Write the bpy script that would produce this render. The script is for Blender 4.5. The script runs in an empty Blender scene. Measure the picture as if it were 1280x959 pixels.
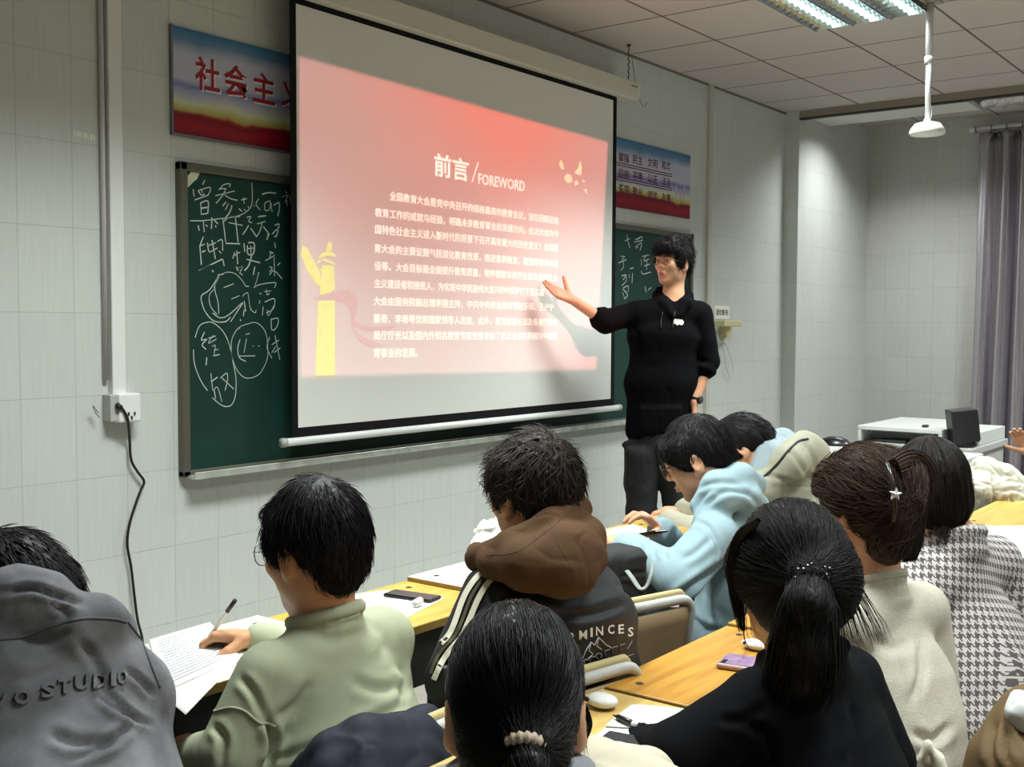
import bpy, math, random
import numpy as np
from mathutils import Vector, Matrix
from mathutils.bvhtree import BVHTree
random.seed(4); RNG = np.random.default_rng(7)
SC = bpy.context.scene
COL = SC.collection
PI = math.pi

# ------------------------------------------------------------------ camera
CH = 1.5                                   # camera height
FPX = 1391.1
YAW, PIT, ROL = 0.91892, -0.05241, 0.00451
def _axes():
    cy, sy = math.cos(YAW), math.sin(YAW); cp, sp = math.cos(PIT), math.sin(PIT)
    f = np.array([sy*cp, cy*cp, sp]); r = np.array([cy, -sy, 0.0]); u = np.cross(r, f)
    c, s = math.cos(ROL), math.sin(ROL)
    return f, r*c+u*s, u*c-r*s
CF, CR, CU = _axes()
cam_d = bpy.data.cameras.new('camera'); cam = bpy.data.objects.new('camera', cam_d); COL.objects.link(cam)
cam_d.sensor_width = 36.0; cam_d.sensor_fit = 'HORIZONTAL'; cam_d.lens = FPX/1280*36.0
cam_d.clip_start = 0.05
M = Matrix.Identity(4)
for i in range(3):
    M[i][0] = CR[i]; M[i][1] = CU[i]; M[i][2] = -CF[i]
M[2][3] = CH
cam.matrix_world = M
SC.camera = cam
C0 = np.array([0, 0, CH])
def ray(x, y): return CF + CR*(x-640)/FPX + CU*(479.5-y)/FPX
def at(x, y, d): return C0 + ray(x, y)*d                 # a point of the photo at a known depth
def ony(x, y, Y): r = ray(x, y); return C0 + r*(Y/r[1])  # ... on a plane parallel to the front wall
def onz(x, y, Z): r = ray(x, y); return C0 + r*((Z-CH)/r[2])
def onx(x, y, X): r = ray(x, y); return C0 + r*(X/r[0])

# ------------------------------------------------------------------ room measures
D = 3.5176                                 # front wall plane y
ZC = 3.107                                 # ceiling height
TW, TH, TX0, TZ0 = 0.1986, 0.2895, 1.932, 1.825    # wall tile grid
GX, SX, D1, SY = 4.537, 0.602, 0.565, 0.595        # ceiling grid
XR = 9.46                                  # right wall
XL, YB = -1.6, -5.0                        # left wall, back wall
DZ = 0.78                                  # desk height

# ------------------------------------------------------------------ look
SC.view_settings.view_transform = 'Standard'; SC.view_settings.look = 'None'
SC.view_settings.gamma = 1.0; SC.view_settings.use_curve_mapping = False
SC.view_settings.exposure = 0.0
W = bpy.data.worlds.new('world'); SC.world = W; W.use_nodes = True
W.node_tree.nodes['Background'].inputs[0].default_value = (0.75, 0.85, 1.0, 1)
W.node_tree.nodes['Background'].inputs[1].default_value = 0.45

def lamp(name, kind, loc, energy, color=(1, 1, 1), **k):
    l = bpy.data.lights.new(name, kind); l.energy = energy; l.color = color
    for a, b in k.items(): setattr(l, a, b)
    o = bpy.data.objects.new(name, l); COL.objects.link(o); o.location = loc
    return o
# ceiling troffers: x from x0 to x0+2 cells along the wall, one cell deep
TROFFERS = [(GX, D-D1-2*SY), (GX-5*SX, D-D1-2*SY), (GX-5*SX, D-D1-5*SY), (GX, D-D1-5*SY), (GX+4*SX, D-D1-5*SY), (GX-5*SX, D-D1-9*SY), (GX, D-D1-9*SY)]
TROFFER_W = [54, 54, 35, 35, 105, 54, 54]  # the strongest one is out of view, added to brighten the alcove
TROFFER_SPREAD = [117, 117, 124, 128, 150, 140, 140]
for (tx, ty), w, sprd in zip(TROFFERS, TROFFER_W, TROFFER_SPREAD):
    o = lamp('troffer_light', 'AREA', (tx+SX, ty+SY/2, ZC-0.06), w, (0.93, 1.0, 0.97), shape='RECTANGLE', size=1.1, size_y=0.5, spread=math.radians(sprd))
lamp('trough_light', 'AREA', (8.32, 2.72, 3.068), 22, (0.97, 1.0, 0.99), shape='RECTANGLE', size=.36, size_y=.8, spread=math.radians(138))
PROJ = (3.00, 0.60, 2.62)                   # ceiling projector lens
def slide_lamp():
    o = lamp('projector_light', 'SPOT', PROJ, 430, (1, 1, 1), spot_size=math.radians(120), spot_blend=0.0, shadow_soft_size=0.012)
    o.rotation_euler = (PI/2, 0, 0)
    l = o.data; l.use_nodes = True; nt = l.node_tree; N = nt.nodes; L = nt.links
    em = N['Emission']
    tc = N.new('ShaderNodeTexCoord'); sp = N.new('ShaderNodeSeparateXYZ'); L.new(tc.outputs['Normal'], sp.inputs[0])
    def m(op, a, b=None, c=None, clamp=False):
        n = N.new('ShaderNodeMath'); n.operation = op; n.use_clamp = clamp
        for i, v in enumerate((a, b, c)):
            if v is None: continue
            if isinstance(v, (int, float)): n.inputs[i].default_value = v
            else: L.new(v, n.inputs[i])
        return n.outputs[0]
    dist = (D-0.12)-PROJ[1]
    az = m('ABSOLUTE', sp.outputs[2])
    X = m('ADD', m('MULTIPLY', m('DIVIDE', sp.outputs[0], az), dist), PROJ[0])
    Z = m('ADD', m('MULTIPLY', m('DIVIDE', sp.outputs[1], az), dist), PROJ[2])
    x0, x1, x1b = 3.045, 5.328, 5.225
    zt0, zt1, zb0, zb1 = 2.563, 2.525, 1.286, 1.254
    u = m('DIVIDE', m('SUBTRACT', X, x0), x1-x0)              # 0..1 over the slide
    top = m('MULTIPLY_ADD', u, zt1-zt0, zt0); bot = m('MULTIPLY_ADD', u, zb1-zb0, zb0)
    v = m('DIVIDE', m('SUBTRACT', Z, bot), m('SUBTRACT', top, bot))   # 0 bottom, 1 top
    xr = m('MULTIPLY_ADD', v, x1-x1b, x1b)
    mask = m('MULTIPLY', m('MULTIPLY', m('GREATER_THAN', X, x0), m('LESS_THAN', X, xr)), m('MULTIPLY', m('GREATER_THAN', v, 0.0), m('LESS_THAN', v, 1.0)))
    # colour: red at the top centre and right, paler to the left and the bottom
    vv = m('POWER', m('MAXIMUM', v, 0.0), 1.7)
    uu = m('SMOOTH_MAX', 0.0, m('SUBTRACT', 1.0, m('MULTIPLY', m('ABSOLUTE', m('SUBTRACT', u, 0.62)), 1.55)), 0.2)
    nz = N.new('ShaderNodeTexNoise'); nz.inputs['Scale'].default_value = 2.2; nz.inputs['Detail'].default_value = 3
    cb = N.new('ShaderNodeCombineXYZ'); L.new(X, cb.inputs[0]); L.new(Z, cb.inputs[1]); L.new(cb.outputs[0], nz.inputs['Vector'])
    red = m('ADD', m('MULTIPLY', vv, m('MULTIPLY_ADD', uu, 1.15, 0.06)), m('MULTIPLY', m('SUBTRACT', nz.outputs[0], 0.5), 0.30), clamp=True)
    corner = m('MULTIPLY', m('SMOOTH_MAX', 0.0, m('SUBTRACT', 1.0, m('MULTIPLY', m('ADD', m('ABSOLUTE', m('SUBTRACT', u, 0.93)), m('ABSOLUTE', m('SUBTRACT', v, 0.05))), 5.0)), 0.1), 0.45)
    red = m('ADD', red, corner, clamp=True)
    mx = N.new('ShaderNodeMix'); mx.data_type = 'RGBA'; L.new(red, mx.inputs[0])
    mx.inputs[6].default_value = SLIDE_A; mx.inputs[7].default_value = SLIDE_B
    mul = N.new('ShaderNodeMix'); mul.data_type = 'RGBA'; L.new(mask, mul.inputs[0])
    mul.inputs[6].default_value = (0.004, 0.0045, 0.0045, 1); L.new(mx.outputs[2], mul.inputs[7])
    L.new(mul.outputs[2], em.inputs['Color'])
    du = m('DIVIDE', m('SUBTRACT', X, PROJ[0]), dist); dv = m('DIVIDE', m('SUBTRACT', Z, PROJ[2]), dist)      # the lens evens out the picture
    L.new(m('POWER', m('ADD', 1.0, m('ADD', m('MULTIPLY', du, du), m('MULTIPLY', dv, dv))), 1.5), em.inputs['Strength'])
    return o
SLIDE_A = (0.35, 0.16, 0.16, 1); SLIDE_B = (0.66, 0.06, 0.045, 1)
slide_lamp()

# ------------------------------------------------------------------ materials
def lin(c):
    return tuple(((v/12.92) if v <= 0.04045 else ((v+0.055)/1.055)**2.4) for v in [x/255.0 for x in c])
MATS = {}
def mat(name, rgb, rough=0.6, metal=0.0, spec=0.5, bump=None, vary=None, emit=None, alpha=None, sheen=0.0, trans=0.0, coat=0.0, attr=None):
    """rgb 0-255 sRGB. bump=(scale, strength, distance), vary=(scale, amount): mottled brightness."""
    if name in MATS: return MATS[name]
    m = bpy.data.materials.new(name); m.use_nodes = True; nt = m.node_tree; N = nt.nodes; L = nt.links
    b = N['Principled BSDF']; c = lin(rgb)
    b.inputs['Base Color'].default_value = (*c, 1); b.inputs['Roughness'].default_value = rough
    b.inputs['Metallic'].default_value = metal; b.inputs['Specular IOR Level'].default_value = spec
    if sheen: b.inputs['Sheen Weight'].default_value = sheen; b.inputs['Sheen Roughness'].default_value = 0.5
    if trans: b.inputs['Transmission Weight'].default_value = trans
    if coat: b.inputs['Coat Weight'].default_value = coat
    tc = N.new('ShaderNodeTexCoord')
    col = None
    if vary:
        nz = N.new('ShaderNodeTexNoise'); nz.inputs['Scale'].default_value = vary[0]; nz.inputs['Detail'].default_value = 5
        L.new(tc.outputs['Object'], nz.inputs['Vector'])
        mp = N.new('ShaderNodeMapRange'); L.new(nz.outputs[0], mp.inputs[0])
        mp.inputs[1].default_value = 0.25; mp.inputs[2].default_value = 0.75
        mp.inputs[3].default_value = 1-vary[1]; mp.inputs[4].default_value = 1+vary[1]
        mx = N.new('ShaderNodeMix'); mx.data_type = 'RGBA'; mx.blend_type = 'MULTIPLY'; mx.inputs[0].default_value = 1
        mx.inputs[6].default_value = (*c, 1); L.new(mp.outputs[0], mx.inputs[7]); col = mx.outputs[2]
        L.new(col, b.inputs['Base Color'])
    if attr:
        at_ = N.new('ShaderNodeAttribute'); at_.attribute_name = attr
        mx = N.new('ShaderNodeMix'); mx.data_type = 'RGBA'; mx.blend_type = 'MULTIPLY'; mx.inputs[0].default_value = 1
        mx.inputs[6].default_value = (*c, 1); L.new(at_.outputs['Fac'], mx.inputs[7])
        L.new(mx.outputs[2], b.inputs['Base Color'])
    if bump:
        nz = N.new('ShaderNodeTexNoise'); nz.inputs['Scale'].default_value = bump[0]; nz.inputs['Detail'].default_value = 4
        L.new(tc.outputs['Object'], nz.inputs['Vector'])
        bp = N.new('ShaderNodeBump'); bp.inputs['Strength'].default_value = bump[1]; bp.inputs['Distance'].default_value = bump[2]
        L.new(nz.outputs[0], bp.inputs['Height']); L.new(bp.outputs[0], b.inputs['Normal'])
    if emit: b.inputs['Emission Color'].default_value = (*lin(emit[0]), 1); b.inputs['Emission Strength'].default_value = emit[1]
    MATS[name] = m; return m
def nodes_of(m): return m.node_tree.nodes, m.node_tree.links, m.node_tree.nodes['Principled BSDF']

# ------------------------------------------------------------------ objects
def tag(o, label=None, cat=None, group=None, kind=None):
    if label: o['label'] = label
    if cat: o['category'] = cat
    if group: o['group'] = group
    if kind: o['kind'] = kind
    return o
def empty(name, loc, label=None, cat=None, group=None):
    o = bpy.data.objects.new(name, None); COL.objects.link(o); o.location = tuple(map(float, loc))
    o.empty_display_size = 0.1
    return tag(o, label, cat, group)
def mesh(name, V, F, m=None, parent=None, smooth=False, org=None, bevel=0.0, mats=None, fmat=None):
    V = np.asarray(V, float)
    off = np.zeros(3)
    if parent is not None:
        p = parent
        while p is not None: off = off + np.array(p.location); p = p.parent
    elif org is not None: off = np.asarray(org, float)
    me = bpy.data.meshes.new(name); me.from_pydata((V-off).tolist() if not len(V) else (V-off), [], F if isinstance(F, list) else F.tolist())
    for x in (mats or ([m] if m else [])): me.materials.append(x)
    if fmat is not None: me.polygons.foreach_set('material_index', np.asarray(fmat, np.int32))
    if smooth: me.polygons.foreach_set('use_smooth', np.ones(len(me.polygons), bool))
    me.update()
    o = bpy.data.objects.new(name, me); COL.objects.link(o)
    if parent is not None: o.parent = parent
    elif org is not None: o.location = tuple(map(float, org))
    if bevel:
        b = o.modifiers.new('bevel', 'BEVEL'); b.width = bevel; b.segments = 2; b.limit_method = 'ANGLE'; b.angle_limit = 0.6
        b.harden_normals = False
    return o
def rotz(a): c, s = math.cos(a), math.sin(a); return np.array([[c, -s, 0], [s, c, 0], [0, 0, 1.0]])
def rotx(a): c, s = math.cos(a), math.sin(a); return np.array([[1, 0, 0], [0, c, -s], [0, s, c.real]])
def roty(a): c, s = math.cos(a), math.sin(a); return np.array([[c, 0, s], [0, 1, 0], [-s, 0, c]])
def unit(v): v = np.asarray(v, float); return v/np.linalg.norm(v)
class MB:
    def __init__(s): s.V = []; s.F = []; s.n = 0; s.fm = []; s.cur = 0
    def add(s, V, F):
        V = np.asarray(V, float); s.V.append(V); s.F += [[i+s.n for i in f] for f in F]; s.fm += [s.cur]*len(F); s.n += len(V); return s
    def box(s, c, h, R=None):
        v = np.array([[x, y, z] for x in (-1, 1) for y in (-1, 1) for z in (-1, 1)])*np.asarray(h, float)
        if R is not None: v = v@np.asarray(R).T
        return s.add(v+np.asarray(c, float), [[0, 1, 3, 2], [4, 6, 7, 5], [0, 4, 5, 1], [2, 3, 7, 6], [0, 2, 6, 4], [1, 5, 7, 3]])
    def mm(s, a, b): a = np.asarray(a, float); b = np.asarray(b, float); return s.box((a+b)/2, (b-a)/2)
    def tube(s, P, r, n=10, cap=True, flat=None, closed=False):
        P = np.asarray(P, float); k = len(P); rr = np.broadcast_to(np.asarray(r, float), (k,))
        T = np.gradient(P, axis=0) if k > 2 else np.repeat((P[1]-P[0])[None], 2, 0)
        if closed: T = np.roll(P, -1, 0)-np.roll(P, 1, 0)
        T = T/np.maximum(np.linalg.norm(T, axis=1, keepdims=True), 1e-9)
        u = np.cross(T[0], [0, 0, 1.0]); u = u if np.linalg.norm(u) > .05 else np.cross(T[0], [0, 1.0, 0]); u = unit(u)
        V = []
        for i in range(k):
            u = unit(u-T[i]*(u@T[i])); w = np.cross(T[i], u)
            a = np.arange(n)*2*PI/n
            V.append(P[i]+rr[i]*(np.cos(a)[:, None]*u+np.sin(a)[:, None]*w*(flat or 1)))
        F = [[i*n+j, i*n+(j+1) % n, (i+1)*n+(j+1) % n, (i+1)*n+j] for i in range(k-1) for j in range(n)]
        if closed: F += [[(k-1)*n+j, (k-1)*n+(j+1) % n, (j+1) % n, j] for j in range(n)]
        elif cap: F += [list(range(n))[::-1], [(k-1)*n+j for j in range(n)]]
        return s.add(np.concatenate(V), F)
    def prism(s, poly, o, ax, ay, az, t):      # polygon (2d) in plane o,ax,ay extruded by az*t
        o, ax, ay, az = [np.asarray(q, float) for q in (o, ax, ay, az)]
        P = np.array([o+ax*p[0]+ay*p[1] for p in poly]); n = len(P)
        return s.add(np.concatenate([P, P+az*t]), [list(range(n))[::-1], [n+i for i in range(n)]]+[[i, (i+1) % n, n+(i+1) % n, n+i] for i in range(n)])
    def lathe(s, prof, c, n=24, R=None):
        a = np.arange(n)*2*PI/n; V = []
        for r, z in prof: V.append(np.c_[r*np.cos(a), r*np.sin(a), np.full(n, z)])
        V = np.concatenate(V)
        if R is not None: V = V@np.asarray(R).T
        k = len(prof)
        F = [[i*n+j, i*n+(j+1) % n, (i+1)*n+(j+1) % n, (i+1)*n+j] for i in range(k-1) for j in range(n)]+[list(range(n))[::-1], [(k-1)*n+j for j in range(n)]]
        return s.add(V+np.asarray(c, float), F)
    def strip(s, P, w, nrm):                   # flat ribbon along P
        P = np.asarray(P, float); T = np.gradient(P, axis=0); T /= np.maximum(np.linalg.norm(T, axis=1, keepdims=True), 1e-9)
        B = np.cross(T, nrm); B /= np.maximum(np.linalg.norm(B, axis=1, keepdims=True), 1e-9); w = np.broadcast_to(np.asarray(w, float), (len(P),))[:, None]
        V = np.concatenate([P-B*w/2, P+B*w/2]); n = len(P)
        return s.add(V, [[i, i+1, n+i+1, n+i] for i in range(n-1)])
    def build(s, name, m, parent=None, smooth=False, org=None, bevel=0.0, mats=None):
        return mesh(name, np.concatenate(s.V), s.F, m, parent, smooth, org, bevel, mats, s.fm if mats else None)
def arc(P, n=8, r=0.05):
    """polyline with rounded corners"""
    P = [np.asarray(p, float) for p in P]; out = [P[0]]
    for a, b, c in zip(P, P[1:], P[2:]):
        u, v = unit(a-b), unit(c-b); rr = min(r, np.linalg.norm(a-b)*.49, np.linalg.norm(c-b)*.49)
        for t in np.linspace(0, 1, n): out.append((1-t)**2*(b+u*rr)+2*t*(1-t)*b+t*t*(b+v*rr))
    out.append(P[-1]); return np.array(out)
def smooth_path(P, n=40):
    """Catmull-Rom through P"""
    P = np.asarray(P, float); Q = np.concatenate([[2*P[0]-P[1]], P, [2*P[-1]-P[-2]]]); k = len(P)-1; out = []
    for t in np.linspace(0, k, n):
        i = min(int(t), k-1); f = t-i; a, b, c, d = Q[i:i+4]
        out.append(.5*(2*b+(c-a)*f+(2*a-5*b+4*c-d)*f*f+(3*b-a-3*c+d)*f**3))
    return np.array(out)
def text_mesh(body, size, bold=0.0, align='LEFT', spacing=1.0):
    """verts (2d) and faces of a line of text"""
    c = bpy.data.curves.new('t', 'FONT'); c.body = body; c.size = size; c.align_x = align; c.offset = bold; c.space_character = spacing
    c.resolution_u = 2
    o = bpy.data.objects.new('t', c); COL.objects.link(o)
    dg = bpy.context.evaluated_depsgraph_get(); ev = o.evaluated_get(dg); m = ev.to_mesh()
    V = np.array([v.co[:] for v in m.vertices]).reshape(-1, 3); F = [list(p.vertices) for p in m.polygons]
    ev.to_mesh_clear(); bpy.data.objects.remove(o); bpy.data.curves.remove(c)
    return V, F
def fit_text(body, w, h, bold=0.0, hfit=True):
    """text scaled to exactly w x h, origin at its lower left"""
    V, F = text_mesh(body, 1.0, bold); lo, hi = V.min(0), V.max(0)
    V = (V-lo); V[:, 0] *= w/(hi[0]-lo[0]); V[:, 1] *= h/(hi[1]-lo[1]); return V, F
# ================================================================== the room
def tile_mat(name, axis, x0, z0, rgb=(203, 207, 202)):
    m = mat(name, rgb, rough=0.28, spec=0.4); N, L, b = nodes_of(m)
    tc = N.new('ShaderNodeTexCoord'); sp = N.new('ShaderNodeSeparateXYZ'); L.new(tc.outputs['Object'], sp.inputs[0])
    cb = N.new('ShaderNodeCombineXYZ')
    def off(s, v):
        a = N.new('ShaderNodeMath'); a.operation = 'SUBTRACT'; L.new(s, a.inputs[0]); a.inputs[1].default_value = v; return a.outputs[0]
    L.new(off(sp.outputs[axis], x0), cb.inputs[0]); L.new(off(sp.outputs[2], z0), cb.inputs[1])
    br = N.new('ShaderNodeTexBrick'); br.offset = 0.0; br.squash = 1.0; L.new(cb.outputs[0], br.inputs['Vector'])
    c = lin(rgb)
    br.inputs['Color1'].default_value = (*c, 1); br.inputs['Color2'].default_value = (*[v*0.95 for v in c], 1)
    br.inputs['Mortar'].default_value = (*[v*0.76 for v in c], 1)
    br.inputs['Scale'].default_value = 1; br.inputs['Mortar Size'].default_value = 0.0016; br.inputs['Mortar Smooth'].default_value = 0.3
    br.inputs['Brick Width'].default_value = TW; br.inputs['Row Height'].default_value = TH; br.inputs['Bias'].default_value = -0.3
    mp = N.new('ShaderNodeMapping'); mp.inputs['Scale'].default_value = (90, 5, 1); L.new(cb.outputs[0], mp.inputs[0])
    nz = N.new('ShaderNodeTexNoise'); nz.inputs['Scale'].default_value = 1; nz.inputs['Detail'].default_value = 3; L.new(mp.outputs[0], nz.inputs['Vector'])
    mr = N.new('ShaderNodeMapRange'); L.new(nz.outputs[0], mr.inputs[0]); mr.inputs[1].default_value = .3; mr.inputs[2].default_value = .7; mr.inputs[3].default_value = .965; mr.inputs[4].default_value = 1.03
    mx = N.new('ShaderNodeMix'); mx.data_type = 'RGBA'; mx.blend_type = 'MULTIPLY'; mx.inputs[0].default_value = 1
    L.new(br.outputs['Color'], mx.inputs[6]); L.new(mr.outputs[0], mx.inputs[7]); L.new(mx.outputs[2], b.inputs['Base Color'])
    bp = N.new('ShaderNodeBump'); bp.inputs['Strength'].default_value = .5; bp.inputs['Distance'].default_value = .001; bp.invert = True
    L.new(br.outputs['Fac'], bp.inputs['Height']); L.new(bp.outputs[0], b.inputs['Normal'])
    return m
FT = tile_mat('front_wall_tile', 0, TX0, TZ0)
RT = tile_mat('side_wall_tile', 1, 0.06, TZ0, (196, 197, 192))
def quad(name, a, b, c, d, m): o = mesh(name, [a, b, c, d], [[0, 1, 2, 3]], m); tag(o, kind='structure'); return o
ZT = 3.30
XE = 7.99                                                   # where the tiled pier steps forward
o = MB().mm((XL-.2, D, -.2), (XE, D+.2, ZT)).build('wall_front', FT); tag(o, kind='structure')
o = MB().mm((XE, D-.115, -.2), (XR+.2, D+.2, ZT)).build('wall_pier', FT); tag(o, kind='structure')
MATS['front_pier_side'] = None; del MATS['front_pier_side']
o = MB().mm((XR, YB, -.2), (XR+.2, D-.115, ZT)).build('wall_right', RT); tag(o, kind='structure')
PAINT = mat('white_plaster', (205, 204, 198), .8, bump=(40, .1, .002))
o = MB().mm((XL-.2, YB, -.2), (XL, D, ZT)).build('wall_left', PAINT); tag(o, kind='structure')
o = MB().mm((XL-.2, YB-.2, -.2), (XR+.2, YB, ZT)).build('wall_back', PAINT); tag(o, kind='structure')
FLOOR = mat('grey_terrazzo', (120, 116, 108), .45, vary=(60, .15))
o = MB().mm((XL, YB, -.1), (XR, D, 0)).build('floor', FLOOR); tag(o, kind='structure')
PLAT = mat('platform_tile', (150, 144, 134), .4, vary=(20, .1))
o = MB().mm((1.0, D-1.02, 0), (7.9, D, .15)).build('platform', PLAT, bevel=.006); tag(o, kind='structure')
# ceiling of square mineral boards in a thin dark grid
CM = mat('ceiling_board', (196, 188, 182), .9, spec=.2); N, L, b = nodes_of(CM)
tc = N.new('ShaderNodeTexCoord'); mp = N.new('ShaderNodeMapping'); L.new(tc.outputs['Object'], mp.inputs[0])
mp.inputs['Location'].default_value = (-(GX % SX), -((D-D1) % SY), 0)
br = N.new('ShaderNodeTexBrick'); br.offset = 0; br.squash = 1; L.new(mp.outputs[0], br.inputs['Vector'])
c = lin((196, 188, 182))
br.inputs['Color1'].default_value = (*c, 1); br.inputs['Color2'].default_value = (*[v*.96 for v in c], 1); br.inputs['Mortar'].default_value = (*lin((112, 98, 92)), 1)
br.inputs['Scale'].default_value = 1; br.inputs['Mortar Size'].default_value = .0075; br.inputs['Mortar Smooth'].default_value = .1; br.inputs['Brick Width'].default_value = SX; br.inputs['Row Height'].default_value = SY
nz = N.new('ShaderNodeTexNoise'); nz.inputs['Scale'].default_value = 220; L.new(tc.outputs['Object'], nz.inputs['Vector'])
bp = N.new('ShaderNodeBump'); bp.inputs['Strength'].default_value = .3; bp.inputs['Distance'].default_value = .002; L.new(nz.outputs[0], bp.inputs['Height']); L.new(bp.outputs[0], b.inputs['Normal'])
L.new(br.outputs['Color'], b.inputs['Base Color'])
o = MB().mm((XL, YB, ZC), (8.0, D, ZC+.1)).build('ceiling', CM); tag(o, kind='structure')
o = MB().mm((8.0, YB, 3.185), (XR, D, 3.3)).build('ceiling_alcove', CM); tag(o, kind='structure')
EDGE = mat('ceiling_edge_trim', (150, 143, 132), .6); DARK = mat('dark_gap', (52, 47, 44), .7)
mb = MB(); mb.mm((7.985, YB, ZC-.052), (8.03, D-.115, ZC)); o = mb.build('trim_1', EDGE); tag(o, kind='structure')
mb = MB(); mb.mm((7.983, YB, ZC-.062), (8.035, D-.115, ZC-.052)); o = mb.build('trim_2', DARK); tag(o, kind='structure')
mb = MB(); mb.mm((XL, D-.012, ZC-.012), (XE, D, ZC)); o = mb.build('trim_3', mat('wall_angle', (120, 110, 102), .6)); tag(o, kind='structure')
# a boxed lamp trough hanging in the alcove, foil wrapped pipe behind it
t = empty('ceiling_trough', (8.35, 2.8, 3.06), 'long white boxed trough under the alcove ceiling right of the tiled pier', 'ceiling trough')
MB().mm((8.10, 2.24, 3.075), (8.55, D-.12, 3.185)).build('trough_body', mat('white_enamel', (214, 214, 208), .45), t, bevel=.004)
MB().mm((8.09, 2.20, 3.065), (8.56, 2.245, 3.187)).build('end_cap', mat('grey_enamel', (150, 148, 144), .5), t, bevel=.003)
FOIL = mat('silver_foil', (196, 192, 190), .25, metal=.9, bump=(55, .9, .01))
mb = MB(); P = np.array([[8.33+.012*math.sin(y*31), y, 3.11] for y in np.linspace(2.19, .9, 40)]); mb.tube(P, .068+.006*np.sin(np.arange(40)*1.9), 16)
o = mb.build('foil_duct', FOIL, smooth=True, org=(8.33, 1.5, 3.11)); tag(o, 'crinkled silver foil duct under the ceiling above the curtain', 'duct')

# ---------------------------------------------------------------- conduits, sockets
WPL = mat('white_plastic', (226, 227, 224), .45); GPL = mat('grey_plastic', (176, 176, 172), .5); BLK = mat('black_rubber', (22, 22, 23), .5)
mb = MB(); mb.mm((2.257, D-.028, 1.245), (2.312, D, 3.105)); o = mb.build('cable_trunking', WPL, org=(2.285, D, 1.245), bevel=.004)
tag(o, 'wide white cable trunking running down the wall left of the slogan banner', 'cable trunking')
mb = MB(); mb.tube([(2.241, D-.010, 1.30), (2.241, D-.010, 3.105)], .0095, 12); o = mb.build('conduit_pipe', mat('pale_plastic', (200, 198, 196), .5), smooth=True, org=(2.238, D, 1.3))
tag(o, 'thin grey conduit pipe beside the white cable trunking on the left', 'pipe')
t = empty('wall_socket', (2.285, D, 1.16), 'white socket box at the foot of the cable trunking with a black plug', 'socket')
MB().mm((2.232, D-.05, 1.155), (2.262, D, 1.25)).build('side_plate', GPL, t, bevel=.003)
MB().mm((2.262, D-.055, 1.15), (2.352, D, 1.252)).build('socket_plate', WPL, t, bevel=.006)
mb = MB()
for dx, dz in ((-.012, -.02), (.012, -.02), (0, -.034)): mb.box((2.312+dx, D-.056, 1.2+dz), (.003, .002, .006))
mb.build('socket_hole', BLK, t)
mb = MB(); P = [ony(x, y, D-.03) for x, y in ((123, 516), (116, 507), (119, 515), (124, 522))]
mb.tube(smooth_path(P, 14), .0018, 6); mb.build('wire_end', mat('wire_grey', (120, 120, 118), .5), t, smooth=True)
px = [(149, 507), (155, 514), (160, 526), (162, 550), (164, 575), (172, 590), (180, 602), (175, 615), (169, 632), (162, 655), (159, 680), (164, 710), (168, 745), (172, 775), (178, 800)]
P = [ony(x, y, D-.06 if i < 3 else D-.02) for i, (x, y) in enumerate(px)]; P.append(P[-1]*np.array([1, 1, 0])+np.array([0, 0, .27])); P.append(P[-1]*np.array([1, 1, 0])+np.array([0, 0, .165]))
mb = MB(); mb.tube(smooth_path(P, 90), .0048, 8); mb.tube([P[0]+np.array([0, .012, 0]), P[0]-np.array([0, .006, .008])], .011, 10)
o = mb.build('power_cord', BLK, smooth=True, org=P[-1]); tag(o, 'black power cord hanging in a wavy line down the tiled wall from the socket box', 'cord')
mb = MB(); mb.mm((6.735, D-.024, .15), (6.765, D, ZC)).mm((6.765, D-.02, .15), (6.79, D, ZC))
o = mb.build('cable_trunking', mat('beige_plastic', (196, 194, 184), .5), org=(6.76, D, .15)); tag(o, 'narrow pale cable trunking on the wall right of the small slogan banner', 'cable trunking')
mb = MB(); P0 = ony(884, 430, D); mb.mm((6.79, D-.012, P0[2]-.01), (ony(905, 430, D)[0], D, P0[2]+.008)); o = mb.build('cable_trunking', GPL, org=(6.9, D, P0[2]))
tag(o, 'short horizontal grey trunking on the wall beside the standing presenter', 'cable trunking')
# yellowed wall bracket right of the presenter
t = empty('wall_bracket', (7.07, D, 1.52), 'yellowed plastic switch bracket with arm on wall right of presenter', 'wall bracket')
YP = mat('yellowed_plastic', (205, 194, 150), .5)
a = ony(900, 405, D); b_ = ony(907, 422, D); MB().mm((a[0], D-.05, b_[2]), (b_[0], D, a[2]+.02)).build('bracket_box', YP, t, bevel=.006)
a = ony(901, 403, D-.1); b_ = ony(924, 406, D-.1); MB().mm((a[0], D-.13, b_[2]-.012), (b_[0]-.02, D-.04, a[2]+.012)).build('bracket_arm', YP, t, bevel=.006)
mb = MB(); P = [ony(x, y, D-.03) for x, y in ((904, 424), (911, 440), (916, 456), (916, 470), (913, 472), (908, 460), (905, 440), (903, 430))]
mb.tube(smooth_path(P, 40), .004, 7); mb.build('dangling_cable', mat('white_wire', (214, 214, 208), .5), t, smooth=True)
a = ony(893, 382, D); b_ = ony(911, 399, D)
t = empty('paper_notice', (a[0], D, b_[2]), 'small white paper notice with black characters above the yellowed bracket', 'notice')
MB().mm((a[0], D-.003, b_[2]), (b_[0], D-.0005, a[2])).build('sheet', mat('paper_white', (236, 236, 230), .7), t)
V, F = fit_text('请勿断电', (b_[0]-a[0])*.82, (a[2]-b_[2])*.5, .01)
mesh('lettering', np.c_[a[0]+(b_[0]-a[0])*.09+V[:, 0], np.full(len(V), D-.0038), b_[2]+(a[2]-b_[2])*.25+V[:, 1]], F, mat('ink_black', (30, 30, 32), .7), t)
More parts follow.
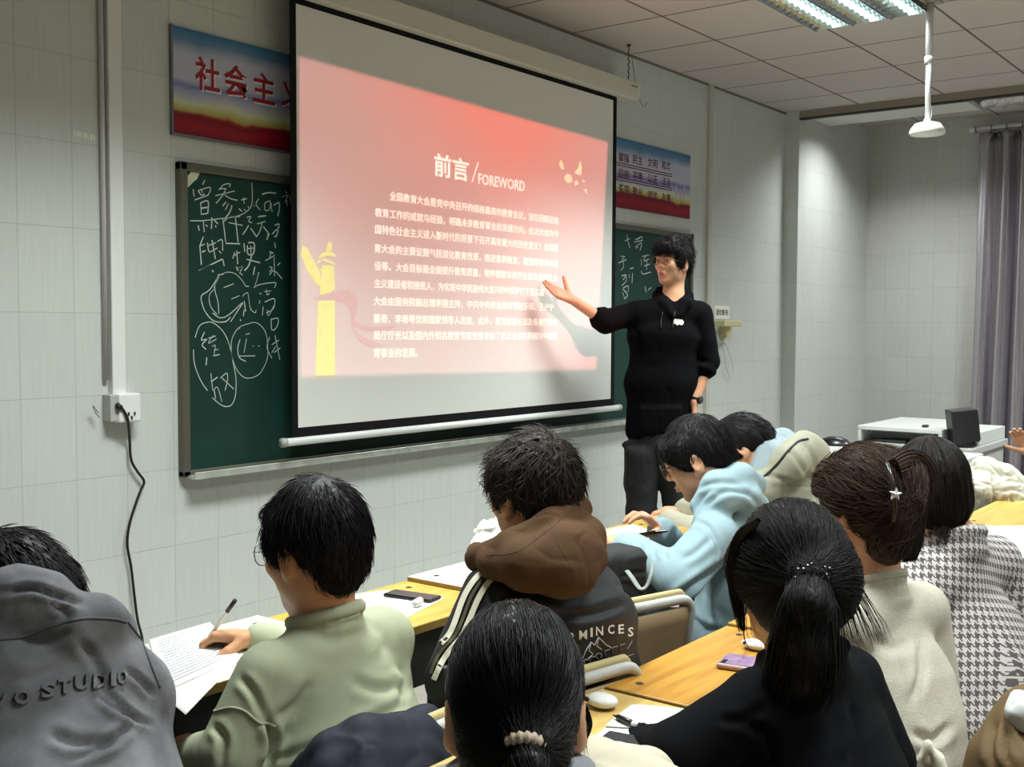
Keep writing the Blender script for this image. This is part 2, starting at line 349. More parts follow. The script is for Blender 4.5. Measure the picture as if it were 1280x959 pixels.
# small paper scrap with marks between two tiles, top left
mb = MB(); a = ony(91, 164, D); b_ = ony(119, 180, D)
for i in range(7):
    q = ony(92+i*4.1, 165+(i*37 % 9), D); mb.mm((q[0], D-.0012, q[2]-.012), (q[0]+.006+.004*(i % 2), D-.0002, q[2]+.006))
o = mb.build('glue_marks', mat('old_glue', (240, 240, 226), .5), org=(a[0], D, a[2])); tag(o, 'cluster of pale glue marks on a wall tile left of the cable trunking', 'glue marks')

# ---------------------------------------------------------------- blackboard
t = empty('blackboard', (4.53, D, .92), 'long dark green blackboard with chalk writing behind the projection screen', 'blackboard')
bx0, bx1, bz0, bz1 = 2.545, 6.515, .925, 2.10
MB().mm((bx0+.02, D-.022, bz0+.02), (bx1-.02, D, bz1-.02)).build('board', mat('board_green', (19, 54, 47), .55, vary=(5, .12), spec=.3), t)
FR = mat('bronze_aluminium', (98, 96, 84), .4, metal=.35)
mb = MB(); w = .034
mb.mm((bx0, D-.034, bz0), (bx0+w, D, bz1)).mm((bx1-w, D-.034, bz0), (bx1, D, bz1)).mm((bx0, D-.034, bz1-w), (bx1, D, bz1)).mm((bx0, D-.034, bz0), (bx1, D, bz0+w*.7))
mb.build('board_frame', FR, t, bevel=.005)
mb = MB(); mb.mm((bx0+.02, D-.075, bz0-.008), (bx1-.02, D, bz0+.006)).mm((bx0+.02, D-.078, bz0-.008), (bx1-.02, D-.07, bz0+.02))
mb.build('chalk_ledge', mat('ledge_aluminium', (196, 202, 194), .3, metal=.4, vary=(14, .25)), t, bevel=.003)
mb = MB()
for i in range(60):
    x = bx0+.1+RNG.random()**1.4*3.2; mb.box((x, D-.05-RNG.random()*.018, bz0+.008), (.006+.01*RNG.random(), .004, .003), rotz(RNG.random()*3))
mb.build('chalk_bits', mat('chalk', (220, 224, 218), .9), t)
mb = MB(); q = [ony(x, y, D-.024) for x, y in ((229, 227), (240, 213), (250, 215), (246, 224), (243, 226), (237, 232), (228, 241))]
mb.prism([(p[0], p[2]) for p in q], (0, D-.0245, 0), (1, 0, 0), (0, 0, 1), (0, -1, 0), .0012); mb.build('paper_scrap', mat('scrap_paper', (196, 198, 170), .8), t)
mb = MB(); q = [ony(x, y, D-.024) for x, y in ((856, 295), (859, 294), (859.5, 299), (857, 299))]
mb.prism([(p[0], p[2]) for p in q], (0, D-.0245, 0), (1, 0, 0), (0, 0, 1), (0, -1, 0), .0012); mb.build('paper_scrap', mat('scrap_paper', (196, 198, 170), .8), t)
CHALK = CHALK_DATA = []
def chalk(strokes, w, base=None):
    for st in strokes:
        P = np.array([ony(x, y, D-.0228) for x, y in st])
        if len(P) > 2: P = smooth_path(P, 6*len(P))
        elif len(P) == 2: P = np.linspace(P[0], P[1], 3)
        CH_MB.strip(P, w*(.75+.5*RNG.random()), (0, -1, 0))
CH_MB = MB()
def sc(pts, ox, oy, s): return [(ox+x/s, oy+y/s) for x, y in pts]
A = [  # traced in crop 220,200 at 5.994x
 [(128, 220), (136, 275)], [(165, 230), (250, 205), (255, 235), (235, 270)], [(215, 150), (200, 185)], [(165, 230), (190, 262), (215, 258)], [(190, 225), (200, 245)], [(140, 300), (245, 262)],
 [(185, 320), (190, 410)], [(185, 320), (240, 310), (238, 400)], [(190, 362), (235, 355)], [(192, 408), (238, 400)],
 [(320, 225), (360, 185), (405, 180), (400, 205)], [(325, 215), (375, 215)], [(295, 268), (440, 232)], [(375, 215), (350, 265), (300, 325)], [(365, 262), (410, 290), (460, 302)], [(375, 315), (350, 345)], [(395, 325), (370, 375)], [(420, 340), (400, 395), (360, 445)],
 [(470, 365), (495, 385)], [(510, 370), (520, 380)], [(505, 280), (512, 330)], [(490, 300), (530, 290)], [(568, 170), (572, 300), (555, 360), (500, 405), (420, 430), (330, 440), (200, 455), (105, 455)], [(540, 345), (545, 360)],
 [(620, 290), (600, 330), (630, 375)], [(585, 340), (590, 350)],
 [(645, 258), (690, 245), (750, 250)], [(665, 320), (668, 375), (700, 370), (705, 310), (665, 320)], [(710, 320), (720, 390)], [(730, 340), (770, 320), (775, 360), (762, 420)],
 [(820, 235), (830, 250)], [(795, 275), (845, 262)], [(840, 265), (815, 320)], [(830, 300), (832, 345)], [(855, 265), (860, 325), (890, 322)],
 [(165, 490), (175, 530)], [(205, 460), (212, 540)], [(225, 485), (235, 500)], [(270, 430), (265, 515)], [(285, 450), (315, 480)], [(295, 490), (300, 505)],
 [(350, 440), (360, 510), (372, 615)], [(350, 470), (400, 430), (480, 425)], [(445, 430), (465, 615)], [(372, 625), (480, 628)], [(395, 470), (500, 490)],
 [(530, 430), (560, 425), (545, 460), (570, 470)], [(545, 490), (520, 530), (500, 560)], [(560, 510), (600, 570)],
 [(615, 425), (675, 418)], [(605, 480), (670, 460)], [(645, 470), (630, 530), (600, 580)], [(655, 500), (690, 545)],
 [(690, 545), (685, 590)], [(700, 550), (680, 600)], [(740, 490), (770, 480), (765, 510), (720, 555)], [(735, 530), (765, 530), (745, 580)], [(735, 575), (760, 565)], [(740, 620), (745, 660)],
 [(205, 575), (180, 640)], [(178, 640), (190, 785)], [(180, 645), (215, 630)], [(195, 690), (220, 680)], [(235, 620), (245, 680), (262, 690)], [(270, 600), (295, 740)], [(245, 640), (300, 620)], [(255, 690), (310, 660)], [(310, 610), (345, 600), (350, 680)], [(320, 680), (340, 700)], [(170, 828), (350, 742)], [(350, 745), (362, 795)], [(270, 825), (282, 838)],
 [(440, 690), (425, 740)], [(455, 680), (462, 780)], [(430, 720), (480, 690)], [(510, 625), (515, 690)], [(540, 620), (585, 625), (580, 700), (540, 705), (535, 640)], [(540, 665), (580, 660)], [(560, 640), (562, 700)], [(530, 745), (630, 770)], [(570, 705), (545, 790), (512, 830)], [(460, 810), (500, 800), (480, 840), (500, 865)], [(450, 800), (465, 830)], [(590, 800), (580, 860)], [(620, 840), (600, 920)],
 [(670, 755), (740, 715)], [(715, 685), (700, 740)], [(700, 690), (730, 700)], [(735, 730), (738, 870)], [(700, 800), (720, 810), (700, 840)], [(760, 790), (780, 770)], [(700, 860), (735, 830), (795, 890)],
 [(320, 855), (285, 960)], [(330, 860), (360, 850)],
]
B = [  # traced in crop 220,330 at 5.05x
 [(145, 40), (220, 5)], [(228, 45), (236, 52)], [(275, 65), (215, 160), (162, 200), (165, 250), (190, 310), (240, 360), (310, 365), (345, 335)], [(245, 155), (210, 200), (220, 270), (260, 320)], [(275, 70), (245, 150), (265, 240), (270, 315)], [(290, 70), (320, 52), (370, 60), (410, 95), (440, 140)], [(300, 150), (365, 125)], [(350, 222), (400, 200)], [(230, 310), (280, 340), (335, 320), (420, 245), (380, 310), (345, 365)],
 [(435, 140), (460, 142)], [(420, 205), (440, 185), (455, 190), (470, 280), (500, 308), (505, 290)], [(430, 235), (440, 300)], [(425, 330), (430, 290)], [(405, 350), (410, 360)], [(398, 410), (404, 406)],
 [(490, 150), (530, 130), (625, 118), (622, 150)], [(385, 25), (420, 20), (400, 60)], [(520, 60), (495, 150)], [(555, 175), (600, 170)], [(570, 160), (575, 195), (590, 185)], [(525, 185), (540, 190)], [(530, 230), (525, 250)], [(560, 240), (620, 220), (615, 280), (570, 310)], [(550, 270), (545, 325)], [(575, 290), (585, 325), (620, 260)],
 [(600, 345), (605, 415), (635, 400), (645, 345), (598, 350)],
 [(590, 460), (575, 530), (605, 595)], [(605, 510), (650, 480)], [(625, 450), (655, 605)], [(630, 520), (605, 560)], [(620, 560), (658, 530)],
 [(110, 540), (115, 620), (140, 700), (170, 760), (200, 800)], [(120, 465), (150, 390), (200, 368), (240, 375), (300, 430), (340, 520), (360, 620), (378, 720), (375, 830), (350, 890), (310, 900), (270, 880), (230, 845)],
 [(180, 430), (160, 480), (195, 475), (165, 510), (190, 540)], [(205, 470), (250, 455)], [(235, 450), (205, 500), (255, 475)], [(228, 520), (248, 515), (240, 570)], [(238, 545), (268, 540)], [(235, 580), (275, 572)], [(195, 590), (190, 640)],
 [(220, 690), (232, 800)], [(220, 745), (262, 715)], [(235, 800), (262, 780), (290, 870)], [(280, 720), (320, 690), (325, 730), (310, 800)], [(290, 720), (365, 790)], [(240, 790), (250, 850)],
 [(480, 370), (400, 400), (355, 470), (350, 560), (375, 650), (420, 710), (470, 720), (530, 690), (575, 600), (578, 500), (560, 420), (515, 375), (470, 370)],
 [(440, 445), (465, 440)], [(405, 475), (390, 530), (400, 590), (440, 615)], [(445, 470), (430, 560)], [(395, 582), (500, 580)], [(485, 515), (490, 520)], [(520, 515), (525, 520)],
]
Cc = [  # crop 760,270 at 7.99x
 [(190, 185), (195, 240)], [(170, 250), (215, 225)], [(195, 240), (220, 320)], [(270, 235), (315, 225)], [(300, 220), (340, 210), (335, 250)], [(265, 260), (345, 245)], [(275, 310), (335, 270), (320, 345)], [(280, 325), (300, 310)],
 [(130, 405), (165, 405), (140, 440)], [(105, 470), (185, 435)], [(150, 440), (155, 510), (125, 545)], [(220, 525), (255, 520)], [(135, 600), (180, 590), (150, 640)], [(185, 600), (180, 650), (140, 695)], [(245, 570), (240, 670)], [(210, 580), (215, 620)], [(150, 720), (200, 700), (200, 760)], [(145, 760), (170, 830)], [(150, 730), (195, 790), (165, 830)],
 [(340, 405), (410, 390)], [(375, 400), (360, 450), (410, 430)], [(330, 430), (335, 500)], [(360, 500), (420, 480)], [(390, 440), (385, 540)], [(330, 545), (350, 580), (430, 560)], [(370, 700), (380, 760)], [(400, 740), (430, 715)],
]
chalk([sc(s, 220, 200, 5.994) for s in A], .0043); chalk([sc(s, 220, 330, 5.05) for s in B], .0034); chalk([sc(s, 760, 270, 7.99) for s in Cc], .0046)
CH_MB.build('chalk_writing', mat('chalk_line', (196, 206, 200), .9), t)

# ---------------------------------------------------------------- slogan banners
def banner_mat(name, z0, z1, crest):
    m = mat(name, (200, 200, 210), .35, spec=.35); N, L, b = nodes_of(m)
    tc = N.new('ShaderNodeTexCoord'); sp = N.new('ShaderNodeSeparateXYZ'); L.new(tc.outputs['Object'], sp.inputs[0])
    nz = N.new('ShaderNodeTexNoise'); nz.inputs['Scale'].default_value = 5; nz.inputs['Detail'].default_value = 6; L.new(tc.outputs['Object'], nz.inputs['Vector'])
    a = N.new('ShaderNodeMapRange'); L.new(sp.outputs[2], a.inputs[0]); a.inputs[1].default_value = z0; a.inputs[2].default_value = z1
    sl = N.new('ShaderNodeMath'); sl.operation = 'MULTIPLY_ADD'; L.new(sp.outputs[0], sl.inputs[0]); sl.inputs[1].default_value = crest; L.new(a.outputs[0], sl.inputs[2])
    w = N.new('ShaderNodeMath'); w.operation = 'MULTIPLY_ADD'; L.new(nz.outputs[0], w.inputs[0]); w.inputs[1].default_value = .16; L.new(sl.outputs[0], w.inputs[2])
    w2 = N.new('ShaderNodeMath'); w2.operation = 'SUBTRACT'; L.new(w.outputs[0], w2.inputs[0]); w2.inputs[1].default_value = .08
    cr = N.new('ShaderNodeValToRGB'); L.new(w2.outputs[0], cr.inputs[0]); e = cr.color_ramp.elements
    stops = [(0, (120, 18, 34)), (.10, (158, 22, 44)), (.17, (120, 20, 36)), (.20, (150, 40, 40)), (.225, (180, 160, 90)), (.27, (196, 196, 130)), (.31, (205, 210, 190)), (.40, (168, 172, 200)), (.47, (124, 130, 184)), (.53, (190, 188, 206)), (.75, (186, 188, 206)), (.88, (96, 132, 168)), (1, (46, 110, 150))]
    e[0].position = 0; e[0].color = (*lin(stops[0][1]), 1); e[1].position = 1; e[1].color = (*lin(stops[-1][1]), 1)
    for p, c in stops[1:-1]: x = e.new(p); x.color = (*lin(c), 1)
    L.new(cr.outputs[0], b.inputs['Base Color']); return m
RED = mat('sign_red', (150, 22, 40), .5); SHW = mat('sign_white', (225, 222, 226), .5)
z0, z1 = 2.203, 2.593
t = empty('slogan_banner', (2.53, D, z0), 'wide blue and red slogan banner with large red characters left of the projection screen', 'banner')
MB().mm((2.531, D-.012, z0), (3.95, D-.001, z1)).build('panel', banner_mat('banner_print', 0, .39, -.02), t)
mb = MB(); mb.mm((2.525, D-.014, z0-.004), (2.533, D-.001, z1+.004)).mm((2.525, D-.014, z0-.008), (3.95, D-.001, z0)); mb.build('panel_edge', mat('steel_edge', (120, 124, 130), .4, metal=.5), t)
chars = [('社', 241, 272, 73, 115), ('会', 277, 307, 82, 122), ('主', 313, 341, 92, 130), ('义', 348, 376, 100, 135)]
for ch, xa, xb, ya, yb in chars:
    a = ony(xa, (ya+yb)/2, D); b_ = ony(xb, (ya+yb)/2, D); za = ony((xa+xb)/2, yb, D)[2]; zb = ony((xa+xb)/2, ya, D)[2]
    V, F = fit_text(ch, b_[0]-a[0], zb-za, .02)
    mesh('character_outline', np.c_[a[0]+V[:, 0]*1.03+.004, np.full(len(V), D-.0126), za+V[:, 1]-.006], F, SHW, t)
    mesh('character', np.c_[a[0]+V[:, 0], np.full(len(V), D-.0134), za+V[:, 1]], F, RED, t)
t = empty('slogan_banner', (6.0, D, z0), 'smaller slogan banner with three rows of characters right of the projection screen', 'banner')
MB().mm((5.25, D-.012, 2.196), (6.492, D-.001, 2.602)).build('panel', banner_mat('banner_print_small', 0, .40, -.01), t)
PURP = mat('sign_maroon', (104, 26, 62), .5); pale = mat('sign_pale', (196, 180, 200), .5)
rows = [('富强', '民主', '文明', '和谐', 190, 208, 211), ('自由', '平等', '公正', '法治', 210, 226, 231), ('爱国', '敬业', '诚信', '友善', 230, 243, 247)]
xs = [(771, 784), (788.5, 801), (807, 819.5), (825, 836)]
for r in rows:
    for (xa, xb), wd, k in zip(xs, r[:4], range(4)):
        yt = r[4]+(xa-771)*.20; yb = r[4]+11.5+(xa-771)*.19
        a = ony(xa, yt, D); b_ = ony(xb, yt, D); zt = a[2]; zb = ony(xa, yb, D)[2]
        V, F = fit_text(wd, b_[0]-a[0], zt-zb, .012)
        mesh('character_pair', np.c_[a[0]+V[:, 0], np.full(len(V), D-.0134), zb+V[:, 1]], F, PURP, t)
mb = MB()
for yl, sl in ((203.5, .195), (222, .17), (241, .155)):
    for dy in (0, 3):
        a = ony(771, yl+dy, D); b_ = ony(838, yl+dy+67*sl, D); mb.mm((5.3, D-.0136, a[2]-.003), (b_[0], D-.012, a[2]+.002))
mb.build('rule_line', PURP, t)
mb = MB()
for x in (843, 848, 853):
    a = ony(x, 248-(x-843)*1.2, D); mb.mm((a[0]-.008, D-.0136, 2.30), (a[0]+.008, D-.012, 2.37+.02*(x % 2)))
mb.build('skyline', pale, t)

# ---------------------------------------------------------------- projection screen
SY_ = D-.12
t = empty('projection_screen', (4.2, SY_, 1.02), 'pull-down projection screen with a red slide hanging in front of the blackboard', 'projection screen')
MB().mm((2.93, SY_-.045, 2.79), (5.585, SY_+.055, 2.895)).build('screen_case', mat('case_cream', (206, 205, 190), .45), t, bevel=.008)
mb = MB(); mb.mm((5.5, SY_-.0475, 2.862), (5.56, SY_-.045, 2.867)); mb.build('case_mark', BLK, t)
MB().mm((5.585, SY_-.04, 2.80), (5.60, SY_+.05, 2.885)).build('end_cap', WPL, t, bevel=.004)
fx0, fx1, fz0, fz1 = 3.0, 5.415, 1.035, 2.80
sw0, sw1, sz0, sz1 = 3.031, 5.378, 1.083, 2.766
MB().mm((sw0, SY_-.001, sz0), (sw1, SY_+.001, sz1)).build('screen_fabric', mat('matte_white', (226, 226, 222), .9, spec=.1), t)
mb = MB()
mb.mm((fx0, SY_-.0016, fz0), (sw0, SY_+.0016, fz1)).mm((sw1, SY_-.0016, fz0), (fx1, SY_+.0016, fz1)).mm((sw0, SY_-.0016, fz0), (sw1, SY_+.0016, sz0)).mm((sw0, SY_-.0016, sz1), (sw1, SY_+.0016, fz1))
mb.build('black_border', mat('black_masking', (14, 14, 15), .8, spec=.2), t)
mb = MB(); mb.tube([(2.955, SY_, 1.028), (5.47, SY_, 1.028)], .0165, 14); mb.build('bottom_bar', mat('bar_white', (232, 234, 232), .35), t, smooth=True)
mb = MB(); mb.tube([(2.945, SY_, 1.028), (2.965, SY_, 1.028)], .019, 14).tube([(5.455, SY_, 1.028), (5.478, SY_, 1.028)], .019, 14); mb.build('bar_cap', GPL, t, smooth=True)
for hx in (3.2, 5.54):
    mb = MB()
    for i in range(12):
        z = 2.895+i*(ZC-2.895)/12; mb.tube([(hx, SY_, z), (hx+.006*(-1)**i, SY_, z+.0095), (hx, SY_, z+.0185)], .0035, 6)
    mb.tube([(hx, SY_, ZC-.01), (hx, SY_, ZC)], .012, 8)
    mb.build('hanging_chain', mat('dark_steel', (66, 58, 52), .5, metal=.6), t, smooth=True)
mb = MB(); P = [ony(x, y, SY_) for x, y in ((790, 72), (793, 95), (797, 112), (801, 128), (806, 133), (809, 127), (808, 112))]
mb.tube(smooth_path(P[:6], 30), .0022, 6); mb.build('thin_cord', mat('wire_grey', (120, 120, 118), .5), t, smooth=True)
TXT = mat('slide_glow_cream', (236, 228, 214), .9, spec=.1, emit=((255, 247, 230), .72))  # letters glow by themselves, standing in for the projected light
ys = SY_-.0024
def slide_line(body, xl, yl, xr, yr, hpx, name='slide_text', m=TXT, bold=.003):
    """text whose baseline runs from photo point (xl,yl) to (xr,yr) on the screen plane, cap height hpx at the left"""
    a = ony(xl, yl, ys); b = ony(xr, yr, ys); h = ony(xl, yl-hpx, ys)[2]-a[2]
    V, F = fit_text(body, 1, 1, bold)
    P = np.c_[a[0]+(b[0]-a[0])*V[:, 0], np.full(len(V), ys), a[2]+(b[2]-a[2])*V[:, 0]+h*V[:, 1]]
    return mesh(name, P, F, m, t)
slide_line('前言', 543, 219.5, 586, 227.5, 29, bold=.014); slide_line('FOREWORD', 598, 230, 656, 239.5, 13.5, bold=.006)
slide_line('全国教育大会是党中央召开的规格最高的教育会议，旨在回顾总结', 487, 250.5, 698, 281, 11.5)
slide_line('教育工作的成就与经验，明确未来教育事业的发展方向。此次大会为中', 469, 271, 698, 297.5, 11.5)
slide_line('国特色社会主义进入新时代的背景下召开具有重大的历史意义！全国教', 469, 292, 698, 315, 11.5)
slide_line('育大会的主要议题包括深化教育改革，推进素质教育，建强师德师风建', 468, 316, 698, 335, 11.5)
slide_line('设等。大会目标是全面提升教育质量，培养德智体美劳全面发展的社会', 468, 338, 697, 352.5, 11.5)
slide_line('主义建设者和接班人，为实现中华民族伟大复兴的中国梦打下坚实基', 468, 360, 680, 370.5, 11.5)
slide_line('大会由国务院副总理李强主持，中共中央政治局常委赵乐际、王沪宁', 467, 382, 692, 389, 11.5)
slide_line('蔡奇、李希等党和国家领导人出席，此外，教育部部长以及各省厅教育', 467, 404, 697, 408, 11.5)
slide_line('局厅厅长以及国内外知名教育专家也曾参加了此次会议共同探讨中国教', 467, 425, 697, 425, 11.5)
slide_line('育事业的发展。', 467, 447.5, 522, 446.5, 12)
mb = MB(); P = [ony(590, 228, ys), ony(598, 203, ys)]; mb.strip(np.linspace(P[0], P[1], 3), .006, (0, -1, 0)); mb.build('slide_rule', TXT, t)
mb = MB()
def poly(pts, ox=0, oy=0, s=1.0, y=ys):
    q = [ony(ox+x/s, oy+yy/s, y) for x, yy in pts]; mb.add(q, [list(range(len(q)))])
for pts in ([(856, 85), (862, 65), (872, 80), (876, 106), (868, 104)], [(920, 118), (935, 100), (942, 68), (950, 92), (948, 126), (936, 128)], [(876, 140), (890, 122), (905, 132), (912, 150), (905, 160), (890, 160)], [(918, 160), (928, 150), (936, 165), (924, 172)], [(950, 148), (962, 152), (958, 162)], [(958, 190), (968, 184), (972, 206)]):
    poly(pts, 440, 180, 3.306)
mb.build('slide_doves', mat('slide_glow_dove', (240, 226, 190), .9, spec=.1, emit=((255, 236, 190), .5)), t)  # doves glow on the screen in place of projected light
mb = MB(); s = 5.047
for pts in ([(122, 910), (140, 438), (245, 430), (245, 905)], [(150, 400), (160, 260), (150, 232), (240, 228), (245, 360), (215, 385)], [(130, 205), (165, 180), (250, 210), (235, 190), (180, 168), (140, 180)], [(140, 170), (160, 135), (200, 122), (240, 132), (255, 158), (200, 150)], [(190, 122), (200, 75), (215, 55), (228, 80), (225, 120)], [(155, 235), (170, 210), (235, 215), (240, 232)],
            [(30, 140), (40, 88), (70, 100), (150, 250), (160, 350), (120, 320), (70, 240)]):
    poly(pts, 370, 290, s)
mb.build('slide_column', mat('slide_glow_yellow', (206, 212, 150), .9, spec=.1, emit=((236, 240, 150), .40), vary=(30, .12)), t)  # column glows too, its projected light put into the material
mb = MB()
for pts in ([(100, 420), (200, 385), (330, 365), (385, 420), (390, 480), (365, 560), (420, 590), (500, 600), (640, 590), (560, 640), (430, 620), (350, 590), (345, 500), (300, 440), (200, 425)], [(350, 600), (400, 650), (480, 690), (560, 720), (480, 730), (400, 690)]):
    poly(pts, 370, 290, s, ys+.0005)
mb.build('slide_ribbon', mat('slide_painted_pink', (226, 210, 208), .9, spec=.1), t)  # ribbon of the projected picture, its light painted as a pale tint
# ================================================================== lights' housings, curtain, console
LOUV = mat('louver_aluminium', (214, 222, 222), .16, metal=1.0, bump=(14, .25, .004)); TUBE = mat('lamp_tube', (255, 255, 255), .5, emit=((236, 255, 250), 2.2))
ENAM = mat('white_enamel', (214, 214, 208), .45)
def make_troffer():
    t = empty('ceiling_light', (0, 0, 0))
    w, h = 2*SX, SY
    mb = MB(); e = .014
    mb.mm((0, 0, -.016), (w, e, 0)).mm((0, h-e, -.016), (w, h, 0)).mm((0, 0, -.016), (e, h, 0)).mm((w-e, 0, -.016), (w, h, 0))
    mb.build('frame', ENAM, t)
    mb = MB()
    for i in range(3):                                     # three reflector troughs along the tube
        yc = .1+i*.198; a = np.linspace(-1, 1, 9)
        for s0, s1 in zip(a, a[1:]):
            p = [(s*.095, -.052+.045*(1-s*s)) for s in (s0, s1)]
            mb.add([[e, yc+p[0][0], p[0][1]], [w-e, yc+p[0][0], p[0][1]], [w-e, yc+p[1][0], p[1][1]], [e, yc+p[1][0], p[1][1]]], [[0, 1, 2, 3]])
    mb.build('reflector', LOUV, t, smooth=True)
    n = 17
    for i in range(n):
        x = e+(w-2*e)*(i+.5)/n; a = np.linspace(-.5, .5, 7); mb = MB()
        for k in range(3):
            yc = .1+k*.198
            for s0, s1 in zip(a, a[1:]):
                mb.add([[x, yc+s0*.19, -.052-.0*s0], [x, yc+s1*.19, -.052], [x+.006, yc+s1*.19, -.02-.03*s1*s1], [x+.006, yc+s0*.19, -.02-.03*s0*s0]], [[0, 1, 2, 3]])
        mb.build('cross_blade', LOUV, t)
    for i in range(3):
        MB().tube([(.06, .1+i*.198, -.022), (w-.06, .1+i*.198, -.022)], .011, 10).build('lamp_tube', TUBE, t, smooth=True)
    return t
def copy_tree(o, parent=None):
    c = o.copy(); COL.objects.link(c)
    if parent is not None: c.parent = parent
    for ch in list(o.children): copy_tree(ch, c)
    return c
tr0 = make_troffer()
TL = ['silver louvred ceiling light above the white pendant at the top edge of the frame', 'silver louvred ceiling light over the left desks', 'silver louvred ceiling light above the seated girls', 'silver louvred ceiling light above the right desks', 'unseen louvred ceiling light nearest the curtain, added to brighten the alcove', 'silver louvred ceiling light at the back left of the room', 'silver louvred ceiling light at the back middle of the room']
for i, (x, y) in enumerate(TROFFERS):
    o = tr0 if i == 0 else copy_tree(tr0); o.location = (x, y, ZC); tag(o, TL[i], 'ceiling light', 'louvred ceiling lights')
# pendant
p = (5.683, 1.752)
t = empty('ceiling_pendant', (p[0], p[1], ZC), 'white pole with flat dome hanging from the ceiling right of the louvred light', 'ceiling pendant')
WP = mat('pole_white', (222, 224, 226), .35)
MB().tube([(p[0], p[1], ZC), (p[0], p[1], 2.80)], .0175, 14).build('upper_pole', WP, t, smooth=True)
MB().tube([(p[0], p[1], 2.83), (p[0], p[1], 2.53)], .0135, 14).tube([(p[0], p[1], 2.835), (p[0], p[1], 2.80)], .021, 14).build('lower_pole', WP, t, smooth=True)
MB().lathe([(.004, 2.535), (.018, 2.53), (.018, 2.515), (.03, 2.51)], (p[0], p[1], 0), 18).build('joint', GPL, t, smooth=True)
MB().lathe([(.01, 2.505), (.04, 2.512), (.062, 2.505), (.082, 2.478), (.086, 2.462), (.08, 2.453), (.02, 2.45)], (p[0], p[1], 0), 32).build('dome', mat('dome_white', (232, 236, 230), .4), t, smooth=True)
mb = MB(); mb.tube(smooth_path([(p[0]+.02, p[1], 2.62), (p[0]+.04, p[1]-.01, 2.57), (p[0]+.03, p[1], 2.52), (p[0]+.045, p[1], 2.50)], 20), .003, 6); mb.build('signal_wire', GPL, t, smooth=True)
MB().mm((p[0]-.05, p[1]-.05, ZC-.012), (p[0]+.05, p[1]+.05, ZC)).build('ceiling_plate', mat('ceiling_edge_trim', (150, 143, 132), .6), t, bevel=.004)
# ceiling projector in front of the screen, above the picture
t = empty('ceiling_projector', (PROJ[0], PROJ[1], ZC), 'white ceiling projector on a short pole over the desks, aimed at the screen', 'projector')
MB().tube([(PROJ[0], PROJ[1]-.2, ZC), (PROJ[0], PROJ[1]-.2, PROJ[2]+.06)], .02, 12).build('mount_pole', WP, t, smooth=True)
MB().mm((PROJ[0]-.18, PROJ[1]-.36, PROJ[2]-.05), (PROJ[0]+.18, PROJ[1]-.06, PROJ[2]+.07)).build('projector_body', ENAM, t, bevel=.015)
MB().lathe([(.03, 0), (.034, .03), (.028, .034)], (PROJ[0], PROJ[1]-.062, PROJ[2]), 20, rotx(-PI/2)).build('lens_ring', BLK, t, smooth=True)

# curtain
CUR = mat('silver_satin', (196, 191, 199), .22, metal=.82, bump=(90, .1, .002))
n = 260; m_ = 30; ys_ = np.linspace(2.46, 1.0, n); V = []
for j in range(m_):
    f = j/(m_-1); z = .22+2.82*f
    ph = ys_*46+.9*np.sin(ys_*9+1)+.35*np.sin(f*3+ys_*5)
    amp = (.055-.014*f)*(1+.35*np.sin(ys_*17+f*1.5))
    V.append(np.c_[9.352+amp*np.sin(ph)+.012*np.sin(ph*2.3+f*2)*f, ys_+.014*np.cos(ph)+.012*np.sin(f*4+1)*(1-f), np.full(n, z)])
V = np.concatenate(V); F = [[j*n+i, j*n+i+1, (j+1)*n+i+1, (j+1)*n+i] for j in range(m_-1) for i in range(n-1)]
t = empty('window_curtain', (9.352, 1.75, .22), 'long shiny silver curtain hanging in deep folds at the right wall', 'curtain')
o = mesh('curtain_cloth', V, F, CUR, t, smooth=True); s = o.modifiers.new('thick', 'SOLIDIFY'); s.thickness = .002
mb = MB(); mb.tube([(9.33, 2.52, 3.075), (9.33, .9, 3.075)], .016, 12).lathe([(.0, -.03), (.022, -.02), (.026, 0), (.022, .02), (.0, .03)], (9.33, 2.53, 3.075), 14); mb.build('curtain_rod', mat('rod_white', (206, 204, 204), .4), t, smooth=True)
mb = MB()
for y in np.arange(1.0, 2.5, .115): mb.tube([(9.33+.022*math.cos(a), y, 3.065+.026*math.sin(a)) for a in np.linspace(0, 2*PI, 13)], .003, 6)
mb.build('curtain_ring', mat('dark_steel', (66, 58, 52), .5, metal=.6), t, smooth=True)
for y in (2.4, 1.1): MB().mm((9.33, y-.012, 3.06), (XR, y+.012, 3.09)).build('rod_bracket', ENAM, t)

# teacher's console
t = empty('teacher_console', (6.75, 2.0, 0), 'grey steel teaching console with raised hood in the front right corner', 'console')
CG = mat('console_grey', (164, 164, 160), .4); CW = mat('console_white', (188, 190, 187), .4); CD = mat('console_dark', (40, 41, 44), .5)
cx0, cx1, cy0, cy1 = 6.38, 7.15, 1.68, 2.33
MB().mm((cx0+.02, cy0+.02, 0), (cx1-.02, cy1-.02, .79)).build('cabinet', CG, t, bevel=.008)
MB().mm((cx0, cy0, .79), (cx1, cy1, .83)).build('cabinet_top', CG, t, bevel=.006)
mb = MB(); mb.mm((cx0+.01, cy0+.17, .90), (cx1, cy1, .925)).mm((cx0+.18, cy0+.17, .83), (cx1, cy1, .90)).mm((cx0+.01, cy1-.02, .83), (cx0+.2, cy1, .90)).mm((cx0+.01, cy0+.17, .83), (cx0+.2, cy0+.19, .90)).mm((cx0+.2, cy0+.02, .83), (cx1, cy0+.17, .905))
mb.build('hood', CW, t, bevel=.004)
MB().mm((cx0+.175, cy0+.19, .832), (cx0+.181, cy1-.03, .898)).build('control_panel', mat('panel_grey', (120, 122, 124), .4), t)
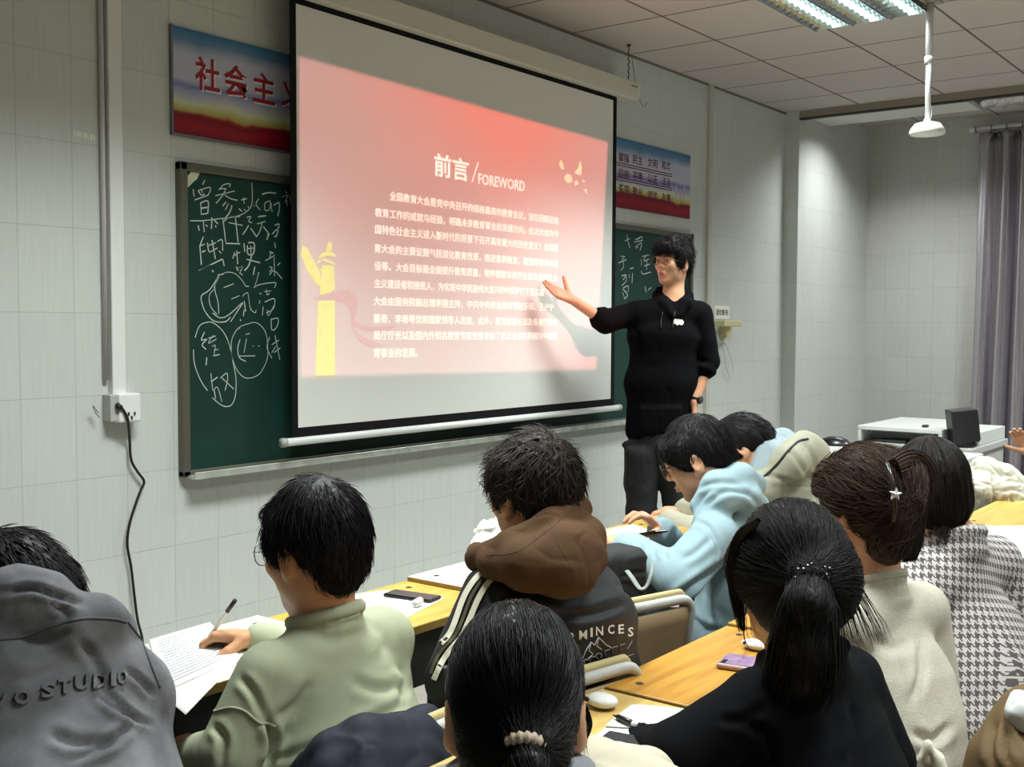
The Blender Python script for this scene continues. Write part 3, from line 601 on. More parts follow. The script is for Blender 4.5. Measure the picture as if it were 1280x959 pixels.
mb = MB(); mb.mm((cx0+.04, cy0+.21, .832), (cx0+.15, cy0+.36, .846)).mm((cx0+.04, cy0+.38, .832), (cx0+.15, cy1-.1, .846)); mb.build('control_keys', CD, t, bevel=.003)
mb = MB(); mb.mm((cx0+.1, cy0+.28, .925), (cx0+.14, cy0+.31, .94)); mb.build('latch', CD, t, bevel=.004)
t = empty('side_table', (5.9, 2.3, 0), 'white side table with a thick edge joined in front of the teaching console', 'table')
MB().mm((5.50, 1.62, .775), (6.37, 2.66, .812)).build('tabletop', CW, t, bevel=.006)
MB().mm((5.56, 1.68, 0), (6.32, 2.60, .775)).build('cabinet_body', CG, t, bevel=.004)
mb = MB(); mb.mm((5.53, 2.30, .813), (5.80, 2.62, .822)); o = mb.build('desk_mat', mat('mat_grey', (196, 198, 196), .5), org=(5.66, 2.46, .813), bevel=.003); tag(o, 'thin pale grey pad lying on the white side table', 'pad')
mb = MB(); c_ = np.array([6.27, 2.42, .813]); mb.lathe([(.0, .062), (.03, .058), (.06, .04), (.075, .015), (.078, 0)], (c_[0], c_[1], .813), 24)
o = mb.build('computer_mouse', mat('mouse_black', (18, 18, 20), .3), smooth=True, org=(c_[0], c_[1], .813)); o.scale = (1, 1.25, .8); tag(o, 'rounded black mouse on the white side table beside the console', 'mouse')
t = empty('speaker', (0, 0, 0), 'small black desk speaker tilted on the near corner of the teaching console', 'speaker')
sp_ = np.array([6.475, 1.765, .832]); t.location = tuple(sp_)
Rr = rotz(.5)@rotx(-.12)
MB().box(sp_+(0, 0, .118), (.075, .07, .092), Rr).build('speaker_box', mat('speaker_black', (16, 16, 18), .5), t, bevel=.006)
MB().box(sp_+(0, 0, .014), (.05, .05, .014), rotz(.5)).build('speaker_foot', CD, t, bevel=.004)
MB().box(sp_+Rr@np.array([-.0, -.0715, .0])+(0, 0, .118), (.066, .003, .082), Rr).build('speaker_grille', mat('grille_black', (10, 10, 11), .8, bump=(300, .6, .002)), t)
mb = MB(); mb.lathe([(.012, 0), (.014, .02), (.006, .03)], sp_+np.array([.05, -.055, .0]), 12); mb.build('volume_knob', CD, t, smooth=True)

# ================================================================== desks and chairs
def wood_mat(name, rgb, rgb2, rough=.38):
    m = mat(name, rgb, rough, spec=.45); N, L, b = nodes_of(m)
    tc = N.new('ShaderNodeTexCoord'); mp = N.new('ShaderNodeMapping'); mp.inputs['Scale'].default_value = (2.2, 26, 8); L.new(tc.outputs['Object'], mp.inputs[0])
    oi = N.new('ShaderNodeObjectInfo'); ad = N.new('ShaderNodeVectorMath'); ad.operation = 'ADD'; L.new(mp.outputs[0], ad.inputs[0]); L.new(oi.outputs['Location'], ad.inputs[1])
    nz = N.new('ShaderNodeTexNoise'); nz.inputs['Scale'].default_value = 1.6; nz.inputs['Detail'].default_value = 6; nz.inputs['Distortion'].default_value = .8; L.new(ad.outputs[0], nz.inputs['Vector'])
    cr = N.new('ShaderNodeValToRGB'); L.new(nz.outputs[0], cr.inputs[0]); e = cr.color_ramp.elements
    e[0].position = .3; e[0].color = (*lin(rgb2), 1); e[1].position = .66; e[1].color = (*lin(rgb), 1)
    L.new(cr.outputs[0], b.inputs['Base Color']); return m
WY = wood_mat('yellow_wood', (200, 162, 80), (176, 134, 54)); WO = wood_mat('golden_wood', (190, 140, 54), (160, 110, 34)); WL = wood_mat('pale_wood', (206, 176, 108), (190, 156, 86))
WW = mat('white_laminate', (212, 210, 192), .4, vary=(3, .03)); EDG = mat('desk_edge', (150, 122, 62), .5)
STEEL = mat('desk_steel', (52, 54, 58), .45, metal=.3); SCR = mat('screw_dark', (70, 58, 42), .5, metal=.4)
NEAR1, FAR1, NEAR2, FAR2 = 1.775, 2.115, .84, 1.186
def desk(x0, x1, y0, y1, z, top, label, edge=EDG, ledge=False):
    t = empty('school_desk', ((x0+x1)/2, (y0+y1)/2, 0), label, 'desk', 'school desks in two rows')
    MB().mm((x0, y0, z-.022), (x1, y1, z)).build('desktop', top, t, bevel=.0025)
    mb = MB(); mb.mm((x0+.001, y0-.0015, z-.0205), (x1-.001, y0, z-.0015)).mm((x0-.0015, y0+.001, z-.0205), (x0, y1-.001, z-.0015)); mb.build('edge_band', edge, t)
    mb = MB(); mb.mm((x0+.03, y0+.03, z-.16), (x1-.03, y0+.034, z-.03)).mm((x0+.03, y1-.034, z-.16), (x1-.03, y1-.03, z-.022)).mm((x0+.03, y0+.03, z-.16), (x0+.034, y1-.03, z-.022)).mm((x1-.034, y0+.03, z-.16), (x1-.03, y1-.03, z-.022)).mm((x0+.03, y0+.03, z-.164), (x1-.03, y1-.03, z-.16))
    mb.build('book_tray', STEEL, t)
    for x in (x0+.045, x1-.045):
        mb = MB(); mb.tube(arc([(x, y0+.05, .0), (x, y0+.05, z-.03)], 4), .0125, 8)
        mb.build('leg', STEEL, t, smooth=True)
        mb = MB(); mb.tube([(x, y1-.05, 0), (x, y1-.05, z-.03)], .0125, 8); mb.build('leg', STEEL, t, smooth=True)
    mb = MB(); mb.tube([(x0+.045, y1-.05, .12), (x1-.045, y1-.05, .12)], .011, 8).tube([(x0+.045, y0+.05, .12), (x0+.045, y1-.05, .12)], .011, 8).tube([(x1-.045, y0+.05, .12), (x1-.045, y1-.05, .12)], .011, 8); mb.build('foot_rail', STEEL, t, smooth=True)
    for x in (x0+.055, x1-.055):
        mb = MB(); mb.lathe([(.0085, 0), (.0085, .0012), (.003, .0016), (.003, .0006)], (x, y1-.06, z-.0002), 14); mb.build('screw', SCR, t)
    return t
R1 = [(.60, 1.165, WY, 'yellow school desk at the far left under the grey jacket'), (1.17, 1.755, WW, 'white topped school desk with worksheets at the left, under the writing hand'),
      (1.765, 2.285, WY, 'yellow school desk holding a black phone, between the two left boys'), (2.29, 2.85, WW, 'white topped school desk in front of the boy in the black and brown jacket'),
      (2.855, 3.41, WL, 'pale wooden school desk under the phone of the boy in the light blue hoodie'), (3.415, 3.97, WY, 'yellow school desk in front of the boy in the beige jacket'), (3.975, 4.53, WY, 'yellow school desk right of the beige jacket'), (4.535, 5.09, WW, 'white topped school desk before the side table')]
for x0, x1, m_, lb in R1:
    desk(x0, x1, NEAR1, FAR1, DZ+(.012 if m_ is WW else 0), m_, lb)
R2 = [(.72, 1.27, WY, 'yellow school desk in front of the empty place at lower left'), (1.28, 1.84, WL, 'light wooden school desk with the notebook and ballpoint pen'),
      (1.846, 2.405, WO, 'golden brown school desk carrying the purple cased phone'), (2.41, 2.96, WO, 'golden school desk seen past the cheek of the girl in black'),
      (2.965, 3.52, WY, 'yellow school desk hidden in front of the houndstooth jacket'), (3.525, 4.25, WW, 'white topped school desk with the green pen at the right edge'), (4.26, 4.95, WY, 'yellow school desk under the white padded coat at the right edge')]
for i, (x0, x1, m_, lb) in enumerate(R2):
    desk(x0, x1, NEAR2, FAR2, DZ+(.010 if i in (3,) else .004 if m_ is WO else 0), m_, lb)
FRM = mat('chair_frame_grey', (176, 178, 174), .4, vary=(30, .1)); PLY = mat('chair_ply', (150, 128, 98), .5, vary=(12, .12)); TAN = mat('chair_tan_edge', (180, 164, 118), .5)
def chair(loc, h, label, top=.82):
    """tubular school chair; heading h clockwise from +y"""
    t = empty('school_chair', (loc[0], loc[1], 0), label, 'chair', 'tubular school chairs')
    R = rotz(-h); o = np.array([loc[0], loc[1], 0.0])
    def w(P): return (np.asarray(P, float)@R.T)+o
    w2 = .19
    P = arc([(-w2, .03, .44), (-w2, -.035, top), (w2, -.035, top), (w2, .03, .44)], 8, .05); mb = MB(); mb.tube(w(P), .0125, 10); mb.build('back_frame', FRM, t, smooth=True)
    n = 13; V = []
    for k in range(7):
        f = k/6; z = .575+f*(top-.02-.575); yb = .03-.065*(z-.44)/(top-.44)
        for i in range(n):
            x = -w2+.012+(2*w2-.024)*i/(n-1); V.append((x, yb-.012*(1-(x/w2)**2), z))
    F = [[k*n+i, k*n+i+1, (k+1)*n+i+1, (k+1)*n+i] for k in range(6) for i in range(n-1)]
    b_ = mesh('backrest', w(V), F, PLY, t, smooth=True); s = b_.modifiers.new('t', 'SOLIDIFY'); s.thickness = .010; s.offset = 0
    mb = MB(); P = arc([(-w2+.02, -.022, top-.004), (-w2+.03, -.022, top+.014), (w2-.03, -.022, top+.014), (w2-.02, -.022, top-.004)], 6, .02); mb.tube(w(P), .010, 8, flat=1.0); mb.build('back_cap', TAN, t, smooth=True)
    V = []; n = 9
    for i in range(n):
        for j in range(n):
            x, y = -.185+.37*i/(n-1), 0.0+.36*j/(n-1); V.append((x, y+.02, .445-.012*(1-(x/.19)**2)*(1-((y-.16)/.2)**2)))
    F = [[i*n+j, (i+1)*n+j, (i+1)*n+j+1, i*n+j+1] for i in range(n-1) for j in range(n-1)]
    b_ = mesh('seat', w(V), F, PLY, t, smooth=True); s = b_.modifiers.new('t', 'SOLIDIFY'); s.thickness = .012; s.offset = 1
    for s_ in (-1, 1):
        mb = MB(); mb.tube(w(arc([(s_*w2, -.06, 0), (s_*w2, .03, .43), (s_*w2, .36, .43), (s_*w2, .39, 0)], 6, .05)), .011, 8); mb.build('leg', FRM, t, smooth=True)
    mb = MB(); mb.tube(w([(-w2, .37, .16), (w2, .37, .16)]), .009, 8).tube(w([(-w2, -.025, .16), (w2, -.025, .16)]), .009, 8); mb.build('stretcher', FRM, t, smooth=True)
    return t
chair((2.30, 1.40), .28, 'empty tubular school chair holding the black bag beside the brown hood')
chair((1.777, 1.232), .20, 'tubular school chair behind the boy in the black and brown jacket', .805)
chair((1.40, 1.29), 0, 'tubular school chair of the boy in the pale green sweatshirt, under the navy coat', .80)
chair((.80, 1.22), 0, 'tubular school chair of the person in the grey jacket', .70)
chair((3.30, 1.18), -.2, 'tubular school chair of the boy in the light blue hoodie', .76)
chair((3.85, 1.22), -.1, 'tubular school chair of the boy in the beige jacket', .72)
chair((1.0, .52), .8, 'tubular school chair of the woman with the scrunchie', .74)
chair((1.70, .52), .25, 'tubular school chair of the girl in black', .74)
chair((2.47, .50), .35, 'tubular school chair of the girl in the cream sweater', .74)
chair((2.95, .42), .6, 'tubular school chair of the person in houndstooth', .74)
# ================================================================== smooth solid modelling for people, clothes and hair
f32 = np.float32
class Sdf:
    def __init__(s): s.P = []
    def _a(s, fn, c, r, k, op): s.P.append((fn, np.asarray(c, float), float(r), k, op)); return s
    def ell(s, c, r, R=None, k=.02, op='u'):
        c = np.asarray(c, float); r = np.asarray(r, float)*np.ones(3); Q = np.eye(3) if R is None else np.asarray(R)
        def fn(p):
            q = (p-c)@Q; k0 = np.sqrt(((q/r)**2).sum(1)); k1 = np.sqrt(((q/(r*r))**2).sum(1))
            return k0*(k0-1)/np.maximum(k1, 1e-6)
        return s._a(fn, c, r.max(), k, op)
    def cap(s, a, b, ra, rb=None, k=.02, op='u', ax=None, sx=1.0):
        a = np.asarray(a, float); b = np.asarray(b, float); rb = ra if rb is None else rb; ba = b-a; bb = max(ba@ba, 1e-9)
        if ax is not None: ax = unit(ax)
        def fn(p):
            pa = p-a; t = np.clip(pa@ba/bb, 0, 1); q = pa-t[:, None]*ba
            if ax is not None: q = q-np.outer(q@ax, ax)*(1-1/sx)
            return np.sqrt((q*q).sum(1))-(ra+(rb-ra)*t)
        return s._a(fn, (a+b)/2, math.sqrt(bb)/2+max(ra, rb)*max(sx, 1), k, op)
    def path(s, P, r, k=.015, op='u', ax=None, sx=1.0):
        P = [np.asarray(p, float) for p in P]; r = np.broadcast_to(np.asarray(r, float), (len(P),))
        for i in range(len(P)-1): s.cap(P[i], P[i+1], r[i], r[i+1], k, op, ax, sx)
        return s
    def box(s, c, h, R=None, rd=.01, k=.01, op='u'):
        c = np.asarray(c, float); h = np.asarray(h, float)-rd; Q = np.eye(3) if R is None else np.asarray(R)
        def fn(p):
            q = np.abs((p-c)@Q)-h; return np.sqrt((np.maximum(q, 0)**2).sum(1))+np.minimum(q.max(1), 0)-rd
        return s._a(fn, c, np.linalg.norm(h)+rd, k, op)
    def plane(s, c, n, k=.01, op='s'):          # cuts away the side the normal points to
        c = np.asarray(c, float); n = unit(n)
        return s._a(lambda p: -((p-c)@n), c, 1e3, k, op)
    def ev(s, p, sel=None):
        d = None
        for i, (fn, c, r, k, op) in enumerate(s.P):
            if sel is not None and not sel[i]: continue
            e = fn(p)
            if d is None:
                d = e if op == 'u' else np.full(len(p), 1.0); continue
            if op == 'u':
                h = np.clip(.5+.5*(d-e)/k, 0, 1); d = d+(e-d)*h-k*h*(1-h)
            elif op == 's':
                h = np.clip(.5-.5*(d+e)/k, 0, 1); d = d+(-e-d)*h+k*h*(1-h)
            else:
                h = np.clip(.5-.5*(d-e)/k, 0, 1); d = d+(e-d)*h+k*h*(1-h)
        return d if d is not None else np.full(len(p), 1.0)
    def grad(s, p, e=.002):
        g = np.stack([s.ev(p+np.eye(3)[i]*e)-s.ev(p-np.eye(3)[i]*e) for i in range(3)], 1)
        return g/np.maximum(np.linalg.norm(g, axis=1, keepdims=True), 1e-9)
    def mesh(s, vox, B=14):
        lo = np.min([c-r for fn, c, r, k, op in s.P if op == 'u'], 0)-.03; hi = np.max([c+r for fn, c, r, k, op in s.P if op == 'u'], 0)+.03
        nb = np.ceil((hi-lo)/(vox*B)).astype(int); S = vox*B; rad = S*.867
        g = np.stack(np.meshgrid(*[np.arange(n) for n in nb], indexing='ij'), -1).reshape(-1, 3)
        cen = lo+(g+.5)*S
        act = np.abs(s.ev(cen)) < rad*1.6+.02
        g, cen = g[act], cen[act]
        D_ = [fn(cen) for fn, c, r, k, op in s.P]; U = np.array([op == 'u' for *_, op in s.P])
        D_ = np.array(D_); du = D_[U].min(0)
        kk = np.array([k for _, _, _, k, _ in s.P])
        lc = np.stack(np.meshgrid(*[np.arange(B+1)]*3, indexing='ij'), -1).reshape(-1, 3)
        N1 = 1 << 20
        cells = []; verts = []; quads = []
        for b in range(len(g)):
            sel = np.where(U, D_[:, b] < du[b]+2.6*rad+2*kk, D_[:, b] < rad*1.7+kk)
            base = g[b]*B; pts = lo+(lc+base)*vox
            v = s.ev(pts, sel).reshape(B+1, B+1, B+1); ins = v < 0
            if ins.all() or not ins.any(): continue
            i8 = [(a, b_, c) for a in (0, 1) for b_ in (0, 1) for c in (0, 1)]
            cnt = sum(ins[a:a+B, b_:b_+B, c:c+B].astype(np.int8) for a, b_, c in i8)
            ci = np.argwhere((cnt > 0) & (cnt < 8))
            if len(ci) == 0: continue
            acc = np.zeros((len(ci), 3)); n = np.zeros(len(ci))
            cv = {q: v[ci[:, 0]+q[0], ci[:, 1]+q[1], ci[:, 2]+q[2]] for q in i8}
            for q in i8:
                for ax in range(3):
                    if q[ax]: continue
                    q2 = list(q); q2[ax] = 1; q2 = tuple(q2); a, b_ = cv[q], cv[q2]
                    m = (a < 0) != (b_ < 0); t = np.where(m, a/np.where(m, a-b_, 1), 0)
                    w = np.array(q, float)+0*t[:, None]; w[:, ax] = t
                    acc += np.where(m[:, None], w, 0); n += m
            verts.append(lo+(ci+base+acc/n[:, None])*vox)
            G = ci+base; cells.append((G[:, 0]*N1+G[:, 1])*N1+G[:, 2])
            for ax in range(3):
                sl = [slice(0, B)]*3; a = ins[:B, :B, :B]; sh = [slice(0, B)]*3; sh[ax] = slice(1, B+1); b_ = ins[tuple(sh)]
                e = np.argwhere(a != b_)
                if len(e) == 0: continue
                flip = a[e[:, 0], e[:, 1], e[:, 2]]
                u, w = (ax+1) % 3, (ax+2) % 3; eu = np.eye(3, dtype=int)[u]; ew = np.eye(3, dtype=int)[w]
                E = e+base; q = [E, E-eu, E-eu-ew, E-ew]
                K = np.stack([(x[:, 0]*N1+x[:, 1])*N1+x[:, 2] for x in q], 1)
                K[~flip] = K[~flip][:, ::-1]; quads.append(K)
        V = np.concatenate(verts); C = np.concatenate(cells); Q = np.concatenate(quads)
        o = np.argsort(C); Cs = C[o]; ix = np.searchsorted(Cs, Q); ix = np.minimum(ix, len(Cs)-1); ok = (Cs[ix] == Q).all(1)
        F = o[ix[ok]]
        return V, F
def vnoise(p):
    """3d value noise in -1..1"""
    i = np.floor(p).astype(np.int64); f = p-i; f = f*f*(3-2*f)
    def h(x, y, z):
        n = (x*374761393+y*668265263+z*2147483647+1013904223) & 0xffffffff
        n = ((n ^ (n >> 13))*1274126177) & 0xffffffff; n = n ^ (n >> 16)
        return (n & 0xffff)/32767.5-1
    r = 0
    for a in (0, 1):
        for b in (0, 1):
            for c in (0, 1):
                w = (f[:, 0] if a else 1-f[:, 0])*(f[:, 1] if b else 1-f[:, 1])*(f[:, 2] if c else 1-f[:, 2])
                r = r+w*h(i[:, 0]+a, i[:, 1]+b, i[:, 2]+c)
    return r
def vnormals(V, F):
    n = np.cross(V[F[:, 2]]-V[F[:, 0]], V[F[:, 3]]-V[F[:, 1]]); N = np.zeros_like(V)
    for i in range(4):
        for k in range(3): N[:, k] += np.bincount(F[:, i], n[:, k], len(V))
    return N/np.maximum(np.linalg.norm(N, axis=1, keepdims=True), 1e-12)
def relax(V, F, it=1):
    for _ in range(it):
        A = np.zeros_like(V); c = np.zeros(len(V))
        for i in range(4):
            a, b = F[:, i], F[:, (i+1) % 4]
            for k in range(3): A[:, k] += np.bincount(a, V[b, k], len(V))+np.bincount(b, V[a, k], len(V))
            c += np.bincount(a, minlength=len(V))+np.bincount(b, minlength=len(V))
        V = .5*V+.5*A/np.maximum(c, 1)[:, None]
    return V
def folds(V, N, amp=.006, size=.09, dirs=None, seed=0, fine=.3):
    """creases in cloth: ridged noise stretched along a direction"""
    p = V+np.array([seed*3.1, seed*1.7, seed*.9])
    q = p/size
    if dirs is not None: a = unit(dirs); q = q-np.outer(q@a, a)*.68
    w = np.stack([vnoise(q*.7+9), vnoise(q*.7+31), vnoise(q*.7+57)], 1)*.55
    a1 = 1-np.abs(vnoise(q+w)); a2 = 1-np.abs(vnoise(q*1.9+w*1.5+5)); a3 = 1-np.abs(vnoise(q*1.3+w+71))
    return V+N*((np.clip(a1, 0, 1)**7*.55-np.clip(a3, 0, 1)**9*.75+np.clip(a2, 0, 1)**7*fine*.6)*amp)[:, None]
def pix(V):
    q = V-C0; z = q@CF; return np.c_[640+FPX*(q@CR)/z, 479.5-FPX*(q@CU)/z]
def crease(V, N, lines):
    """cloth creases traced from the photo: (points, width px, depth m); a valley with a soft ridge beside it"""
    face = np.clip(-(N*((V-C0)/np.linalg.norm(V-C0, axis=1, keepdims=True))).sum(1)*1.6, 0, 1); q = pix(V); d = np.zeros(len(V))
    for pts, w, amp in lines:
        P = smooth_path([(x, y, 0) for x, y in pts], 6*len(pts))[:, :2]; best = np.full(len(V), 1e9); sg = np.zeros(len(V)); tt = np.zeros(len(V)); n = len(P)-1
        for i in range(n):
            a, b = P[i], P[i+1]; ba = b-a; t = np.clip(((q-a)@ba)/max(ba@ba, 1e-9), 0, 1); r = q-a-t[:, None]*ba; l = np.sqrt((r*r).sum(1)); m = l < best
            best = np.where(m, l, best); sg = np.where(m, np.sign(ba[0]*r[:, 1]-ba[1]*r[:, 0]), sg); tt = np.where(m, (i+t)/n, tt)
        sd_ = best*sg; taper = np.clip(np.minimum(tt, 1-tt)*5+.15, 0, 1)
        d += amp*taper*(-np.exp(-(sd_/w)**2)+.55*np.exp(-((sd_-1.9*w)/(1.2*w))**2)+.35*np.exp(-((sd_+1.9*w)/(1.2*w))**2))*(best < 6*w)
    return V+N*(d*face)[:, None]
def solid(name, sd, vox, m, parent=None, org=None, fold=None, rx=1, uvfn=None, post=None, lines=None):
    V, F = sd.mesh(vox); V = relax(V, F, rx)
    if fold: V = folds(V, vnormals(V, F), **fold)
    if lines: V = crease(V, vnormals(V, F), lines)
    if post: V = post(V, vnormals(V, F))
    o = mesh(name, V, F, m, parent, True, org)
    if uvfn:
        a = o.data.attributes.new('cloth_uv', 'FLOAT_VECTOR', 'POINT'); a.data.foreach_set('vector', np.asarray(uvfn(V), f32).ravel())
    return o
# ---- frames
def fr(h, pitch=0.0, roll=0.0):
    """columns: right, forward, up. h clockwise from +y, pitch looks down, roll tips to the right"""
    return rotz(-h)@rotx(-pitch)@roty(roll)
# ---- anatomy
def add_head(s, c, R, ears=1.0, wide=1.0, face=True):
    L = lambda x, y, z: np.asarray(c)+R@np.array([x*wide, y, z])
    s.ell(L(0, -.012, .032), (.074*wide, .094, .088), R, .02)
    s.ell(L(0, .030, -.040), (.057*wide, .060, .074), R, .03)
    s.ell(L(0, .058, -.098), (.026, .026, .022), R, .03)
    for x in (-1, 1):
        s.ell(L(x*.046, .0, -.055), (.018, .042, .03), R, .03)              # jaw corner
        s.ell(L(x*.038, .062, -.022), (.024, .022, .022), R, .02)           # cheek
    if face:
        for x in (-1, 1):
            s.ell(L(x*.031, .099, .004), (.019, .016, .0115), R, .012, 's')
            s.ell(L(x*.031, .081, .004), (.013, .013, .012), R, .004)
            s.cap(L(x*.014, .089, .022), L(x*.044, .078, .022), .009, .007, .012)
        s.cap(L(0, .086, .010), L(0, .100, -.022), .007, .0095, .010)
        s.ell(L(0, .104, -.027), (.0105, .0095, .008), R, .008)
        for x in (-1, 1): s.ell(L(x*.0115, .096, -.030), (.0075, .009, .007), R, .006)
        s.ell(L(0, .088, -.060), (.023, .0115, .0065), R, .005); s.ell(L(0, .087, -.0705), (.020, .0115, .0072), R, .005)
        s.cap(L(-.020, .096, -.0648), L(.020, .096, -.0648), .0022, .0022, .003, 's')
        s.ell(L(0, .084, -.086), (.018, .008, .006), R, .012, 's')
    for x in (-1, 1):
        if not ears: break
        Re = R@rotz(x*-.42)@rotx(-.12); e = L(x*.079, -.012, -.012)
        s.ell(e, (.010*ears, .0185, .033), Re, .008); s.ell(e+R@np.array([x*.010, .004, .004]), (.007, .011, .019), Re, .006, 's')
        s.ell(L(x*.075, .0, -.040), (.007, .009, .010), R, .008)
def add_hand(s, w, f, n, side=1, curl=(.35, .4, .45, .5), spread=.10, thumb=(.75, .25), sc=1.0, tcurl=.3):
    """w wrist, f towards the fingers, n out of the palm, side +1 right hand"""
    f = unit(f); n = unit(np.asarray(n, float)-f*(np.asarray(n, float)@f)); t = np.cross(f, n)*side; w = np.asarray(w, float)
    tips = []
    base = [(.086, .027), (.090, .009), (.085, -.009), (.077, -.026)]; ln = [.072, .080, .074, .058]; rad = [.0088, .0090, .0085, .0075]
    for i in range(4):
        kn = w+(f*base[i][0]+t*base[i][1])*sc
        s.cap(w+t*base[i][1]*.55*sc, kn, .0135*sc, .0118*sc, .012)
        d = unit(f+t*(1.5-i)*spread*.55); c = curl[i]; p = kn; ang = 0.0
        for j, (fr_, r0, r1) in enumerate(((.45, 1, .95), (.31, .95, .88), (.24, .88, .78))):
            ang += c*(.8, 1.15, .7)[j]; q = p+(d*math.cos(ang)+n*math.sin(ang))*ln[i]*fr_*sc
            s.cap(p, q, rad[i]*r0*sc, rad[i]*r1*sc, .0035); p = q
        tips.append(p)
    b = w+(f*.022+t*.022+n*.006)*sc; d = unit(f*(1-thumb[0]*.55)+t*thumb[0]+n*thumb[1]); p = b
    s.cap(w+f*.01*sc, b, .016*sc, .015*sc, .012)
    for j, (l, r0, r1) in enumerate(((.042, .0145, .0112), (.033, .0112, .0098), (.026, .0098, .0080))):
        q = p+d*l*sc; s.cap(p, q, r0*sc, r1*sc, .005); p = q; d = unit(d+(f*.5+n*.4)*tcurl)
    tips.append(p); return tips
def torso(s, P, C, N, SL, SR, g=0.0, w=1.0, k=.05, depth=1.0):
    P, C, N, SL, SR = [np.asarray(q, float) for q in (P, C, N, SL, SR)]; lat = unit(SR-SL)
    s.cap(P, C, (.104+g)*depth, (.106+g)*depth, k, 'u', lat, 1.30*w)
    top = C*.35+(SL+SR)/2*.65
    s.cap(C, top, (.104+g)*depth, (.078+g)*depth, k, 'u', lat, 1.50*w)
    s.cap(SL*.86+SR*.14, SR*.86+SL*.14, .046+g, .046+g, k)
    s.cap((SL+SR)/2, N, .066+g, .052+g*.6, k, 'u', lat, 1.3)
def coat(s, hem, ch, N, SL, SR, hw, cw, dp, k=.03, sh=.050, neck=.060):
    """body of a garment: hem and chest centres, half widths hw cw, half depth dp"""
    hem, ch, N, SL, SR = [np.asarray(q, float) for q in (hem, ch, N, SL, SR)]; lat = unit(SR-SL); mid = (SL+SR)/2; up = np.array([0, 0, 1.0])
    h2 = hem*.5+ch*.5
    s.cap(hem, h2, dp, dp, k, 'u', lat, hw/dp); s.cap(h2, ch, dp, dp*.98, k, 'u', lat, (hw+cw)/2/dp)
    s.cap(ch, mid-up*.015, dp*.98, sh*1.02, k, 'u', lat, cw/dp)
    s.cap(SL*.94+SR*.06, SR*.94+SL*.06, sh, sh, k)
    s.cap(mid+up*.0, N-up*.03, sh*1.1, neck-.008, k, 'u', lat, 1.2)
    for q in (SL, SR): s.cap(N-up*.045, q*.85+mid*.15, neck*.72, sh*.92, k)
def collar(s, N, bh, tilt, r=.064, th=.010, drop=.0):
    N = np.asarray(N, float)+np.array([0, 0, -drop]); Q = fr(bh, tilt)
    s.ell(N+np.array([0, 0, -.055]), (r*.96, r*.96, .046), Q, .02)
    for dz, rr_, t_, k in ((-.045, .98, .010, .02), (-.022, .97, .010, .012), (0, 1.0, th, .006)): s.path(ring(N+np.array([0, 0, dz]), Q, r*rr_, r*.96*rr_, 20), t_, k)
def limb(s, a, b, c, r, k=.03):
    s.cap(a, b, r[0], r[1], k); s.cap(b, c, r[1], r[2], k)
# ---- hair
def strands_mesh(sd, roots, flow, length, steps=8, r0=.0011, lift=.006, root_in=.001, jitter=.25, sag=0.0, rr=RNG):
    n = len(roots); p = roots.copy(); pts = []; L = np.broadcast_to(np.asarray(length, float), (n,))*(.7+.6*rr.random(n)); li = lift*(rr.random(n)**2)*1.6
    jd = rr.normal(size=(n, 3))*jitter
    for k in range(steps):
        f = k/(steps-1); off = -root_in+(li+root_in)*f
        g = sd.grad(p); d = sd.ev(p); p = p-g*(np.clip(d-off, -.02, .05))[:, None]*(1 if sag == 0 else (1-min(1, f*sag)))
        pts.append(p.copy())
        v = flow(p)+jd; v = v-g*((v*g).sum(1))[:, None]*(1-.25*f); v /= np.maximum(np.linalg.norm(v, axis=1, keepdims=True), 1e-9)
        if sag: v[:, 2] -= sag*f; v /= np.linalg.norm(v, axis=1, keepdims=True)
        p = p+v*(L/steps)[:, None]
    return tubes_mesh(np.array(pts), r0)
def tubes_mesh(P, r0, sides=3, taper=True):
    """P steps x n x 3"""
    k, n, _ = P.shape; T = np.gradient(P, axis=0); T /= np.maximum(np.linalg.norm(T, axis=2, keepdims=True), 1e-9)
    u = np.cross(T, np.array([.31, .17, .93])); u /= np.maximum(np.linalg.norm(u, axis=2, keepdims=True), 1e-9); w = np.cross(T, u)
    r = r0*(1-.85*np.linspace(0, 1, k)**2 if taper else np.ones(k))[:, None, None]
    V = np.stack([P+r*(math.cos(a)*u+math.sin(a)*w) for a in np.arange(sides)*2*PI/sides], 2)       # k,n,s,3
    idx = np.arange(k*n*sides).reshape(k, n, sides); a = idx[:-1]; b = idx[1:]
    F = np.stack([a, np.roll(a, -1, 2), np.roll(b, -1, 2), b], -1).reshape(-1, 4)
    return V.reshape(-1, 3), F
def hair_obj(name, parent, parts, m):
    """parts: list of (V,F,tint-per-vertex or None)"""
    V = []; F = []; n = 0; A = []
    for v, f, a in parts:
        V.append(v); F.append(np.asarray(f)+n); n += len(v); A.append(np.ones(len(v)) if a is None else a)
    o = mesh(name, np.concatenate(V), np.concatenate(F), m, parent, True)
    at_ = o.data.attributes.new('tint', 'FLOAT', 'POINT'); at_.data.foreach_set('value', np.concatenate(A).astype(f32)); return o
def strand_tint(n_str, steps, sides=3, lo=.6, hi=1.8, rr=RNG):
    t = lo+(hi-lo)*rr.random(n_str)**2; return np.repeat(np.tile(t[None, :, None], (steps, 1, 1)), sides, 2).reshape(-1)
def pick(V, F, n, mask=None, rr=RNG):
    c = V[F].mean(1); nn = np.cross(V[F[:, 2]]-V[F[:, 0]], V[F[:, 3]]-V[F[:, 1]]); a = np.linalg.norm(nn, axis=1)
    if mask is not None: a = a*mask(c)
    return c[rr.choice(len(c), n, p=a/a.sum())]
def hair_mat(name, rgb, rough=.55): return mat(name, rgb, rough, spec=.22, attr='tint')
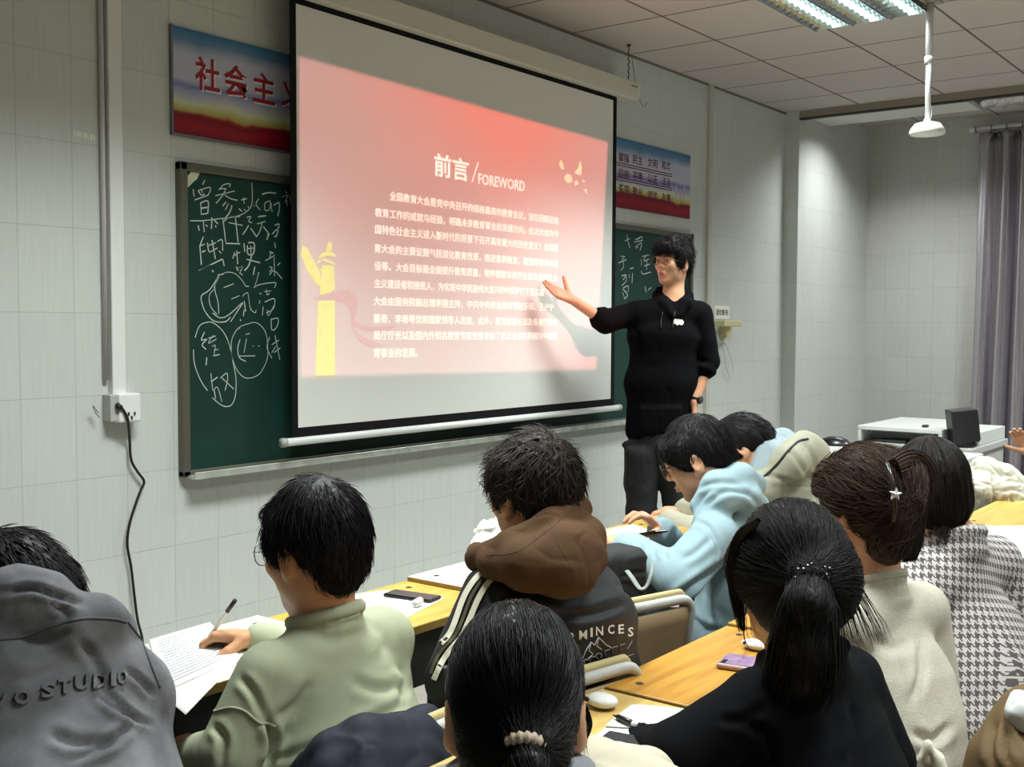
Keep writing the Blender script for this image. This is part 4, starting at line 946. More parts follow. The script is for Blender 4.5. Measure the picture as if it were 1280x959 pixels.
def head_hair(parent, sd, c, R, flow, m, n=2600, length=.07, lift=.006, vox=.005, extra=(), r0=.0011, jitter=.25, steps=8, fold=.0016, mask=None, sag=0.0):
    V, F = sd.mesh(vox); N = vnormals(V, F)
    q = (V-c)@R; V = V+N*(vnoise(V*150)*fold)[:, None]
    parts = [(V, F, np.full(len(V), .75))]
    roots = pick(V, F, n, mask); sv, sf = strands_mesh(sd, roots, flow, length, steps, r0, lift, jitter=jitter, sag=sag)
    parts.append((sv, sf, strand_tint(n, steps)))
    for e in extra: parts.append(e)
    return hair_obj('hair', parent, parts, m)
def ribbon_text(parent, name, V, F, m, o, ax, ay, dirn, bvh, lift=.002):
    """lay flat text (2d) placed at o along ax, ay onto a garment by looking along dirn"""
    P = np.asarray(o)+np.outer(V[:, 0], ax)+np.outer(V[:, 1], ay); out = []
    for p in P:
        h = bvh.ray_cast(Vector(p-np.asarray(dirn)*.3), Vector(dirn), 1.0)
        out.append(np.array(h[0])-np.asarray(dirn)*lift if h[0] is not None else p)
    return mesh(name, out, F, m, parent)
def bvh_of(o):
    V = [o.matrix_basis@v.co for v in o.data.vertices]; off = Vector((0, 0, 0)); p = o.parent
    while p is not None: off += p.location; p = p.parent
    return BVHTree.FromPolygons([v+off for v in V], [list(p.vertices) for p in o.data.polygons])
def subdiv_text(body, w, h, bold=0.0, it=2):
    V, F = fit_text(body, w, h, bold)
    import bmesh
    bm = bmesh.new(); vs = [bm.verts.new(v) for v in V]
    for f in F:
        try: bm.faces.new([vs[i] for i in f])
        except ValueError: pass
    bmesh.ops.triangulate(bm, faces=bm.faces[:])
    for _ in range(it):
        es = [e for e in bm.edges if e.calc_length() > h*.12]
        if es: bmesh.ops.subdivide_edges(bm, edges=es, cuts=1); bmesh.ops.triangulate(bm, faces=bm.faces[:])
    bm.verts.index_update(); V = np.array([v.co[:] for v in bm.verts]); F = [[v.index for v in f.verts] for f in bm.faces]; bm.free(); return V, F
# ================================================================== people
SKIN = mat('skin', (206, 156, 124), .48, spec=.35, vary=(22, .05)); SKIN2 = mat('skin_tan', (196, 144, 108), .48, spec=.35, vary=(22, .05))
def skinmat(m):
    b = m.node_tree.nodes['Principled BSDF']; b.inputs['Subsurface Weight'].default_value = .12; b.inputs['Subsurface Radius'].default_value = (.012, .005, .003); b.inputs['Subsurface Scale'].default_value = .6
skinmat(SKIN); skinmat(SKIN2)
HB = hair_mat('hair_black', (24, 21, 22)); HBR = hair_mat('hair_dark_brown', (44, 34, 28)); HBK = hair_mat('hair_soft_black', (22, 19, 21))
EYEW = mat('eye_white', (222, 216, 208), .2); EYEB = mat('eye_iris', (24, 16, 12), .15); LIP = mat('lip', (176, 112, 100), .45); BROW = mat('eyebrow', (34, 27, 24), .7)
DEN = mat('dark_denim', (44, 48, 62), .8, vary=(60, .15)); BLKTR = mat('black_trousers', (17, 17, 20), .85, vary=(40, .15)); SHOE = mat('shoe_rubber', (40, 40, 44), .5); SHW_ = mat('shoe_white', (208, 206, 200), .5)
def fwd(h): return np.array([math.sin(h), math.cos(h), 0.0])
def rgt(h): return np.array([math.cos(h), -math.sin(h), 0.0])
def legs(root, P, h, m, shoe, spread=.10, knee=None, vox=.010):
    P = np.asarray(P, float); f, r = fwd(h), rgt(h); s = Sdf()
    s.ell(P+np.array([0, 0, -.01])+f*.02, (.155, .125, .10), rotz(-h), .05)
    for k in (-1, 1):
        kn = P+f*.40+r*k*(spread+.03)+np.array([0, 0, -.03]); an = kn+f*.02+np.array([0, 0, .11-kn[2]])
        if k == 1 and knee is not None: kn = np.asarray(knee, float)
        s.cap(P+r*k*spread*.8+f*.03, kn, .082, .062, .04); s.cap(kn, an, .062, .05, .03)
        sh = Sdf(); sh.cap(an+f*-.03+np.array([0, 0, -.07]), an+f*.14+np.array([0, 0, -.075]), .038, .032, .02, 'u', r, 1.1); sh.cap(an+np.array([0, 0, -.01]), an+np.array([0, 0, -.06]), .042, .042, .02)
        sh.plane((0, 0, .004), (0, 0, -1), .004)
        solid('shoe', sh, .009, shoe, root)
    solid('trousers', s, vox, m, root, fold=dict(amp=.004, size=.1))
def body(name, org, label, head, joints, hands, skin=SKIN, vox=.0042, ears=1.0, face=True, g=.0, group=None, wide=1.0):
    """joints: P C N SL SR EL ER WL WR. hands: list of (wrist, fwd, palm normal, side, dict)"""
    s = Sdf(); c, R = head
    add_head(s, c, R, ears, wide, face)
    J = joints; N = np.asarray(J['N'], float); c = np.asarray(c, float)
    s.cap(c+R@np.array([0, -.022, -.05]), N+np.array([0, 0, -.03]), .053, .056, .03)
    coat(s, J['P'], J['C'], N-np.array([0, 0, .02]), np.asarray(J['SL'])*.9+np.asarray(J['SR'])*.1, np.asarray(J['SR'])*.9+np.asarray(J['SL'])*.1, .115, .115, .07, .03, .032, .05)
    s.cap(N-np.array([0, 0, .02]), np.asarray(J['C'])*.3+N*.7, .056, .062, .03)
    for a, b, w in (('SL', 'EL', 'WL'), ('SR', 'ER', 'WR')): limb(s, J[a], J[b], J[w], (.038, .034, .024), .015)
    for w, f, n, side, kw in hands: add_hand(s, w, f, n, side, **kw)
    o = solid(name, s, vox, skin, None, org)
    return tag(o, label, 'person', group or ('students seated at the desks' if 'standing' not in label else None))
def eyes(root, c, R, look=0.0, brows=True, lips=True, wide=1.0):
    L = lambda x, y, z: np.asarray(c)+R@np.array([x*wide, y, z])
    for x in (-1, 1):
        e = MB(); e.lathe([(0, -.0105), (.0065, -.008), (.0103, -.002), (.0103, .002), (.0065, .008), (0, .0105)], L(x*.031, .0835, .004), 14); eo = e.build('eyeball', EYEW, root, smooth=True)
        d = R@unit([math.sin(look)*1.0, math.cos(look), -.05]); i = MB(); ax = d; P = L(x*.031, .0835, .004)+d*.0088
        i.tube([P, P+d*.0022], [.0056, .0046], 12); i.build('iris', EYEB, root, smooth=True)
        if brows:
            b = MB(); P = smooth_path([L(x*.013, .0985, .0215), L(x*.028, .0975, .0275), L(x*.045, .085, .0255), L(x*.052, .077, .021)], 14); b.tube(P, np.r_[np.linspace(.0028, .0036, 7), np.linspace(.0034, .0012, 7)], 7); b.build('eyebrow', BROW, root, smooth=True)
    if lips:
        s = Sdf(); s.ell(L(0, .0895, -.0600), (.0205, .0115, .0052), R, .004); s.ell(L(0, .0885, -.0705), (.018, .0118, .0060), R, .004); s.cap(L(-.020, .099, -.0648), L(.020, .099, -.0648), .0026, .0026, .002, 's')
        solid('lips', s, .0022, LIP, root)
def neckband(root, N, bh, tilt, m, r=.064, th=.0085, drop=0.0):
    Q = fr(bh, tilt); c = np.asarray(N, float)-np.array([0, 0, drop]); P = np.array([c+Q@np.array([r*math.cos(a), r*.96*math.sin(a), 0]) for a in np.arange(40)*2*PI/40])
    return MB().tube(P, th, 10, closed=True, flat=1.35).build('neckband', m, root, smooth=True)
def glasses(root, c, R, m, r=(.0225, .019), thick=.0013, wide=1.0, roundness=2.6):
    L = lambda x, y, z: np.asarray(c)+R@np.array([x*wide, y, z]); mb = MB()
    for x in (-1, 1):
        P = []
        for a in np.arange(28)*2*PI/28:
            ca, sa = math.cos(a), math.sin(a); q = (abs(ca)**roundness+abs(sa)**roundness)**(-1/roundness)
            P.append(L(x*.033+r[0]*ca*q, .112-.010*abs(x*.033+r[0]*ca*q)/.06, .000+r[1]*sa*q))
        mb.tube(P, thick, 6, closed=True)
        mb.tube(smooth_path([L(x*(.033+r[0]), .1035, .006), L(x*.070, .085, .007), L(x*.0785, .02, .006), L(x*.0815, -.012, .004), L(x*.081, -.026, -.012)], 20), thick*.95, 6)
        mb.tube([L(x*.010, .108, -.004), L(x*.009, .098, -.010)], .0018, 6)
    mb.tube(smooth_path([L(-.0105, .1105, .004), L(0, .114, .007), L(.0105, .1105, .004)], 8), thick, 6)
    return mb.build('glasses', m, root, smooth=True)
def ring(c, R, rx, ry, n=16, z=0.0, a0=0, a1=2*PI):
    return [np.asarray(c)+R@np.array([rx*math.cos(a), ry*math.sin(a), z]) for a in np.linspace(a0, a1, n)]
def radial_flow(c, R, whorl=(0, -.055, .105), twist=.5, down=.5):
    w = np.asarray(c)+R@np.array(whorl); up = R@np.array([0, 0, 1.0])
    def fl(p):
        v = p-w; v /= np.maximum(np.linalg.norm(v, axis=1, keepdims=True), 1e-6)
        return v+np.cross(up, v)*twist-up*down
    return fl
def short_hair(c, R, top=.018, back=.012, fringe=.02, nape=-.075, side=-.035, wide=1.0, tilt=0.0):
    """cap of short hair with a fringe; cut to leave face, ears and neck free"""
    L = lambda x, y, z: np.asarray(c)+R@np.array([x*wide, y, z]); s = Sdf()
    s.ell(L(0, -.014, .036), (.0745*wide+back*.8, .0945+back*.7, .088+top*.8), R, .02)
    s.ell(L(0, -.050, -.012), (.064*wide+back*.5, .054+back*.7, .070), R, .02)      # back down to the nape
    for x in (-1, 1): s.ell(L(x*.070, .012, .010), (.010+back*.5, .034, .034), R, .012)
    s.box(L(0, .13, -.06), (.12, .075, .063+fringe), R, .01, .012, 's')       # face opening below the fringe
    s.box(L(0, .02, -.155), (.16, .14, .155+nape+.0), R@rotx(-.55), .01, .02, 's')
    return s
# ------------------------------------------------------------------ presenter
def presenter():
    d = 5.85; c = at(841, 328, d); hh = math.atan2(-.87*.76-.607*.65, -.49*.76+.795*.65)
    R = fr(hh, -.03, -.05)
    bh = math.atan2(-.80, -.60)                     # chest heading
    f, r = fwd(bh), rgt(bh)
    N = at(842, 369, d)-f*.02; SR = at(792, 392, d-.02); SL = at(876, 392, d+.02); P = at(823, 545, d+.02); C = at(831, 418, d)
    ER = at(757, 402, d-.06); WR = at(714, 374, d-.15); EL = at(886, 452, d+.03); WL = at(868, 503, d-.02)
    org = np.array([c[0], c[1], .15])
    u = unit(WR-ER); palm = unit(np.array([0, 0, 1.0])*.75-CF*.8)
    hands = [(WR, unit(at(678, 357, d-.20)-WR), palm, 1, dict(curl=(.08, .10, .14, .2), spread=.05, thumb=(1.05, .05), tcurl=.1, sc=1.02)),
             (WL, at(866, 530, d-.02)-WL, -r, -1, dict(curl=(.5, .6, .65, .7), thumb=(.4, .3)))]
    o = body('person', org, 'young man in a black hoodie and glasses standing beside the screen, gesturing with one arm', (c, R), dict(P=P, C=C, N=N, SL=SL, SR=SR, EL=EL, ER=ER, WL=WL, WR=WR), hands, SKIN, .0042)
    eyes(o, c, R, -.3); glasses(o, c, R, mat('wire_gold', (120, 104, 84), .3, metal=.8), (.024, .020), .0011)
    s = short_hair(c, R, .034, .016, .036); L = lambda x, y, z: c+R@np.array([x, y, z])
    for x, y, z, q in ((-.045, .082, .072, .026), (-.01, .090, .080, .028), (.03, .086, .078, .027), (.058, .062, .066, .024), (-.066, .052, .060, .022), (.0, .02, .105, .035), (.04, -.03, .095, .03), (-.04, -.02, .095, .03)): s.ell(L(x, y, z), (q, q*.8, q*1.0), R, .015)
    for x in (-1, 1): s.ell(L(x*.078, -.012, .045), (.018, .045, .030), R, .02)
    for x in (-1, 1): s.ell(L(x*.085, -.008, -.014), (.022, .026, .036), R, .008, 's')
    head_hair(o, s, c, R, radial_flow(c, R, (0, -.02, .13), .25, .40), HBK, 2600, .058, .016, fold=.005, jitter=.35)
    K = mat('black_fleece', (9, 9, 12), .95, spec=.08, bump=(260, .25, .002), vary=(30, .15)); s = Sdf()
    hem = P+np.array([0, 0, .03])
    coat(s, hem, C, N+np.array([0, 0, -.01]), SL, SR, .178, .186, .100, .05, .058)
    cr = ER+(WR-ER)*.16
    s.cap(SR, ER, .062, .062, .015); s.cap(ER, cr, .060, .056, .015); s.path(ring(cr, np.c_[unit(np.cross(u, [0, 0, 1])), np.cross(u, unit(np.cross(u, [0, 0, 1]))), u], .044, .044, 12), .015, .01)
    cl = EL+(WL-EL)*.22; v = unit(WL-EL)
    s.cap(SL, EL, .062, .058, .012); s.cap(EL, cl, .056, .052, .015); s.path(ring(cl, np.c_[unit(np.cross(v, [0, 1, 0])), np.cross(v, unit(np.cross(v, [0, 1, 0]))), v], .042, .042, 12), .016, .01)
    # hood round the neck, v opening in front
    Rb = fr(bh); cN = N+np.array([0, 0, .012])
    s.path([cN+Rb@np.array(q) for q in ((-.012, .105, -.115), (-.062, .075, -.055), (-.082, .0, -.012), (-.058, -.07, .012), (0, -.09, .015), (.058, -.07, .012), (.082, .0, -.012), (.062, .075, -.055), (.012, .105, -.115))], .022, .02)
    s.ell(cN+Rb@np.array([0, -.10, -.03]), (.085, .045, .06), Rb, .03)
    s.cap(cN+Rb@np.array([0, .065, .06]), cN+Rb@np.array([0, .14, -.105]), .064, .022, .010, 's')
    s.box(P+f*.092+np.array([0, 0, .09]), (.11, .016, .07), Rb, .012, .02)               # pouch pocket
    g = solid('hoodie', s, .007, K, o, fold=dict(amp=.004, size=.13, dirs=(.8, .2, .4)), lines=[([(792, 408), (798, 425), (802, 445)], 3, .006), ([(755, 415), (770, 420), (788, 418)], 3, .006), ([(870, 445), (880, 452), (886, 450)], 3, .006)])
    b = bvh_of(g); wh = mat('print_white', (226, 226, 224), .7)
    pt = lambda x, y: at(x, y, d)
    P0 = pt(838, 409); ax = (pt(853, 409)-pt(838, 409))/15; ay = (pt(838, 399)-pt(838, 409))/10
    pa = [(0, 5), (2, 9), (5, 8.6), (7, 9.4), (9, 8), (12, 8.4), (14, 5.6), (13, 2.4), (10, 1.4), (8, 2.6), (5, 1.0), (4, 2.6), (1, 3)]
    ribbon_text(o, 'chest_badge', np.array([(x, y, 0) for x, y in pa]), [list(range(len(pa)))], wh, P0, ax, ay, CF, b, .004)
    V, F = subdiv_text('SALOMO', 10, 2.0, .02); V = V+np.array([2, 5, 0]); ribbon_text(o, 'badge_lettering', V, F, mat('print_black', (30, 30, 32), .7), P0, ax, ay, CF, b, .006) if False else None
    mb = MB()
    for x0 in (826, 841):
        q = [at(x, y, d-.02) for x, y in ((x0, 391), (x0-2, 401), (x0-3, 412))]; q = [np.array(b.ray_cast(Vector(p-CF*.3), Vector(CF), 1)[0] or p)-CF*.004 for p in smooth_path(q, 8)]; mb.tube(q, .0035, 6)
    mb.build('drawstring', mat('cord_black', (20, 20, 22), .7), o, smooth=True)
    # trousers
    s = Sdf(); s.cap(P+np.array([0, 0, .06]), P-np.array([0, 0, .06]), .104, .108, .04, 'u', r, 1.5)
    for k, (x0, x1, x2) in ((-1, (803, 802, 801)), (1, (838, 846, 849))):
        hip = at(x0, 570, d); kn = at(x1, 640, d); an = np.array([*at(x2, 690, d)[:2], .20]); 
        s.cap(hip, kn, .092, .080 if k < 0 else .068, .012); s.cap(kn, an, .080 if k < 0 else .068, .07, .02)
        sh = Sdf(); sh.cap(an+np.array([0, 0, -.025])-f*.04, an+f*.14+np.array([0, 0, -.022]), .042, .036, .02); sh.plane((0, 0, .154), (0, 0, -1), .003); solid('shoe', sh, .009, SHOE, o)
    s.box(at(789, 585, d), (.03, .06, .11), Rb, .015, .03)
    s.cap(at(781, 556, d-.01), at(792, 552, d-.03), .016, .014, .012)
    solid('trousers', s, .009, BLKTR, o, fold=dict(amp=.006, size=.12, dirs=(.6, .2, .6), seed=3))
    # watch
    w = EL+(WL-EL)*.93; Q = np.c_[unit(np.cross(v, [0, 1, 0])), np.cross(v, unit(np.cross(v, [0, 1, 0]))), v]
    mb = MB(); mb.tube(ring(w, Q, .030, .026, 20), .007, 8, closed=False, flat=.6); mb.build('watch_strap', BLK, o, smooth=True)
    q = unit(R.T[0]*.3-CF*.6+CR*.6); q = unit(q-v*(q@v)); mb = MB(); mb.lathe([(.0, 0), (.021, 0), (.022, .008), (.018, .011), (0, .011)], w+q*.026, 20, np.c_[np.cross(v, q), v, q]); mb.build('watch_case', mat('watch_black', (22, 22, 24), .3), o, smooth=True)
    return o
presenter()

# ------------------------------------------------------------------ boy in the pale green sweatshirt
def green_boy():
    d = 2.08; c = at(393, 686, d); h = -.02; R = fr(h, .18, .03); bh = -.06; f, r = fwd(bh), rgt(bh)
    N = at(407, 772, d); P = np.array([N[0]-.0, N[1]-.10, .53]); C = at(414, 862, 2.10)
    SL = at(338, 848, 1.95); SR = at(478, 799, 2.20); EL = at(292, 945, 1.90); WL = at(246, 948, 2.10); ER = at(470, 868, 2.50); WR = at(322, 797, 2.43)
    org = np.array([P[0], P[1], 0])
    wf = unit(at(262, 793, 2.45)-WR); hands = [(WR, wf, unit(np.array([0, 0, -1.0])-CF*.15), 1, dict(curl=(.75, .85, .95, 1.0), spread=.0, thumb=(.75, .55), tcurl=.6)),
             (WL, at(205, 918, 2.2)-WL, np.array([0, 0, -1.0]), -1, dict(curl=(.45, .5, .5, .5), thumb=(.5, .3)))]
    o = body('person', org, 'boy in a pale green sweatshirt writing with a pen on white worksheets', (c, R), dict(P=P, C=C, N=N, SL=SL, SR=SR, EL=EL, ER=ER, WL=WL, WR=WR), hands, SKIN2, .0036)
    eyes(o, c, R, 0); glasses(o, c, R, mat('wire_silver', (150, 150, 152), .3, metal=.8), (.024, .021), .0012)
    s = short_hair(c, R, .016, .010, .034); L = lambda x, y, z: c+R@np.array([x, y, z])
    s.ell(L(0, -.046, .030), (.078, .062, .082), R, .02); s.ell(L(0, -.056, -.036), (.056, .040, .052), R, .02)
    for x in (-1, 1): s.ell(L(x*.071, .012, .032), (.013, .044, .036), R, .015)
    s.ell(L(0, .068, .07), (.055, .024, .026), R, .015)
    s.box(L(0, -.06, -.145), (.1, .08, .035), R@rotx(.25), .01, .015, 's')
    head_hair(o, s, c, R, radial_flow(c, R, (-.005, -.055, .12), .35, .5), hair_mat('hair_black_violet', (21, 17, 22)), 3800, .052, .007, vox=.0045, r0=.0010, fold=.002)
    K = mat('sage_fleece', (162, 166, 141), .88, spec=.15, bump=(320, .22, .0015), vary=(9, .04)); s = Sdf()
    coat(s, P+np.array([0, 0, .06]), C, N, SL, SR, .180, .178, .115, .03, .056, .066)
    s.cap(SL, EL, .064, .064, .012); s.cap(EL, WL, .058, .044, .012); s.cap(SR, ER, .064, .060, .015); s.cap(ER, WR+(ER-WR)*.10, .058, .042, .012)
    s.cap(WR+(ER-WR)*.10, WR+(ER-WR)*.02, .036, .035, .012); s.cap(WL+(EL-WL)*.2, WL+(EL-WL)*.05, .042, .040, .012)
    collar(s, N, bh, .30, .064, .0105, .004); q = fr(bh, .3); s.cap(N+q@np.array([0, 0, .004]), N+q@np.array([0, 0, .12]), .052, .060, .006, 's')
    g = solid('sweatshirt', s, .0062, K, o, fold=dict(amp=.003, size=.16, dirs=(.5, .2, .8), seed=1), lines=[([(334, 898), (341, 930), (333, 962)], 5, .016), ([(300, 846), (318, 868), (331, 900)], 5, .007), ([(330, 955), (380, 938), (440, 912), (500, 884)], 6, .009), ([(345, 900), (372, 880), (392, 850)], 7, .006),
        ([(498, 830), (508, 850), (500, 880)], 5, .008), ([(440, 850), (470, 862), (515, 858)], 7, .005), ([(375, 790), (420, 800), (470, 786)], 8, .004), ([(265, 905), (280, 925), (275, 959)], 5, .007), ([(420, 940), (470, 925), (520, 895)], 6, .008), ([(455, 770), (475, 790), (482, 820)], 6, .005)])
    neckband(o, N, bh, .30, K, .069, .0095, -.006)
    b = bvh_of(g); mb = MB()
    for px in ([(262, 893), (290, 880), (312, 882), (330, 896), (347, 905)],):
        q = [at(x, y, 1.9) for x, y in px]; q = [np.array(b.ray_cast(Vector(p-CF*.5), Vector(CF), 1.5)[0] or p)-CF*.001 for p in smooth_path(q, 24)]; mb.tube(q, .0028, 6)
    mb.build('sleeve_seam', K, o, smooth=True)
    legs(o, P, bh, DEN, SHW_)
    # the pen in his hand is a thing of its own
    a, e = at(259, 800, 2.46), at(293, 752, 2.40); u = unit(e-a); mb = MB(); pn = empty('pen', a, 'white pen with a black clip in the hand of the boy in green', 'pen')
    mb.tube([a+u*.012, e], .0045, 10).tube([a, a+u*.012], [.001, .0045], 10); mb.build('barrel', mat('pen_white', (226, 226, 228), .3), pn, smooth=True)
    mb = MB(); mb.tube([e-u*.035, e+u*.004], .0049, 10); mb.build('cap', BLK, pn, smooth=True)
green_boy()

# ------------------------------------------------------------------ boy in the black and brown jacket
def hood_boy():
    d = 2.38; c = at(666, 618, d); h = .26; R = fr(h, .06, .02); bh = .12; f, r = fwd(bh), rgt(bh)
    N = at(668, 700, d); P = np.array([N[0]-f[0]*.06, N[1]-f[1]*.06, .53]); C = at(694, 780, 2.34)
    SL = at(618, 748, 2.28); SR = at(738, 742, 2.46); EL = at(574, 850, 2.22); WL = P+f*.16-r*.04+np.array([0, 0, .10]); ER = SR+f*.02+r*.03-np.array([0, 0, .25]); WR = P+f*.15+r*.06+np.array([0, 0, .10])
    org = np.array([P[0], P[1], 0]); hands = [(WL, r+f*.3, (0, 0, -1), -1, {}), (WR, -r+f*.3, (0, 0, -1), 1, {})]
    o = body('person', org, 'boy in a black padded jacket with a brown hood and white sleeve stripes', (c, R), dict(P=P, C=C, N=N, SL=SL, SR=SR, EL=EL, ER=ER, WL=WL, WR=WR), hands, SKIN2, .004)
    eyes(o, c, R)
    s = short_hair(c, R, .016, .010); L = lambda x, y, z: c+R@np.array([x, y, z])
    s.ell(L(0, -.048, .03), (.078, .064, .084), R, .02); s.ell(L(0, -.058, -.045), (.056, .040, .05), R, .02)
    for x in (-1, 1): s.ell(L(x*.074, .005, .040), (.018, .055, .04), R, .015)
    s.ell(L(0, .068, .07), (.065, .03, .03), R, .015)
    head_hair(o, s, c, R, radial_flow(c, R, (.0, -.07, .10), .15, .15), HBR, 4200, .060, .013, vox=.0045, r0=.0011, fold=.005, jitter=.32)
    K = mat('black_nylon', (27, 28, 33), .55, spec=.35, bump=(60, .15, .002), vary=(14, .15)); s = Sdf()
    coat(s, P+np.array([0, 0, .10]), C, N, SL, SR, .222, .206, .120, .03, .062, .066)
    s.cap(SL, EL, .070, .068, .012); s.cap(EL, WL, .064, .05, .012); s.cap(SR, ER, .070, .066, .015); s.cap(ER, WR, .064, .05, .012)
    g = solid('jacket', s, .0065, K, o, fold=dict(amp=.003, size=.12, dirs=(1, .2, .1), seed=5), lines=[([(640, 752), (690, 768), (740, 768), (788, 752)], 6, .008), ([(625, 800), (680, 812), (740, 800)], 6, .006), ([(620, 745), (628, 790), (622, 840)], 5, .012), ([(560, 790), (575, 800), (590, 796)], 4, .006), ([(548, 818), (560, 830), (580, 826)], 4, .006)])
    # hood: thick brown pad lying on the back, opening round the neck
    HK = mat('brown_canvas', (78, 55, 36), .85, spec=.15, bump=(240, .25, .0015), vary=(12, .06)); s = Sdf(); Rb = fr(bh)
    pt = lambda x, y, dd: at(x, y, dd)
    rim = [pt(598, 698, 2.30), pt(640, 682, 2.24), pt(690, 655, 2.26), pt(722, 636, 2.34), pt(728, 640, 2.44)]
    s.path(rim, (.026, .030, .030, .026, .022), .02)
    s.path([pt(615, 706, 2.24), pt(660, 706, 2.18), pt(705, 690, 2.20), pt(735, 670, 2.28)], (.03, .045, .05, .035), .03)
    s.path([pt(660, 712, 2.19), pt(705, 715, 2.17), pt(730, 700, 2.22)], (.035, .042, .038), .03)
    s.cap(pt(700, 720, 2.19), pt(725, 722, 2.19), .032, .028, .03); s.cap(pt(735, 665, 2.30), pt(742, 700, 2.24), .024, .024, .03)
    s.cap(pt(598, 700, 2.32), pt(596, 690, 2.45), .024, .022, .02)
    ho = solid('hood', s, .005, HK, o, fold=dict(amp=.003, size=.08, seed=2)); b2 = bvh_of(ho)
    mb = MB()
    for px in ([(688, 657), (697, 680), (712, 705), (716, 728)], [(607, 702), (650, 688), (690, 663), (725, 643)]):
        q = [at(x, y, 2.15) for x, y in px]; q = [np.array(b2.ray_cast(Vector(p-CF*.5), Vector(CF), 1.5)[0] or p)+CF*.0005 for p in smooth_path(q, 24)]; mb.tube(q, .0011, 6)
    mb.build('hood_seam', mat('seam_brown', (58, 42, 30), .9), ho, smooth=True)
    b = bvh_of(g); mw = mat('stripe_cream', (214, 208, 190), .7); mk = mat('stripe_olive', (74, 66, 44), .7)
    def band(px, w, m, name, lift=.0035):
        q0 = smooth_path([(x, y, 0) for x, y in px], 50); left = []; right = []
        T = np.gradient(q0, axis=0); T /= np.linalg.norm(T, axis=1, keepdims=True)
        for (x, y, _), t in zip(q0, T):
            for s_, lst in ((-1, left), (1, right)):
                xx, yy = x-t[1]*w*s_*.5, y+t[0]*w*s_*.5; pr_ = ray(xx, yy); hit = b.ray_cast(Vector(C0), Vector(unit(pr_)), 6)
                lst.append(np.array(hit[0])-unit(pr_)*lift if hit[0] is not None else None)
        for lst in (left, right):
            c0 = list(lst)
            for i in range(2, len(lst)-2):
                if all(c0[j] is not None for j in range(i-2, i+3)): lst[i] = sum(c0[i-2:i+3])/5
        V = []; F = []
        for l, rr in zip(left, right):
            if l is None or rr is None or (V and V[-2] is not None and np.linalg.norm(l-V[-2]) > .12): V += [None, None]
            else: V += [l, rr]
        ok = [i for i in range(0, len(V)-2, 2) if V[i] is not None and V[i+2] is not None]
        W = [v if v is not None else np.zeros(3) for v in V]; F = [[i, i+1, i+3, i+2] for i in ok]
        used = sorted({j for q in F for j in q}); mp = {j: k for k, j in enumerate(used)}
        if F: mesh(name, [W[j] for j in used], [[mp[j] for j in q] for q in F], m, o)
    band([(612, 708), (594, 723), (580, 745), (571, 770), (562, 792), (549, 806), (541, 818), (534, 838)], 7, mw, 'sleeve_stripe')
    band([(620, 710), (602, 725), (588, 747), (579, 772), (569, 794), (556, 808), (546, 822), (538, 842)], 4, mk, 'sleeve_stripe')
    band([(629, 711), (611, 727), (597, 750), (587, 774), (576, 797), (563, 812), (552, 828), (542, 850)], 7, mw, 'sleeve_stripe')
    pw = mat('print_pale', (214, 216, 214), .7)
    def letters(ch, x, y, w, hpx, slant, m=pw):
        V, F = subdiv_text(ch, w, hpx, .02, 1); out = []
        for vx, vy, _ in V:
            pr_ = unit(ray(x+vx, y-vy-vx*slant)); hit = b.ray_cast(Vector(C0), Vector(pr_), 6); out.append(np.array(hit[0])-pr_*.002 if hit[0] is not None else C0+pr_*2.1)
        mesh('back_lettering', out, F, m, o)
    for ch, x, y, w in (('R', 712, 803, 7), ('M', 724, 800, 10), ('I', 738, 796.5, 3), ('N', 745, 795, 9), ('C', 760, 793, 8), ('E', 773, 792.5, 7), ('S', 785, 796, 7)): letters(ch, x, y, w, 11.5, .08)
    def lines(px, w, m, name):
        mb = MB()
        for l in px:
            q = []
            for x, y in [tuple(z) for z in np.concatenate([np.linspace(a, e, 6)[:5] for a, e in zip(l, l[1:])]+[[l[-1]]])]:
                pr_ = unit(ray(x, y)); hit = b.ray_cast(Vector(C0), Vector(pr_), 6)
                if hit[0] is not None: q.append(np.array(hit[0])-pr_*.0015)
            if len(q) > 2: mb.tube(q, w, 5)
        mb.build(name, m, o, smooth=True)
    lines([[(727, 826), (733, 812), (739, 803), (743, 807), (748, 797), (757, 806), (764, 810)], [(739, 803), (736, 813), (741, 818), (733, 826)], [(748, 797), (746, 808), (752, 812)]], .0013, mat('print_grey', (170, 172, 172), .7), 'mountain_print')
    lines([[(728, 828), (732, 824), (730, 831)], [(738, 829), (737, 822), (744, 821)], [(748, 824), (744, 821), (747, 817), (752, 818), (751, 823)], [(757, 821), (756, 814), (762, 812)], [(766, 818), (765, 810), (772, 808)], [(776, 815), (775, 807), (781, 805)], [(784, 812), (790, 802)], [(727, 835), (760, 829), (792, 818)]], .0012, mat('print_dark_grey', (120, 120, 118), .7), 'script_print')
    legs(o, P, bh, BLKTR, SHOE)
hood_boy()

